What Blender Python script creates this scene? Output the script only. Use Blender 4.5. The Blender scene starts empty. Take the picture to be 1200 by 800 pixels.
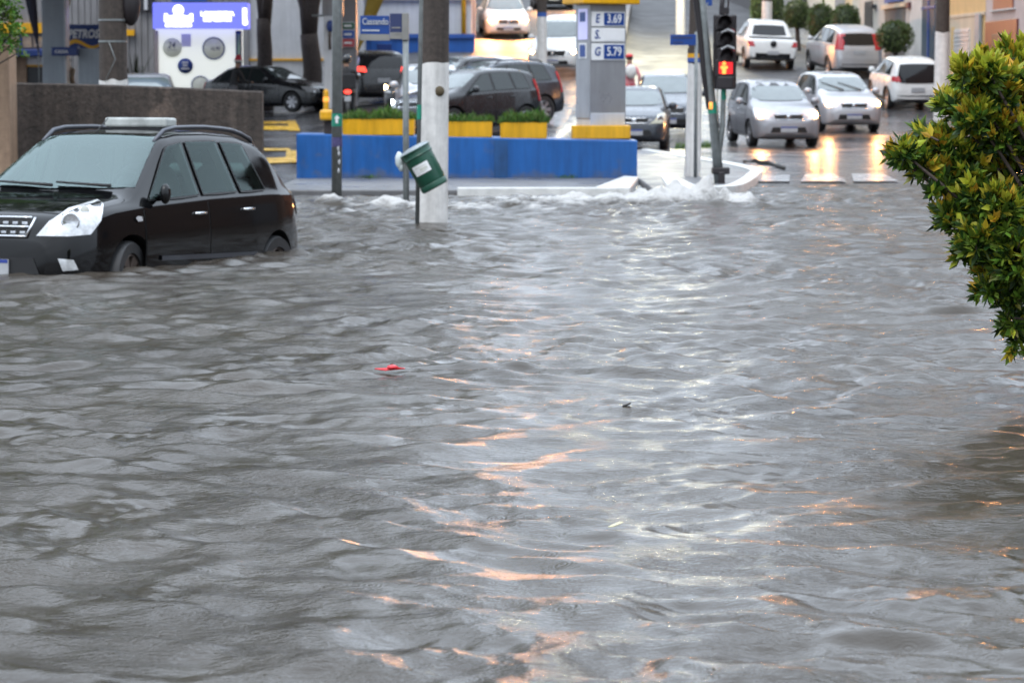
import bpy, bmesh, math, random
import numpy as np
from mathutils import Vector, Matrix, noise
from mathutils.bvhtree import BVHTree
from mathutils.geometry import delaunay_2d_cdt

random.seed(7)
S = bpy.context.scene
COL = S.collection
R = math.radians

# ------------------------------------------------------------------ camera
EYE = 1.48
FPX = 3200.0
PITCH = math.atan(297 / FPX)
cam_d = bpy.data.cameras.new('camera')
cam = bpy.data.objects.new('camera', cam_d)
COL.objects.link(cam)
cam.location = (0, 0, EYE)
cam.rotation_euler = (math.pi / 2 - PITCH, 0, 0)
cam_d.sensor_width = 36
cam_d.lens = 36 * FPX / 1200
cam_d.clip_start = 0.5
cam_d.clip_end = 3000
cam_d.dof.use_dof = True
cam_d.dof.focus_distance = 11.5
cam_d.dof.aperture_fstop = 7.0
S.camera = cam

# ------------------------------------------------------------------ world, sun, exposure
W = bpy.data.worlds.new('World')
S.world = W
W.use_nodes = True
nt = W.node_tree
nt.nodes.clear()
sky = nt.nodes.new('ShaderNodeTexSky')
sky.sky_type = 'NISHITA'
sky.sun_disc = False
SUN_EL, SUN_ROT = 55, 200
sky.sun_elevation = R(SUN_EL)
sky.sun_rotation = R(SUN_ROT)
sky.air_density = 1.0
sky.dust_density = 6.0
sky.ozone_density = 1.0
hs = nt.nodes.new('ShaderNodeHueSaturation')
hs.inputs['Saturation'].default_value = 0.22
bg = nt.nodes.new('ShaderNodeBackground')
bg.inputs['Strength'].default_value = 0.12
wo = nt.nodes.new('ShaderNodeOutputWorld')
nt.links.new(sky.outputs[0], hs.inputs['Color'])
# cloud cover: an even pale layer over the clear-sky colour
cl = nt.nodes.new('ShaderNodeMixRGB')
cl.inputs[0].default_value = 0.8
wtc = nt.nodes.new('ShaderNodeTexCoord')
wsp = nt.nodes.new('ShaderNodeSeparateXYZ')
nt.links.new(wtc.outputs['Generated'], wsp.inputs[0])
wmr = nt.nodes.new('ShaderNodeMapRange')      # overcast sky: three times brighter overhead than at the horizon
wmr.inputs[1].default_value = 0; wmr.inputs[2].default_value = 1
wmr.inputs[3].default_value = 0.42; wmr.inputs[4].default_value = 1.0
nt.links.new(wsp.outputs['Z'], wmr.inputs[0])
wvm = nt.nodes.new('ShaderNodeVectorMath'); wvm.operation = 'SCALE'
wvm.inputs[0].default_value = (12.7, 14.5, 16.9)
nt.links.new(wmr.outputs[0], wvm.inputs['Scale'])
# cloud made brighter ahead of the viewer, to lighten what the flood mirrors
wmy = nt.nodes.new('ShaderNodeMapRange')
wmy.inputs[1].default_value = -1; wmy.inputs[2].default_value = 1
wmy.inputs[3].default_value = 0.82; wmy.inputs[4].default_value = 1.55
nt.links.new(wsp.outputs['Y'], wmy.inputs[0])
wv2 = nt.nodes.new('ShaderNodeVectorMath'); wv2.operation = 'SCALE'
nt.links.new(wvm.outputs[0], wv2.inputs[0]); nt.links.new(wmy.outputs[0], wv2.inputs['Scale'])
nt.links.new(wv2.outputs[0], cl.inputs[2])
nt.links.new(hs.outputs[0], cl.inputs[1])
nt.links.new(cl.outputs[0], bg.inputs['Color'])
nt.links.new(bg.outputs[0], wo.inputs['Surface'])

sun_d = bpy.data.lights.new('sun', 'SUN')
sun_d.energy = 0.6
sun_d.angle = R(25)
sun_d.color = (1.0, 0.97, 0.93)
sun = bpy.data.objects.new('sun', sun_d)
COL.objects.link(sun)
sun.rotation_euler = (R(90 - SUN_EL), 0, R(180 - SUN_ROT))

S.view_settings.view_transform = 'Standard'
S.view_settings.look = 'None'
S.view_settings.gamma = 1
S.view_settings.exposure = 0.50
S.render.engine = 'CYCLES'
S.cycles.use_denoising = True
S.cycles.max_bounces = 6
S.cycles.glossy_bounces = 4
S.cycles.diffuse_bounces = 3
S.cycles.transmission_bounces = 3
S.cycles.sample_clamp_indirect = 4.0
S.cycles.sample_clamp_direct = 40.0
S.cycles.caustics_reflective = False
S.cycles.caustics_refractive = False

# ------------------------------------------------------------------ picture helpers
def at(px, py, d):
    """the point seen at photo pixel (px,py), d metres ahead"""
    u, v = (px - 600) / FPX, (400 - py) / FPX
    y = math.cos(PITCH) + v * math.sin(PITCH)
    z = v * math.cos(PITCH) - math.sin(PITCH)
    k = d / y
    return Vector((u * k, d, EYE + z * k))

def X(px, d):
    return at(px, 103, d).x

def Z(py, d):
    return at(600, py, d).z

# ------------------------------------------------------------------ materials
def M(name, base, rough=0.5, metal=0.0, var=0.0, vscale=3.0, streak=0.0, bump=0.0, bscale=30.0, coat=0.0,
      spec=0.5, emit=None, es=0.0, ior=None, rvar=0.0, rscale=2.0, tint=None, tscale=1.2, tpos=(0.55, 0.7)):
    m = bpy.data.materials.new(name)
    m.use_nodes = True
    n = m.node_tree
    b = n.nodes['Principled BSDF']
    base = tuple(base) + (1,)
    b.inputs['Base Color'].default_value = base
    b.inputs['Roughness'].default_value = rough
    b.inputs['Metallic'].default_value = metal
    b.inputs['Specular IOR Level'].default_value = spec
    if ior: b.inputs['IOR'].default_value = ior
    if coat:
        b.inputs['Coat Weight'].default_value = coat
        b.inputs['Coat Roughness'].default_value = 0.04
    if emit:
        b.inputs['Emission Color'].default_value = tuple(emit) + (1,)
        b.inputs['Emission Strength'].default_value = es
    if var or streak or bump or rvar or tint:
        tc = n.nodes.new('ShaderNodeTexCoord')
    def noise_tex(scale, detail=5, mapscale=None):
        t = n.nodes.new('ShaderNodeTexNoise')
        t.inputs['Scale'].default_value = scale
        t.inputs['Detail'].default_value = detail
        t.inputs['Roughness'].default_value = 0.65
        if mapscale:
            mp = n.nodes.new('ShaderNodeMapping')
            mp.inputs['Scale'].default_value = mapscale
            n.links.new(tc.outputs['Object'], mp.inputs[0])
            n.links.new(mp.outputs[0], t.inputs['Vector'])
        else:
            n.links.new(tc.outputs['Object'], t.inputs['Vector'])
        return t
    cur = None
    def mulmix(fac_socket, lo, hi):
        nonlocal cur
        mr = n.nodes.new('ShaderNodeMapRange')
        mr.inputs[1].default_value = 0.3; mr.inputs[2].default_value = 0.7
        mr.inputs[3].default_value = lo; mr.inputs[4].default_value = hi
        n.links.new(fac_socket, mr.inputs[0])
        mx = n.nodes.new('ShaderNodeVectorMath'); mx.operation = 'SCALE'
        if cur is None:
            mx.inputs[0].default_value = base[:3]
        else:
            n.links.new(cur, mx.inputs[0])
        n.links.new(mr.outputs[0], mx.inputs['Scale'])
        cur = mx.outputs[0]
    if tint:
        t = noise_tex(tscale, 6)
        cr = n.nodes.new('ShaderNodeValToRGB')
        cr.color_ramp.elements[0].position = tpos[0]; cr.color_ramp.elements[0].color = base
        cr.color_ramp.elements[1].position = tpos[1]; cr.color_ramp.elements[1].color = tuple(tint) + (1,)
        n.links.new(t.outputs[0], cr.inputs[0])
        cur = cr.outputs[0]
    if var:
        mulmix(noise_tex(vscale).outputs[0], 1 - var, 1 + var)
    if streak:
        mulmix(noise_tex(2.2, 5, (4, 4, 0.35)).outputs[0], 1 - streak, 1 + streak * 0.5)
    if cur is not None:
        n.links.new(cur, b.inputs['Base Color'])
    if rvar:
        t = noise_tex(rscale, 4)
        mr = n.nodes.new('ShaderNodeMapRange')
        mr.inputs[1].default_value = 0.35; mr.inputs[2].default_value = 0.65
        mr.inputs[3].default_value = max(0.02, rough - rvar); mr.inputs[4].default_value = min(1, rough + rvar)
        n.links.new(t.outputs[0], mr.inputs[0])
        n.links.new(mr.outputs[0], b.inputs['Roughness'])
    if bump:
        t = noise_tex(bscale, 6)
        bp = n.nodes.new('ShaderNodeBump')
        bp.inputs['Strength'].default_value = bump
        bp.inputs['Distance'].default_value = 0.02
        n.links.new(t.outputs[0], bp.inputs['Height'])
        n.links.new(bp.outputs[0], b.inputs['Normal'])
    return m

def paint(name, c, metal=0.0, rough=0.25, coat=0.5):
    return M(name, c, rough, metal, var=0.06, vscale=2, coat=coat, rvar=0.08, rscale=6)

MT = dict(
    black_paint=M('black_paint', (0.004, 0.004, 0.0046), 0.07, 0.0, var=0.12, vscale=3, spec=0.42, rvar=0.03, rscale=9),
    dark_paint=paint('dark_paint', (0.014, 0.015, 0.018)),
    graphite=paint('graphite_paint', (0.055, 0.062, 0.075), 0.35),
    silver=paint('silver_paint', (0.50, 0.50, 0.52), 0.55, 0.4),
    grey_silver=paint('grey_silver_paint', (0.34, 0.34, 0.36), 0.55, 0.4),
    white=paint('white_paint_car', (0.74, 0.74, 0.73), 0, 0.3),
    glass=M('window_glass', (0.020, 0.028, 0.028), 0.04, ior=1.58, rvar=0.02, var=.15, vscale=1.5),
    windshield=M('windshield_glass', (0.10, 0.125, 0.125), 0.05, ior=1.95, var=0.25, vscale=1.6, rvar=0.03),
    dark_glass=M('tinted_glass', (0.012, 0.013, 0.015), 0.05, ior=1.5, rvar=0.02),
    trim=M('black_trim', (0.014, 0.014, 0.015), 0.45, bump=0.05, bscale=80),
    seam=M('seam_black', (0.004, 0.004, 0.004), 0.7, var=0.1),
    rubber=M('tyre_rubber', (0.022, 0.022, 0.023), 0.55, bump=0.2, bscale=40, var=0.2, vscale=8),
    alloy=M('alloy_rim', (0.42, 0.42, 0.44), 0.32, 0.8, var=0.15, vscale=9),
    rusty=M('dull_rim', (0.10, 0.075, 0.062), 0.5, 0.4, var=0.4, vscale=12),
    chrome=M('chrome', (0.7, 0.71, 0.73), 0.12, 1.0, var=0.06),
    rail=M('rail_grey', (0.10, 0.105, 0.12), 0.35, 0.6, var=0.1),
    lamp_clear=M('lamp_lens', (0.62, 0.63, 0.64), 0.10, 0.25, coat=1, var=0.35, vscale=14),
    lamp_bowl=M('lamp_reflector', (0.75, 0.76, 0.78), 0.12, 0.9, var=0.3, vscale=20),
    lamp_lit=M('lit_lamp', (1, 0.9, 0.7), 0.3, emit=(1, 0.42, 0.13), es=1300, var=0.02),
    lamp_hot=M('lit_lamp_strong', (1, 0.9, 0.7), 0.3, emit=(1, 0.40, 0.12), es=9000, var=0.02),
    lamp_soft=M('lit_lamp_soft', (1, 0.9, 0.7), 0.3, emit=(1, 0.6, 0.28), es=40, var=0.02),
    lamp_blue=M('lit_led_lamp', (0.9, 0.95, 1), 0.3, emit=(0.75, 0.85, 1), es=30, var=0.02),
    tail=M('tail_lamp_red', (0.45, 0.012, 0.02), 0.18, coat=1, var=0.15, vscale=12),
    tail_lit=M('tail_lamp_lit', (0.5, 0.02, 0.02), 0.2, emit=(1, 0.06, 0.04), es=2.2, var=0.05),
    amber=M('amber_lens', (0.7, 0.25, 0.03), 0.2, coat=1, var=0.1),
    amber_lit=M('amber_lit', (0.8, 0.3, 0.05), 0.3, emit=(1, 0.35, 0.06), es=1.0, var=0.05),
    plate=M('plate_grey', (0.42, 0.43, 0.45), 0.45, var=0.1, vscale=20),
    plate_blue=M('plate_blue', (0.03, 0.06, 0.3), 0.4, var=0.1),
    bluewall_=M('blue_wall_paint', (0.006, 0.098, 0.34), 0.42, var=0.10, vscale=2, streak=0.28, bump=0.15, bscale=60, rvar=0.1),
    bluewall_dark=M('darker_blue', (0.012, 0.075, 0.22), 0.4, var=0.2, streak=0.3, bump=0.1),
    yellow=M('yellow_paint', (0.80, 0.40, 0.008), 0.35, var=0.08, streak=0.22, bump=0.06, rvar=0.1),
    yellow_line=M('yellow_line_paint', (0.62, 0.36, 0.02), 0.3, var=0.25, vscale=4, rvar=0.12),
    brown_wall=M('brown_render', (0.060, 0.046, 0.038), 0.75, var=0.45, vscale=14, streak=0.5, bump=0.9, bscale=22,
                 tint=(0.20, 0.145, 0.115), tscale=1.0, tpos=(0.60, 0.74)),
    tan=M('tan_render', (0.36, 0.24, 0.16), 0.7, var=0.15, vscale=12, streak=0.2, bump=0.5, bscale=30),
    concrete=M('wet_concrete', (0.15, 0.15, 0.155), 0.42, var=0.22, vscale=2, bump=0.1, bscale=25, rvar=0.16, rscale=1.2),
    kerb_white=M('whitewashed_kerb', (0.72, 0.72, 0.70), 0.4, var=0.18, vscale=5, bump=0.1),
    pole_dark=M('pole_concrete', (0.062, 0.048, 0.040), 0.75, var=0.35, vscale=20, streak=0.3, bump=0.6, bscale=40),
    pole_white=M('pole_whitewash', (0.74, 0.72, 0.69), 0.6, var=0.12, vscale=8, streak=0.25, bump=0.35, bscale=25),
    pole_grey=M('galvanised_post', (0.24, 0.26, 0.26), 0.45, 0.3, var=0.2, vscale=10, streak=0.3, rvar=0.1),
    grey_metal=M('grey_metal_panel', (0.34, 0.345, 0.36), 0.35, 0.35, var=0.07, streak=0.12, rvar=0.08),
    sidewall=M('grey_siding', (0.23, 0.225, 0.232), 0.5, var=0.08, vscale=1.5, streak=0.2, bump=0.05),
    lightwall=M('pale_wall', (0.55, 0.56, 0.58), 0.6, var=0.06, streak=0.12, bump=0.05),
    col_blue_grey=M('column_paint', (0.30, 0.34, 0.38), 0.4, var=0.06, streak=0.12, rvar=0.08),
    navy=M('navy_panel', (0.010, 0.035, 0.17), 0.4, var=0.1, vscale=3),
    street_blue=M('street_sign_blue', (0.010, 0.055, 0.25), 0.35, var=0.1),
    street_blue_dark=M('street_sign_dark', (0.03, 0.042, 0.12), 0.4, var=0.1),
    sign_grey=M('sign_grey_band', (0.25, 0.245, 0.23), 0.45, var=0.15),
    letter_white=M('white_lettering', (0.80, 0.80, 0.80), 0.5, var=0.05),
    letter_grey=M('grey_lettering', (0.5, 0.52, 0.55), 0.5, var=0.05),
    letter_navy=M('navy_lettering', (0.02, 0.02, 0.14), 0.5, var=0.05),
    kiosk_white=M('kiosk_lit_panel', (0.8, 0.8, 0.78), 0.4, emit=(0.95, 1.0, 0.93), es=0.42, var=0.06, vscale=1.2),
    kiosk_blue=M('kiosk_lit_sign', (0.05, 0.06, 0.5), 0.4, emit=(0.20, 0.23, 1.0), es=0.75, var=0.15, vscale=0.9),
    kiosk_letter=M('kiosk_lit_letters', (0.9, 0.9, 0.9), 0.4, emit=(1, 1, 1), es=1.6, var=0.02),
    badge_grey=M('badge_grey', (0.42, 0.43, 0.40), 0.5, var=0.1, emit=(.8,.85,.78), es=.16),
    badge_blue=M('badge_blue', (0.02, 0.06, 0.28), 0.5, var=0.1),
    badge_green=M('badge_green', (0.35, 0.5, 0.38), 0.5, var=0.1),
    green_plastic=M('green_plastic', (0.010, 0.070, 0.042), 0.35, var=0.12, vscale=6, rvar=0.1, bump=0.05),
    green_band=M('green_band', (0.012, 0.22, 0.14), 0.4, var=0.1),
    sticker=M('sticker_purple', (0.07, 0.06, 0.16), 0.5, var=0.3, vscale=25),
    bag=M('white_bag', (0.6, 0.66, 0.66), 0.4, var=0.15),
    red_plastic=M('red_plastic', (0.62, 0.012, 0.02), 0.3, var=0.15, vscale=15),
    signal_black=M('signal_housing', (0.018, 0.014, 0.016), 0.45, var=0.2, bump=0.05),
    signal_white=M('signal_reflector', (0.75, 0.75, 0.75), 0.4, var=0.05),
    signal_red_dark=M('signal_lens_red', (0.28, 0.01, 0.015), 0.2, coat=1, var=0.1),
    signal_red=M('signal_lit_red', (0.8, 0.02, 0.02), 0.3, emit=(1, 0.015, 0.025), es=.55, var=0.05),
    signal_man=M('signal_lit_figure', (1, 0.5, 0.1), 0.3, emit=(1, 0.13, 0.02), es=2.4, var=0.02),
    bark=M('bark_dark', (0.045, 0.035, 0.033), 0.8, var=0.35, vscale=14, bump=0.9, bscale=18),
    bark_brown=M('bark_brown', (0.075, 0.055, 0.045), 0.8, var=0.3, vscale=14, bump=0.8, bscale=18),
    black_cloth=M('black_cloth', (0.014, 0.014, 0.016), 0.7, var=0.25, vscale=12, bump=0.3),
    red_cloth=M('red_cloth', (0.50, 0.03, 0.05), 0.7, var=0.2, vscale=10, bump=0.3),
    pink_cloth=M('pink_cloth', (0.62, 0.22, 0.24), 0.7, var=0.2, vscale=10, bump=0.3),
    tan_cloth=M('tan_cloth', (0.42, 0.30, 0.20), 0.7, var=0.2, vscale=10, bump=0.3),
    grey_cloth=M('grey_cloth', (0.12, 0.12, 0.13), 0.7, var=0.2, vscale=10, bump=0.3),
    white_cloth=M('white_cloth', (0.7, 0.7, 0.68), 0.7, var=0.1, vscale=10, bump=0.3),
    skin=M('skin', (0.30, 0.17, 0.11), 0.5, var=0.1),
    hair=M('dark_hair', (0.012, 0.01, 0.009), 0.6, var=0.2),
    plaster_white=M('white_plaster', (0.58, 0.57, 0.56), 0.65, var=0.08, vscale=2, streak=0.22, bump=0.1),
    plaster_grey=M('grey_plaster', (0.42, 0.42, 0.425), 0.65, var=0.08, vscale=2, streak=0.22, bump=0.1),
    plaster_yellow=M('yellow_plaster', (0.66, 0.44, 0.20), 0.65, var=0.08, vscale=2, streak=0.18, bump=0.1),
    plaster_cream=M('cream_plaster', (0.62, 0.50, 0.37), 0.65, var=0.08, vscale=2, streak=0.18),
    plaster_pink=M('pale_pink_plaster', (0.50, 0.43, 0.42), 0.65, var=0.08, vscale=2, streak=0.18),
    maroon=M('maroon_tile', (0.13, 0.032, 0.032), 0.4, var=0.2, vscale=6),
    brick_dark=M('dark_brick_front', (0.13, 0.075, 0.052), 0.7, var=0.35, vscale=3, streak=0.25, bump=0.3),
    brick=M('brick_front', (0.24, 0.10, 0.055), 0.7, var=0.3, vscale=3, streak=0.25, bump=0.3),
    shutter=M('roller_shutter', (0.66, 0.66, 0.66), 0.4, 0.2, var=0.06, streak=0.1),
    shutter_grey=M('grey_shutter', (0.12, 0.115, 0.12), 0.5, 0.2, var=0.1, streak=0.1),
    door_blue=M('blue_gate', (0.012, 0.055, 0.10), 0.4, var=0.12, streak=0.2),
    door_dark=M('dark_door', (0.025, 0.026, 0.03), 0.4, var=0.15),
    roof_tile=M('roof_tile', (0.20, 0.09, 0.06), 0.7, var=0.3, vscale=6, bump=0.4),
    flag_olive=M('flag_olive', (0.30, 0.20, 0.025), 0.6, var=0.12),
    flag_navy=M('flag_navy', (0.012, 0.014, 0.035), 0.6, var=0.2),
    panel_green=M('panel_green', (0.02, 0.12, 0.06), 0.4, var=0.1),
    panel_blue=M('panel_blue', (0.03, 0.10, 0.38), 0.4, var=0.1),
    panel_red=M('panel_red', (0.5, 0.06, 0.07), 0.4, var=0.1),
    poster=M('poster', (0.32, 0.24, 0.18), 0.5, var=0.3, vscale=4, tint=(0.5, 0.33, 0.12), tscale=2.5),
    lampglass=M('street_lamp_lit', (1, 1, 0.9), 0.3, emit=(1.0, 0.90, 0.56), es=1400, var=0.02),
    road_white=M('road_paint_white', (0.36, 0.36, 0.365), 0.22, var=0.45, vscale=5, rvar=0.1),
    leaf_yellow_flat=M('floating_leaf', (0.6, 0.55, 0.35), 0.5, var=0.1),
    debris=M('debris_dark', (0.03, 0.028, 0.025), 0.5, var=0.2),
)

# blue wall: paint with run marks, chips and a muddy tide line towards the pavement
MT['bluewall'] = MT['bluewall_']
_n = MT['bluewall'].node_tree; _b = _n.nodes['Principled BSDF']; _old = _b.inputs['Base Color'].links[0].from_socket
_t = _n.nodes.new('ShaderNodeTexCoord'); _s = _n.nodes.new('ShaderNodeSeparateXYZ'); _n.links.new(_t.outputs['Object'], _s.inputs[0])
_z = _n.nodes.new('ShaderNodeTexNoise'); _z.inputs['Scale'].default_value = 5; _z.inputs['Detail'].default_value = 7; _n.links.new(_t.outputs['Object'], _z.inputs['Vector'])
_m = _n.nodes.new('ShaderNodeMapRange'); _m.inputs[1].default_value = .06; _m.inputs[2].default_value = .30; _m.inputs[3].default_value = .34; _m.inputs[4].default_value = 0; _n.links.new(_s.outputs['Z'], _m.inputs[0])
_a = _n.nodes.new('ShaderNodeMath'); _n.links.new(_z.outputs[0], _a.inputs[0]); _n.links.new(_m.outputs[0], _a.inputs[1])
_r = _n.nodes.new('ShaderNodeMapRange'); _r.inputs[1].default_value = .62; _r.inputs[2].default_value = .92; _r.inputs[4].default_value = .75; _n.links.new(_a.outputs[0], _r.inputs[0])
_x = _n.nodes.new('ShaderNodeMixRGB'); _x.inputs[2].default_value = (.10, .105, .12, 1); _n.links.new(_r.outputs[0], _x.inputs[0]); _n.links.new(_old, _x.inputs[1]); _n.links.new(_x.outputs[0], _b.inputs['Base Color'])

def glass_mat(name, tint, ior=1.5):
    m = bpy.data.materials.new(name); m.use_nodes = True
    n = m.node_tree; n.nodes.clear()
    fr = n.nodes.new('ShaderNodeFresnel'); fr.inputs[0].default_value = ior
    tr = n.nodes.new('ShaderNodeBsdfTransparent'); tr.inputs[0].default_value = tuple(tint) + (1,)
    gl = n.nodes.new('ShaderNodeBsdfGlossy'); gl.inputs['Roughness'].default_value = .03; gl.inputs['Color'].default_value = (.80, .97, .95, 1)
    mx = n.nodes.new('ShaderNodeMixShader'); o = n.nodes.new('ShaderNodeOutputMaterial')
    n.links.new(fr.outputs[0], mx.inputs[0]); n.links.new(tr.outputs[0], mx.inputs[1]); n.links.new(gl.outputs[0], mx.inputs[2]); n.links.new(mx.outputs[0], o.inputs[0])
    return m
MT['clear_glass'] = glass_mat('clear_side_glass', (.55, .68, .66), 1.36)
MT['clear_windshield'] = glass_mat('clear_windshield', (.58, .72, .69), 1.95)
MT['headliner'] = M('headliner', (.22, .22, .21), .9, var=.1)
MT['seat_cloth'] = M('seat_cloth', (.05, .05, .052), .8, var=.2, vscale=8)

def leaf_mat(name, c, trans=0.25, rough=0.38):
    m = bpy.data.materials.new(name); m.use_nodes = True
    n = m.node_tree; b = n.nodes['Principled BSDF']
    b.inputs['Roughness'].default_value = rough
    geo = n.nodes.new('ShaderNodeNewGeometry')
    hsv = n.nodes.new('ShaderNodeHueSaturation')
    hsv.inputs['Color'].default_value = tuple(c) + (1,)
    mr = n.nodes.new('ShaderNodeMapRange'); mr.inputs[3].default_value = 0.6; mr.inputs[4].default_value = 1.45
    n.links.new(geo.outputs['Random Per Island'], mr.inputs[0])
    n.links.new(mr.outputs[0], hsv.inputs['Value'])
    mh = n.nodes.new('ShaderNodeMapRange'); mh.inputs[3].default_value = 0.475; mh.inputs[4].default_value = 0.525
    wn = n.nodes.new('ShaderNodeTexWhiteNoise'); wn.noise_dimensions = '1D'
    n.links.new(geo.outputs['Random Per Island'], wn.inputs['W'])
    n.links.new(wn.outputs['Value'], mh.inputs[0]); n.links.new(mh.outputs[0], hsv.inputs['Hue'])
    n.links.new(hsv.outputs[0], b.inputs['Base Color'])
    tr = n.nodes.new('ShaderNodeBsdfTranslucent'); n.links.new(hsv.outputs[0], tr.inputs['Color'])
    mx = n.nodes.new('ShaderNodeMixShader'); mx.inputs[0].default_value = trans
    out = n.nodes['Material Output']
    n.links.new(b.outputs[0], mx.inputs[1]); n.links.new(tr.outputs[0], mx.inputs[2]); n.links.new(mx.outputs[0], out.inputs['Surface'])
    return m

LEAF = dict(
    deep=leaf_mat('leaf_deep', (0.030, 0.066, 0.014)),
    green=leaf_mat('leaf_green', (0.13, 0.215, 0.026)),
    lime=leaf_mat('leaf_lime', (0.42, 0.43, 0.04)),
    gold=leaf_mat('leaf_gold', (0.55, 0.38, 0.035)),
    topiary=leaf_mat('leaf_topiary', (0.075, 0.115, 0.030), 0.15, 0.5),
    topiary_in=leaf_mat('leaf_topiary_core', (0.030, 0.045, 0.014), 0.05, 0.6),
    fresh=leaf_mat('leaf_fresh', (0.085, 0.20, 0.025)),
    hedge=leaf_mat('leaf_hedge', (0.13, 0.21, 0.045), 0.2, 0.5),
    grass=leaf_mat('grass_blade', (0.07, 0.15, 0.02), 0.2, 0.5),
)

# ------------------------------------------------------------------ object helpers
def tag(o, label=None, cat=None, group=None, kind=None):
    if label: o['label'] = label
    if cat: o['category'] = cat
    if group: o['group'] = group
    if kind: o['kind'] = kind
    return o

def thing(name, label, cat, loc=(0, 0, 0), rz=0.0, group=None):
    o = bpy.data.objects.new(name, None)
    o.empty_display_size = 0.2
    COL.objects.link(o)
    o.location = loc
    o.rotation_euler = (0, 0, rz)
    return tag(o, label, cat, group)

class MB:
    """collects shapes and links them as ONE mesh object"""
    def __init__(s):
        s.v, s.f, s.mi, s.sm = [], [], [], []
    def add(s, vs, fs, mi=0, smooth=False):
        o = len(s.v)
        s.v += [tuple(p) for p in vs]
        for f in fs:
            s.f.append(tuple(i + o for i in f)); s.mi.append(mi); s.sm.append(smooth)
        return s
    def box(s, c, size, rz=0.0, mi=0, M4=None):
        hx, hy, hz = size[0] / 2, size[1] / 2, size[2] / 2
        vs = [Vector((x, y, z)) for z in (-hz, hz) for y in (-hy, hy) for x in (-hx, hx)]
        rm = Matrix.Rotation(rz, 3, 'Z') if M4 is None else M4
        vs = [rm @ p + Vector(c) for p in vs]
        return s.add(vs, [(0, 2, 3, 1), (4, 5, 7, 6), (0, 1, 5, 4), (2, 6, 7, 3), (0, 4, 6, 2), (1, 3, 7, 5)], mi)
    def tube(s, pts, rads, seg=12, mi=0, smooth=True, cap=True, ell=1.0):
        pts = [Vector(p) for p in pts]
        if not hasattr(rads, '__len__'): rads = [rads] * len(pts)
        rings = []
        vs, fs = [], []
        prev = None
        for i, p in enumerate(pts):
            a = pts[max(0, i - 1)]; b = pts[min(len(pts) - 1, i + 1)]
            t = (b - a).normalized()
            ref = Vector((0, 0, 1)) if abs(t.z) < 0.9 else Vector((0, 1, 0))
            u = ref.cross(t).normalized() if prev is None else (prev - t * prev.dot(t)).normalized()
            prev = u
            w = t.cross(u)
            for k in range(seg):
                an = 2 * math.pi * k / seg
                vs.append(p + (u * math.cos(an) + w * math.sin(an) * ell) * rads[i])
        n = len(pts)
        for i in range(n - 1):
            for k in range(seg):
                k2 = (k + 1) % seg
                fs.append((i * seg + k, i * seg + k2, (i + 1) * seg + k2, (i + 1) * seg + k))
        if cap:
            fs.append(tuple(reversed(range(seg)))); fs.append(tuple((n - 1) * seg + k for k in range(seg)))
        return s.add(vs, fs, mi, smooth)
    def lathe(s, prof, seg=24, Mx=None, mi=0, smooth=True, closed=False):
        """prof: (r, h) revolved round z then moved by Mx"""
        Mx = Mx or Matrix.Identity(4)
        vs, fs = [], []
        for r, h in prof:
            for k in range(seg):
                a = 2 * math.pi * k / seg
                vs.append(Mx @ Vector((r * math.cos(a), r * math.sin(a), h)))
        n = len(prof)
        for i in range(n - 1):
            for k in range(seg):
                k2 = (k + 1) % seg
                fs.append((i * seg + k, i * seg + k2, (i + 1) * seg + k2, (i + 1) * seg + k))
        if closed:
            fs.append(tuple(reversed(range(seg)))); fs.append(tuple((n - 1) * seg + k for k in range(seg)))
        return s.add(vs, fs, mi, smooth)
    def prism(s, poly, vec, mi=0):
        """poly: 3D outline, pushed along vec"""
        n = len(poly); vec = Vector(vec)
        vs = [Vector(p) for p in poly] + [Vector(p) + vec for p in poly]
        fs = [tuple(range(n)), tuple(reversed(range(n, 2 * n)))]
        fs += [(i, i + n, (i + 1) % n + n, (i + 1) % n) for i in range(n)]
        return s.add(vs, fs, mi)
    def ball(s, c, r, seg=16, rings=10, mi=0, jitter=0.0):
        if not hasattr(r, '__len__'): r = (r, r, r)
        vs, fs = [], []
        for i in range(rings + 1):
            th = math.pi * i / rings
            for k in range(seg):
                a = 2 * math.pi * k / seg
                d = Vector((math.sin(th) * math.cos(a), math.sin(th) * math.sin(a), math.cos(th)))
                q = 1 + (jitter * noise.noise(d * 2.3 + Vector(c)) if jitter else 0)
                vs.append(Vector((d.x * r[0], d.y * r[1], d.z * r[2])) * q + Vector(c))
        for i in range(rings):
            for k in range(seg):
                k2 = (k + 1) % seg
                fs.append((i * seg + k, (i + 1) * seg + k, (i + 1) * seg + k2, i * seg + k2))
        return s.add(vs, fs, mi, True)
    def build(s, name, mats, parent=None, bevel=0.0, recalc=True, sharp=None):
        me = bpy.data.meshes.new(name)
        me.from_pydata(s.v, [], s.f)
        if not isinstance(mats, (list, tuple)): mats = [mats]
        for m in mats: me.materials.append(m)
        me.polygons.foreach_set('material_index', s.mi)
        me.polygons.foreach_set('use_smooth', s.sm)
        if recalc:
            bm = bmesh.new(); bm.from_mesh(me)
            bmesh.ops.remove_doubles(bm, verts=bm.verts, dist=1e-5)
            bmesh.ops.recalc_face_normals(bm, faces=bm.faces)
            bm.to_mesh(me); bm.free()
        if sharp: me.set_sharp_from_angle(angle=R(sharp))
        o = bpy.data.objects.new(name, me)
        COL.objects.link(o)
        if parent: o.parent = parent
        if bevel:
            md = o.modifiers.new('bevel', 'BEVEL'); md.width = bevel; md.segments = 2; md.limit_method = 'ANGLE'
        return o

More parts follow.
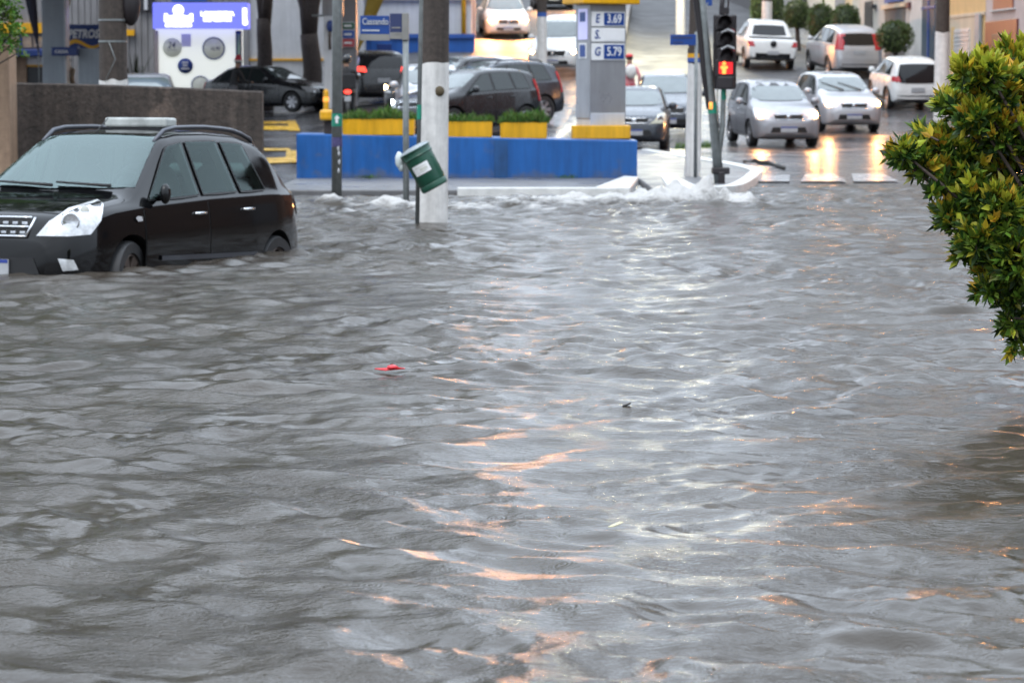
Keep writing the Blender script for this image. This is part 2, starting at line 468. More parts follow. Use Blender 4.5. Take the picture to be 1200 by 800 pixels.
def text(name, s, size, M4, mat, parent=None, xs=1.0, depth=0.004, bold=0.0, shear=0.0):
    cu = bpy.data.curves.new(name, 'FONT')
    cu.body = s; cu.size = size; cu.align_x = 'CENTER'; cu.align_y = 'CENTER'
    cu.extrude = depth; cu.offset = bold; cu.shear = shear
    cu.resolution_u = 3
    tmp = bpy.data.objects.new(name + '_tmp', cu); COL.objects.link(tmp)
    dg = bpy.context.evaluated_depsgraph_get()
    me = bpy.data.meshes.new_from_object(tmp.evaluated_get(dg))
    bpy.data.objects.remove(tmp); bpy.data.curves.remove(cu)
    me.name = name
    me.transform(M4 @ Matrix.Diagonal((xs, 1, 1, 1)))
    me.materials.clear(); me.materials.append(mat)
    o = bpy.data.objects.new(name, me); COL.objects.link(o)
    if parent: o.parent = parent
    return o

def face_front(loc, yaw=0.0):
    """matrix that stands a flat XY shape up facing -Y (towards the camera), turned by yaw"""
    return Matrix.Translation(loc) @ Matrix.Rotation(yaw, 4, 'Z') @ Matrix.Rotation(math.pi / 2, 4, 'X')

def eval_mesh(o):
    dg = bpy.context.evaluated_depsgraph_get()
    dg.update()
    return bpy.data.meshes.new_from_object(o.evaluated_get(dg))

def leaves_mesh(name, pos, direc, size, mats, mi, parent=None, width=0.32, fold=0.18, droop=0.0, rng=None):
    """many leaf-shaped faces: pos, direc (n,3), size (n)"""
    n = len(pos)
    d = direc / np.linalg.norm(direc, axis=1)[:, None]
    r = rng.normal(size=(n, 3)); s = np.cross(d, r); s /= np.linalg.norm(s, axis=1)[:, None] + 1e-9
    up = np.cross(s, d)
    L = size[:, None]
    b = pos; t = pos + d * L - up * L * droop
    m = pos + d * L * 0.5 - up * L * fold * 0.5
    l = pos + d * L * 0.48 + s * L * width / 2
    q = pos + d * L * 0.48 - s * L * width / 2
    V = np.stack([b, l, m, q, t], 1).reshape(-1, 3)
    base = (np.arange(n) * 5)[:, None]
    F = np.concatenate([base + np.array([[0, 2, 4, 1]]), base + np.array([[0, 3, 4, 2]])], 1).reshape(-1, 4)
    me = bpy.data.meshes.new(name)
    me.vertices.add(len(V)); me.vertices.foreach_set('co', V.astype(np.float32).ravel())
    me.loops.add(F.size); me.loops.foreach_set('vertex_index', F.astype(np.int32).ravel())
    me.polygons.add(len(F))
    me.polygons.foreach_set('loop_start', np.arange(0, F.size, 4, dtype=np.int32))
    me.polygons.foreach_set('loop_total', np.full(len(F), 4, dtype=np.int32))
    for mm in mats: me.materials.append(mm)
    me.polygons.foreach_set('material_index', np.repeat(mi, 2).astype(np.int32))
    me.update(calc_edges=True)
    o = bpy.data.objects.new(name, me); COL.objects.link(o)
    if parent: o.parent = parent
    return o
# ------------------------------------------------------------------ ground
ZR = np.array([(-60, -.35), (0, -.35), (35, -.26), (42.5, 0.012), (46, .03), (62, .045), (66, .10), (70, .29), (80, .78), (94, 2.0), (110, 3.3), (140, 5.6), (200, 10), (260, 13.5), (420, 17)])
ZF = np.array([(42.4, .03), (52, .18), (61, .37), (68, .54), (75, .75), (84, 1.08), (92, 1.95), (103, 3.3), (118, 4.75), (140, 6.4), (200, 10.2), (260, 13.5), (420, 17)])
ZL = np.array([(-60, -.35), (35, -.26), (42, 0.0), (46, .18), (55, .28), (70, .42), (84, .70), (95, .8), (110, 1.2), (200, 4), (420, 9)])
RC = np.array([(42.5, 1.88), (50, 1.6), (62, 1.25), (84, 2.6), (103, 3.9), (130, 5.0), (420, 9)])
RH = np.array([(42.5, .05), (50, .15), (62, .35), (84, .9), (103, 1.3), (420, 3)])

def smooth01(t):
    t = np.clip(t, 0, 1)
    return t * t * (3 - 2 * t)

def ground(x, y):
    x, y = np.asarray(x, float), np.asarray(y, float)
    zr = np.interp(y, ZR[:, 0], ZR[:, 1])
    zf = np.interp(y, ZF[:, 0], ZF[:, 1])
    zl = np.interp(y, ZL[:, 0], ZL[:, 1])
    w = .12 + np.maximum(0, y - 43) * .09
    a = smooth01((x - (-3.30 - w)) / w)
    left = zl * (1 - a) + zf * a
    c = np.interp(y, RC[:, 0], RC[:, 1]); h = np.interp(y, RH[:, 0], RH[:, 1])
    b = smooth01((x - c + h) / (2 * h))
    z = left * (1 - b) + zr * b
    front = np.where(x < -3.3, zl, zr)
    return np.where(y < 42.55, np.where(x < -5, zl, zr), z)

def gz(x, y):
    return float(ground(x, y))

def ground_hit(px, py):
    o = Vector((0, 0, EYE)); d = (at(px, py, 100) - o) / 100
    t = 20.0
    while t < 300:
        p = o + d * t
        if p.z < gz(p.x, p.y): break
        t += 0.05
    return o + d * t

ys = np.concatenate([np.arange(-60, 30, 6), np.arange(30, 42.4, .5), [42.5, 42.6], np.arange(43, 70, .4), np.arange(70, 130, .8), np.arange(130, 425, 8)])
xs = np.concatenate([np.arange(-120, -24, 8), np.arange(-24, -6, .75), np.arange(-6, 5, .11), np.arange(5, 18, .5), np.arange(18, 122, 8)])
gx, gy = np.meshgrid(xs, ys)
gzv = ground(gx, gy)
und = np.array([[noise.noise(Vector((a * .35, b * .22, 0))) for a in xs] for b in ys]) * 0.022 * np.clip((75 - gy) / 20, .15, 1)
und[(gy > 42.4) & (gy < 43)] = 0
und[(gy < 44) & (np.abs(gx) < 8)] *= .4
gzv = gzv + und

def grid_obj(name, gx, gy, gzv, mat, kind='structure', smooth=True):
    ny, nx = gx.shape
    V = np.stack([gx, gy, gzv], -1).reshape(-1, 3).astype(np.float32)
    i = np.arange(ny * nx).reshape(ny, nx)
    F = np.stack([i[:-1, :-1], i[:-1, 1:], i[1:, 1:], i[1:, :-1]], -1).reshape(-1, 4).astype(np.int32)
    me = bpy.data.meshes.new(name)
    me.vertices.add(len(V)); me.vertices.foreach_set('co', V.ravel())
    me.loops.add(F.size); me.loops.foreach_set('vertex_index', F.ravel())
    me.polygons.add(len(F))
    me.polygons.foreach_set('loop_start', np.arange(0, F.size, 4, dtype=np.int32))
    me.polygons.foreach_set('loop_total', np.full(len(F), 4, dtype=np.int32))
    me.polygons.foreach_set('use_smooth', np.full(len(F), smooth))
    me.materials.append(mat)
    me.update(calc_edges=True)
    o = bpy.data.objects.new(name, me); COL.objects.link(o)
    if kind: o['kind'] = kind
    return o

asphalt = M('wet_asphalt', (0.055, 0.055, 0.058), 0.19, var=0.4, vscale=.8, bump=0.22, bscale=18, rvar=0.12, rscale=0.7, spec=0.7)
# the slope drains: its film of water thins uphill, so it is rougher than the low ground
_n = asphalt.node_tree; _b = _n.nodes['Principled BSDF']
_g = _n.nodes.new('ShaderNodeNewGeometry'); _s = _n.nodes.new('ShaderNodeSeparateXYZ'); _n.links.new(_g.outputs['Position'], _s.inputs[0])
_m = _n.nodes.new('ShaderNodeMapRange'); _m.inputs[1].default_value = .5; _m.inputs[2].default_value = 3.2; _m.inputs[3].default_value = 0; _m.inputs[4].default_value = .5
_n.links.new(_s.outputs['Z'], _m.inputs[0])
_old = _b.inputs['Roughness'].links[0].from_socket
_a = _n.nodes.new('ShaderNodeMath'); _a.operation = 'ADD'; _n.links.new(_old, _a.inputs[0]); _n.links.new(_m.outputs[0], _a.inputs[1]); _n.links.new(_a.outputs[0], _b.inputs['Roughness'])
grid_obj('road', gx, gy, gzv, asphalt)

# ------------------------------------------------------------------ flood water
rng = np.random.default_rng(11)
wy = [-60, -30, -14, -6, -1, 2]
y = 4.0
while y < 45.5:
    wy.append(y)
    y += min(0.055, 0.010 + 0.0011 * y)
wy = np.array(wy + [45.5])
uu = np.linspace(-1, 1, 861)
side = np.array([3, 8, 20, 50])
def row_x(yv):
    hw = 0.30 * max(yv, 3) + 2.6
    core = uu * hw
    return np.concatenate([-(hw + side[::-1] * max(1, hw / 4)), core, hw + side * max(1, hw / 4)])
WX = np.stack([row_x(v) for v in wy])
WY = np.repeat(wy[:, None], WX.shape[1], 1)

def waves(x, y):
    h = np.zeros_like(x)
    # slow patches where the surface is livelier or calmer
    amp = 1 + 0.35 * np.sin(x * .55 + 1.3 * np.sin(y * .21)) * np.sin(y * .37 + .8)
    warp_x = x + .35 * np.sin(y * .8 + .6 * x) + .12 * np.sin(2.3 * y - 1.1 * x)
    warp_y = y + .30 * np.sin(x * .9 + .5) + .12 * np.sin(1.9 * x + 1.4 * y)
    for i in range(96):
        lam = math.exp(rng.uniform(math.log(.11), math.log(.78)))
        k = 2 * math.pi / lam
        ang = math.pi / 2 + rng.normal() * .75
        if rng.random() < .35: ang += math.pi * .25 * rng.normal()
        s = 0.0350 * (.60 if lam > .55 else (1.0 if lam > .19 else .62))
        ph = rng.uniform(0, 6.283)
        a = s / k
        c = np.sin(k * (warp_x * math.cos(ang) + warp_y * math.sin(ang)) + ph)
        h += a * (c + .32 * (c * c - .5)) * (np.clip((34 - y) / 14, .15, 1) if lam < .24 else 1)
    near = np.clip((19 - y) / 9, 0, 1)
    h2 = np.zeros_like(x)
    for i in range(46):
        lam = math.exp(rng.uniform(math.log(.065), math.log(.15))); k = 2 * math.pi / lam
        ang = math.pi / 2 + rng.normal() * .9; ph = rng.uniform(0, 6.283)
        h2 += .021 / k * np.sin(k * (warp_x * math.cos(ang) + warp_y * math.sin(ang)) + ph)
    gust = np.clip(.55 + .8 * np.sin(x * 1.7 + 2 * np.sin(y * .9)) * np.sin(y * 1.3 + 1.2 * np.sin(x * .8)), .1, 1.3)
    return h * amp + h2 * near * gust

H = waves(WX, WY)
far = np.clip((wy - 2) / 3, 0, 1)[:, None]
H *= far
# shallow rapids over the kerb
def fbm(x, y, s, seed=0., oct=4):
    out = np.zeros_like(x); a = 1.0; tot = 0
    r = np.random.default_rng(int(seed * 100) + 5)
    for o in range(oct):
        for j in range(5):
            an = r.uniform(0, 6.283); ph = r.uniform(0, 6.283)
            kx, ky = math.cos(an) * s * 2 ** o * r.uniform(.7, 1.4), math.sin(an) * s * 2 ** o * r.uniform(.7, 1.4)
            out += a * np.sin(kx * x + ky * y + ph + 1.7 * np.sin(.7 * ky * x - .6 * kx * y + ph * 2))
        tot += a * 1.6; a *= .58
    return out / tot
FN = fbm(WX, WY, 2.2, 1.)
FN2 = fbm(WX, WY, 5.5, 2., 3)
FN3 = fbm(WX, WY, 16., 3., 3)
foam = np.zeros_like(WX)
def band(x0, x1, yc, wid, soft=.6):
    e = np.exp(-((WY - yc) / wid) ** 2)
    return e * np.clip((WX - x0) / soft, 0, 1) * np.clip((x1 - WX) / soft, 0, 1)
yc = 34.6 + .35 * np.sin(WX * 1.3) + .25 * np.sin(WX * 2.9 + 1)
b1 = band(-3.4, 2.9, yc, .75)
H += b1 * (.03 + .035 * FN + .025 * FN2 + .012 * FN3)
foam += b1 * (.36 + .34 * FN + .22 * FN3)
b1b = band(-3.3, 1.9, 36.3 + .2 * np.sin(WX * 2.1), .55)
H += b1b * (.02 + .025 * FN)
foam += b1b * (.36 + .38 * FN + .22 * FN3)
b1c = band(-3.3, 2.0, 33.0 + .3 * np.sin(WX * 1.7 + 2), 1.2)
foam += b1c * (.13 + .36 * FN2 + .15 * FN3)
H += b1c * .02 * FN2
# the heap of white water by the signal post
def heap(cx, cy, rx, ry, h, f):
    global H, foam
    g = np.exp(-(((WX - cx) / rx) ** 2 + ((WY - cy) / ry) ** 2))
    H = H + g * h * (.75 + .5 * FN + .45 * FN2 + .35 * FN3)
    foam = foam + g * f * (1 + .5 * FN2)
heap(2.62, 35.6, .34, .36, .20, 1.0)
heap(2.98, 35.0, .30, .5, .10, .8)
heap(2.05, 35.2, .50, .4, .10, .7)
heap(1.35, 35.0, .60, .3, .07, .6)
heap(.5, 35.3, .60, .25, .05, .5)
heap(-2.30, 35.4, .22, .22, .05, .6)
heap(-1.55, 34.0, .2, .22, .035, .5)
heap(-1.25, 34.2, .3, .2, .02, .3)
heap(-.85, 33.5, .25, .22, .02, .4)
heap(.7, 34.1, .5, .3, .04, .5)
# the surface lies level where the road rises out of it
H *= np.clip((44.5 - WY) / 5, .15, 1)
foam = np.clip(foam, 0, 1)

def water_material():
    m = bpy.data.materials.new('flood_water'); m.use_nodes = True
    n = m.node_tree; L = n.links; b = n.nodes['Principled BSDF']; out = n.nodes['Material Output']
    tc = n.nodes.new('ShaderNodeTexCoord')
    def nz(scale, mp=(1, 1, 1), detail=4, rough=.6):
        q = n.nodes.new('ShaderNodeMapping'); q.inputs['Scale'].default_value = mp
        L.new(tc.outputs['Object'], q.inputs[0])
        t = n.nodes.new('ShaderNodeTexNoise'); t.inputs['Scale'].default_value = scale
        t.inputs['Detail'].default_value = detail; t.inputs['Roughness'].default_value = rough
        L.new(q.outputs[0], t.inputs['Vector']); return t
    # silt clouds in the water itself
    silt = nz(.5, (1, .6, 1), 5)
    cr = n.nodes.new('ShaderNodeValToRGB')
    cr.color_ramp.elements[0].position = .35; cr.color_ramp.elements[0].color = (.044, .036, .028, 1)
    cr.color_ramp.elements[1].position = .65; cr.color_ramp.elements[1].color = (.068, .057, .045, 1)
    L.new(silt.outputs[0], cr.inputs[0]); L.new(cr.outputs[0], b.inputs['Base Color'])
    b.inputs['IOR'].default_value = 1.36
    b.inputs['Specular IOR Level'].default_value = .5
    patch = nz(.8, (1, .7, 1), 3)
    mr = n.nodes.new('ShaderNodeMapRange'); mr.inputs[1].default_value = .35; mr.inputs[2].default_value = .65
    mr.inputs[3].default_value = .09; mr.inputs[4].default_value = .18
    L.new(patch.outputs[0], mr.inputs[0]); L.new(mr.outputs[0], b.inputs['Roughness'])
    # small ripples, rain-pocked skin
    r1 = nz(9, (.75, 1.3, 1), 5, .62)
    r2 = nz(30, (.7, 1.35, 1), 3, .7)
    bump1 = n.nodes.new('ShaderNodeBump'); bump1.inputs['Strength'].default_value = .16; bump1.inputs['Distance'].default_value = .016
    L.new(r1.outputs[0], bump1.inputs['Height'])
    pm = n.nodes.new('ShaderNodeMapRange'); pm.inputs[1].default_value = .4; pm.inputs[2].default_value = .62
    pm.inputs[3].default_value = .2; pm.inputs[4].default_value = .85
    L.new(nz(1.7, (1, .8, 1), 3).outputs[0], pm.inputs[0])
    bump2 = n.nodes.new('ShaderNodeBump'); bump2.inputs['Distance'].default_value = .012
    L.new(pm.outputs[0], bump2.inputs['Strength']); L.new(r2.outputs[0], bump2.inputs['Height']); L.new(bump1.outputs[0], bump2.inputs['Normal'])
    # rings left by raindrops
    vo = n.nodes.new('ShaderNodeTexVoronoi'); vo.inputs['Scale'].default_value = 5.5; vo.voronoi_dimensions = '2D'
    L.new(tc.outputs['Object'], vo.inputs['Vector'])
    sn = n.nodes.new('ShaderNodeMath'); sn.operation = 'MULTIPLY'; sn.inputs[1].default_value = 75
    L.new(vo.outputs['Distance'], sn.inputs[0])
    ss = n.nodes.new('ShaderNodeMath'); ss.operation = 'SINE'; L.new(sn.outputs[0], ss.inputs[0])
    fall = n.nodes.new('ShaderNodeMapRange'); fall.inputs[1].default_value = .06; fall.inputs[2].default_value = .26; fall.inputs[3].default_value = 1; fall.inputs[4].default_value = 0
    L.new(vo.outputs['Distance'], fall.inputs[0])
    ml = n.nodes.new('ShaderNodeMath'); ml.operation = 'MULTIPLY'; L.new(ss.outputs[0], ml.inputs[0]); L.new(fall.outputs[0], ml.inputs[1])
    gate = n.nodes.new('ShaderNodeSeparateColor'); L.new(vo.outputs['Color'], gate.inputs[0])
    gt = n.nodes.new('ShaderNodeMath'); gt.operation = 'GREATER_THAN'; gt.inputs[1].default_value = .55; L.new(gate.outputs[0], gt.inputs[0])
    m2 = n.nodes.new('ShaderNodeMath'); m2.operation = 'MULTIPLY'; L.new(ml.outputs[0], m2.inputs[0]); L.new(gt.outputs[0], m2.inputs[1])
    bump3 = n.nodes.new('ShaderNodeBump'); bump3.inputs['Strength'].default_value = .22; bump3.inputs['Distance'].default_value = .0025
    L.new(m2.outputs[0], bump3.inputs['Height']); L.new(bump2.outputs[0], bump3.inputs['Normal'])
    L.new(bump3.outputs[0], b.inputs['Normal'])
    # foam where the current breaks (mask stored on the mesh)
    fa = n.nodes.new('ShaderNodeAttribute'); fa.attribute_name = 'foam'
    fn = nz(19, (.8, 1.2, 1), 7, .74)
    ad = n.nodes.new('ShaderNodeMath'); ad.operation = 'ADD'; L.new(fa.outputs['Fac'], ad.inputs[0]); L.new(fn.outputs[0], ad.inputs[1])
    fr = n.nodes.new('ShaderNodeMapRange'); fr.inputs[1].default_value = .92; fr.inputs[2].default_value = 1.45; fr.inputs[4].default_value = .86; L.new(ad.outputs[0], fr.inputs[0])
    fb = n.nodes.new('ShaderNodeBsdfPrincipled'); fb.inputs['Base Color'].default_value = (.64, .625, .60, 1); fb.inputs['Roughness'].default_value = .45
    bf = n.nodes.new('ShaderNodeBump'); bf.inputs['Strength'].default_value = .9; bf.inputs['Distance'].default_value = .03; L.new(fn.outputs[0], bf.inputs['Height']); L.new(bf.outputs[0], fb.inputs['Normal'])
    mx = n.nodes.new('ShaderNodeMixShader'); L.new(fr.outputs[0], mx.inputs[0]); L.new(b.outputs[0], mx.inputs[1]); L.new(fb.outputs[0], mx.inputs[2])
    L.new(mx.outputs[0], out.inputs['Surface'])
    return m

water = grid_obj('water', WX, WY, H, water_material())
at_f = water.data.attributes.new('foam', 'FLOAT', 'POINT')
at_f.data.foreach_set('value', foam.astype(np.float32).ravel())

# ------------------------------------------------------------------ pavements, kerbs, road paint
def slab(name, poly, top, depth, mat, kind='structure', bevel=.02):
    mb = MB(); mb.prism([(x, y, top(x, y) if callable(top) else top) for x, y in poly], (0, 0, -depth))
    o = mb.build(name, mat, bevel=bevel)
    if kind: o['kind'] = kind
    return o

def px_poly(pts, z):
    out = []
    for px, py in pts:
        o = Vector((0, 0, EYE)); d = at(px, py, 100) - o
        p = o + d * ((z - EYE) / d.z)
        out.append((p.x, p.y))
    return out

slab('pavement', [(-3.34, 37.6), (1.62, 37.6), (1.88, 42.38), (-3.34, 42.38)], .085, .5, MT['concrete'])
isl = [(1.95, 37.9), (2.55, 37.5), (3.05, 38.1), (3.72, 42.4), (4.05, 45.6), (3.95, 49.5), (3.55, 54), (3.0, 60.5), (2.05, 60.5), (1.95, 46)]
slab('traffic_island', isl, lambda x, y: .09 + max(0, y - 46) * .002, .5, MT['concrete'])
def kerb(name, pts, w=.16, z=.115, mat=MT['kerb_white']):
    mb = MB()
    pts = [Vector((p[0], p[1], 0)) for p in pts]
    L_, R_ = [], []
    for i, p in enumerate(pts):
        t = (pts[min(i + 1, len(pts) - 1)] - pts[max(i - 1, 0)]).normalized()
        nn = Vector((-t.y, t.x, 0)) * w / 2
        L_.append(p + nn); R_.append(p - nn)
    for i in range(len(pts) - 1):
        q = [L_[i], L_[i + 1], R_[i + 1], R_[i]]
        mb.prism([(a.x, a.y, z) for a in q], (0, 0, -.4))
    o = mb.build(name, mat, bevel=.015); o['kind'] = 'structure'; return o
def curve_pts(pts, n=6):
    out = []
    P_ = [Vector((p[0], p[1], 0)) for p in pts]
    for i in range(len(P_) - 1):
        p0 = P_[max(0, i - 1)]; p1 = P_[i]; p2 = P_[i + 1]; p3 = P_[min(len(P_) - 1, i + 2)]
        for k in range(n):
            t = k / n
            out.append(.5 * ((2 * p1) + (p2 - p0) * t + (2 * p0 - 5 * p1 + 4 * p2 - p3) * t * t + (3 * p1 - p0 - 3 * p2 + p3) * t ** 3))
    out.append(P_[-1]); return out
kerb('kerb', [(-.75, 37.5), (1.45, 37.52)], .14, .12)
slab('kerb_ramp', [(1.15, 37.6), (1.62, 37.45), (1.93, 41.8), (1.72, 42.2)], .13, .4, MT['kerb_white'])
kerb('kerb', curve_pts([(2.62, 37.55), (3.08, 38.2), (3.5, 40.8), (3.78, 43.0), (4.06, 45.7), (3.93, 49.4), (3.52, 54), (2.95, 60.4)]), .2, .135)
slab('kerb_ramp', [(2.15, 37.6), (2.62, 37.5), (2.52, 41.5), (2.3, 42.2)], .125, .4, MT['kerb_white'])

def sheet(name, quad, mat, nx=8, ny=6, off=.012, kind='structure'):
    """a painted mark laid on the ground between four photo corners"""
    mb = MB(); pts = []
    c = [ground_hit(*q) for q in quad]
    for j in range(ny + 1):
        for i in range(nx + 1):
            u, v = i / nx, j / ny
            p = (c[0] * (1 - u) + c[1] * u) * (1 - v) + (c[3] * (1 - u) + c[2] * u) * v
            zz = gz(p.x, p.y) + noise.noise(Vector((p.x * .35, p.y * .22, 0))) * .022 * min(1, max(.15, (75 - p.y) / 20)) * (.4 if (p.y < 44 and abs(p.x) < 8) else 1)
            pts.append((p.x, p.y, zz + off))
    fs = [(j * (nx + 1) + i, j * (nx + 1) + i + 1, (j + 1) * (nx + 1) + i + 1, (j + 1) * (nx + 1) + i) for j in range(ny) for i in range(nx)]
    mb.add(pts, fs, 0, True)
    o = mb.build(name, mat, recalc=False)
    if kind: o['kind'] = kind
    return o
for q in [[(938, 214), (992, 214), (978, 205), (944, 205)], [(1000, 214), (1054, 214), (1034, 205), (998, 205)],
          [(1066, 210), (1120, 210), (1094, 201), (1060, 201)], [(880, 214), (925, 214), (926, 206), (892, 206)]]:
    sheet('crosswalk_stripe', q, MT['road_white'], off=.02)
for q in [[(302, 153), (350, 153), (350, 148), (302, 148)], [(338, 154), (352, 154), (346, 142), (337, 142)], [(300, 146), (338, 146), (338, 143), (300, 143)],
          [(316, 192), (352, 192), (352, 186), (312, 186)], [(334, 188), (352, 188), (352, 178), (336, 178)], [(305, 178), (340, 178), (340, 175), (300, 175)]]:
    sheet('yellow_marking', q, MT['yellow_line'], off=.02)
# ------------------------------------------------------------------ cars
def sm(tab, r=0.04):
    tab = np.array(tab, float)
    offs = np.linspace(-r, r, 9)
    def f(x):
        return float(np.mean(np.interp(x + offs, tab[:, 0], tab[:, 1])))
    return f

def chaikin(p, it=2):
    p = [np.array(q, float) for q in p]
    for _ in range(it):
        q = [p[0]]
        for i in range(len(p) - 1):
            q.append(p[i] * .75 + p[i + 1] * .25); q.append(p[i] * .25 + p[i + 1] * .75)
        q.append(p[-1]); p = q
    return p

LIV = dict(L=4.18, W=1.69, H=1.565, wr=.605,
    top=[(0, .60), (.03, .72), (.08, .82), (.18, .87), (.45, .94), (.85, 1.005), (.91, 1.02), (1.72, 1.51), (2.0, 1.55), (2.5, 1.565), (3.0, 1.55), (3.35, 1.49), (3.43, 1.45), (3.85, 1.10), (3.98, 1.0), (4.1, .92), (4.16, .75), (4.18, .55)],
    belt=[(0, .55), (.1, .70), (.3, .82), (.6, .875), (1.1, .92), (2.2, .98), (3.3, 1.015), (3.9, 1.01), (4.18, .6)],
    bottom=[(0, .36), (.08, .25), (.3, .2), (3.7, .2), (4.1, .27), (4.18, .38)],
    plan=[(0, .52), (.02, .60), (.06, .67), (.14, .74), (.3, .80), (.5, .83), (1, .845), (3, .845), (3.5, .83), (3.85, .78), (4.05, .71), (4.15, .64), (4.18, .56)],
    wheels=(.84, 3.44, .315), panes=[(1.16, 1.68, 2.0, 1.97), (2.08, 2.05, 2.68, 2.58), (2.76, 2.66, 3.22, 3.04)], doors=[(1.04, 2.11), (2.13, 2.98)],
    ws=(1.045, 1.50, .71, .55), rg=(1.12, 1.40, .60, .53), hl=[(.02, .43, .675), (.12, .66, .675), (.24, .80, .69), (.36, .825, .80), (.43, .82, .93), (.40, .80, .965), (.20, .63, .895), (.08, .51, .79)],
    grille=(.38, .67, .82), plate_f=.42, plate_r=.72, tail=[(.80, 1.10)], cowl=.91)
HATCH = dict(L=4.18, W=1.69, H=1.565, wr=.605,
    top=[(0, .60), (.03, .72), (.08, .82), (.18, .87), (.5, .97), (1.0, 1.07), (1.06, 1.09), (1.98, 1.52), (2.3, 1.555), (2.8, 1.565), (3.4, 1.545), (3.86, 1.47), (3.91, 1.42), (4.06, 1.08), (4.13, .9), (4.16, .75), (4.18, .55)],
    belt=[(0, .55), (.1, .70), (.3, .82), (.6, .90), (1.1, .955), (2.2, 1.01), (3.3, 1.035), (4.0, 1.04), (4.18, .6)],
    bottom=[(0, .36), (.08, .25), (.3, .2), (3.7, .2), (4.1, .27), (4.18, .38)],
    plan=[(0, .52), (.02, .60), (.06, .67), (.14, .74), (.3, .80), (.5, .83), (1, .845), (3, .845), (3.6, .825), (3.95, .77), (4.1, .71), (4.16, .66), (4.18, .58)],
    wheels=(.84, 3.44, .315), panes=[(1.36, 1.98, 2.26, 2.22), (2.34, 2.30, 3.02, 2.92), (3.1, 3.0, 3.62, 3.45)], doors=[(1.2, 2.29), (2.31, 3.1)],
    ws=(1.10, 1.53, .70, .55), rg=(1.12, 1.42, .60, .53), hl=[(.02, .38, .66), (.26, .80, .69), (.50, .82, .95), (.22, .60, .89)],
    grille=(.36, .68, .80), plate_f=.45, plate_r=.72, tail=[(.75, 1.28)], cowl=1.06)
SEDAN = dict(L=4.4, W=1.72, H=1.46, wr=.60,
    top=[(0, .52), (.03, .62), (.09, .72), (.3, .80), (.8, .90), (1.2, .97), (1.28, .99), (2.1, 1.40), (2.5, 1.455), (3.0, 1.45), (3.4, 1.38), (3.9, 1.08), (4.0, 1.04), (4.25, 1.02), (4.34, .95), (4.38, .75), (4.4, .55)],
    belt=[(0, .48), (.1, .62), (.3, .72), (.7, .80), (1.2, .87), (2.5, .92), (3.5, .95), (4.2, .94), (4.4, .6)],
    bottom=[(0, .32), (.08, .22), (.3, .17), (3.9, .18), (4.3, .25), (4.4, .36)],
    plan=[(0, .54), (.02, .62), (.06, .69), (.14, .76), (.3, .82), (.5, .845), (1, .86), (3.2, .86), (3.9, .83), (4.2, .77), (4.34, .70), (4.4, .6)],
    wheels=(.84, 3.44, .31), panes=[(1.6, 2.14, 2.44, 2.42), (2.52, 2.48, 3.16, 3.0), (3.24, 3.1, 3.62, 3.36)], doors=[(1.3, 2.47), (2.49, 3.3)],
    ws=(1.02, 1.39, .70, .55), rg=(1.08, 1.36, .62, .53), hl=[(.02, .40, .58), (.26, .80, .60), (.5, .82, .78), (.16, .52, .74)],
    grille=(.40, .56, .70), plate_f=.38, plate_r=.80, tail=[(.76, .95)], cowl=1.28)
SUV = dict(HATCH, L=4.3, H=1.68, W=1.78)
PICKUP = dict(L=4.7, W=1.76, H=1.66, wr=.62,
    top=[(0, .66), (.03, .78), (.09, .88), (.3, .96), (.8, 1.03), (1.2, 1.08), (1.28, 1.1), (2.0, 1.55), (2.4, 1.645), (2.9, 1.66), (3.25, 1.60), (3.34, 1.54), (3.62, 1.12), (3.7, 1.09), (4.6, 1.08), (4.66, 1.0), (4.69, .8), (4.7, .6)],
    belt=[(0, .6), (.1, .76), (.3, .86), (.7, .93), (1.2, .99), (2.5, 1.02), (3.5, 1.05), (4.6, 1.055), (4.7, .7)],
    bottom=[(0, .42), (.1, .32), (.4, .28), (4.0, .30), (4.6, .40), (4.7, .46)],
    plan=[(0, .56), (.03, .66), (.1, .74), (.3, .83), (.5, .86), (1, .88), (4.2, .88), (4.55, .86), (4.66, .82), (4.7, .75)],
    wheels=(.86, 3.66, .35), panes=[(1.55, 2.1, 2.42, 2.4), (2.5, 2.47, 3.08, 3.0)], doors=[(1.3, 2.45), (2.47, 3.15)],
    ws=(1.13, 1.57, .71, .57), rg=(1.15, 1.50, .60, .53), hl=[(.02, .42, .70), (.26, .82, .72), (.46, .84, .90), (.16, .54, .86)],
    grille=(.42, .66, .82), plate_f=.5, plate_r=.62, tail=[(.82, 1.0)], cowl=1.28)

def rescale(sp, L=None, H=None, W=None):
    kx = (L or sp['L']) / sp['L']; kz = (H or sp['H']) / sp['H']; ky = (W or sp['W']) / sp['W']
    o = dict(sp); o['L'] *= kx; o['H'] *= kz; o['W'] *= ky; o['wr'] *= ky
    for k in ('top', 'belt', 'bottom'): o[k] = [(a * kx, b * kz) for a, b in sp[k]]
    o['plan'] = [(a * kx, b * ky) for a, b in sp['plan']]
    a, b, r = sp['wheels']; o['wheels'] = (a * kx, b * kx, r)
    o['panes'] = [tuple(v * kx for v in p) for p in sp['panes']]
    o['doors'] = [tuple(v * kx for v in p) for p in sp['doors']]
    o['ws'] = (sp['ws'][0] * kz, sp['ws'][1] * kz, sp['ws'][2] * ky, sp['ws'][3] * ky)
    o['rg'] = (sp['rg'][0] * kz, sp['rg'][1] * kz, sp['rg'][2] * ky, sp['rg'][3] * ky)
    o['hl'] = [(a * kx, b * ky, c * kz) for a, b, c in sp['hl']]
    o['grille'] = (sp['grille'][0] * ky, sp['grille'][1] * kz, sp['grille'][2] * kz)
    o['tail'] = [(a * kz, b * kz) for a, b in sp['tail']]
    o['plate_f'] *= kz; o['plate_r'] *= kz; o['cowl'] *= kx
    return o

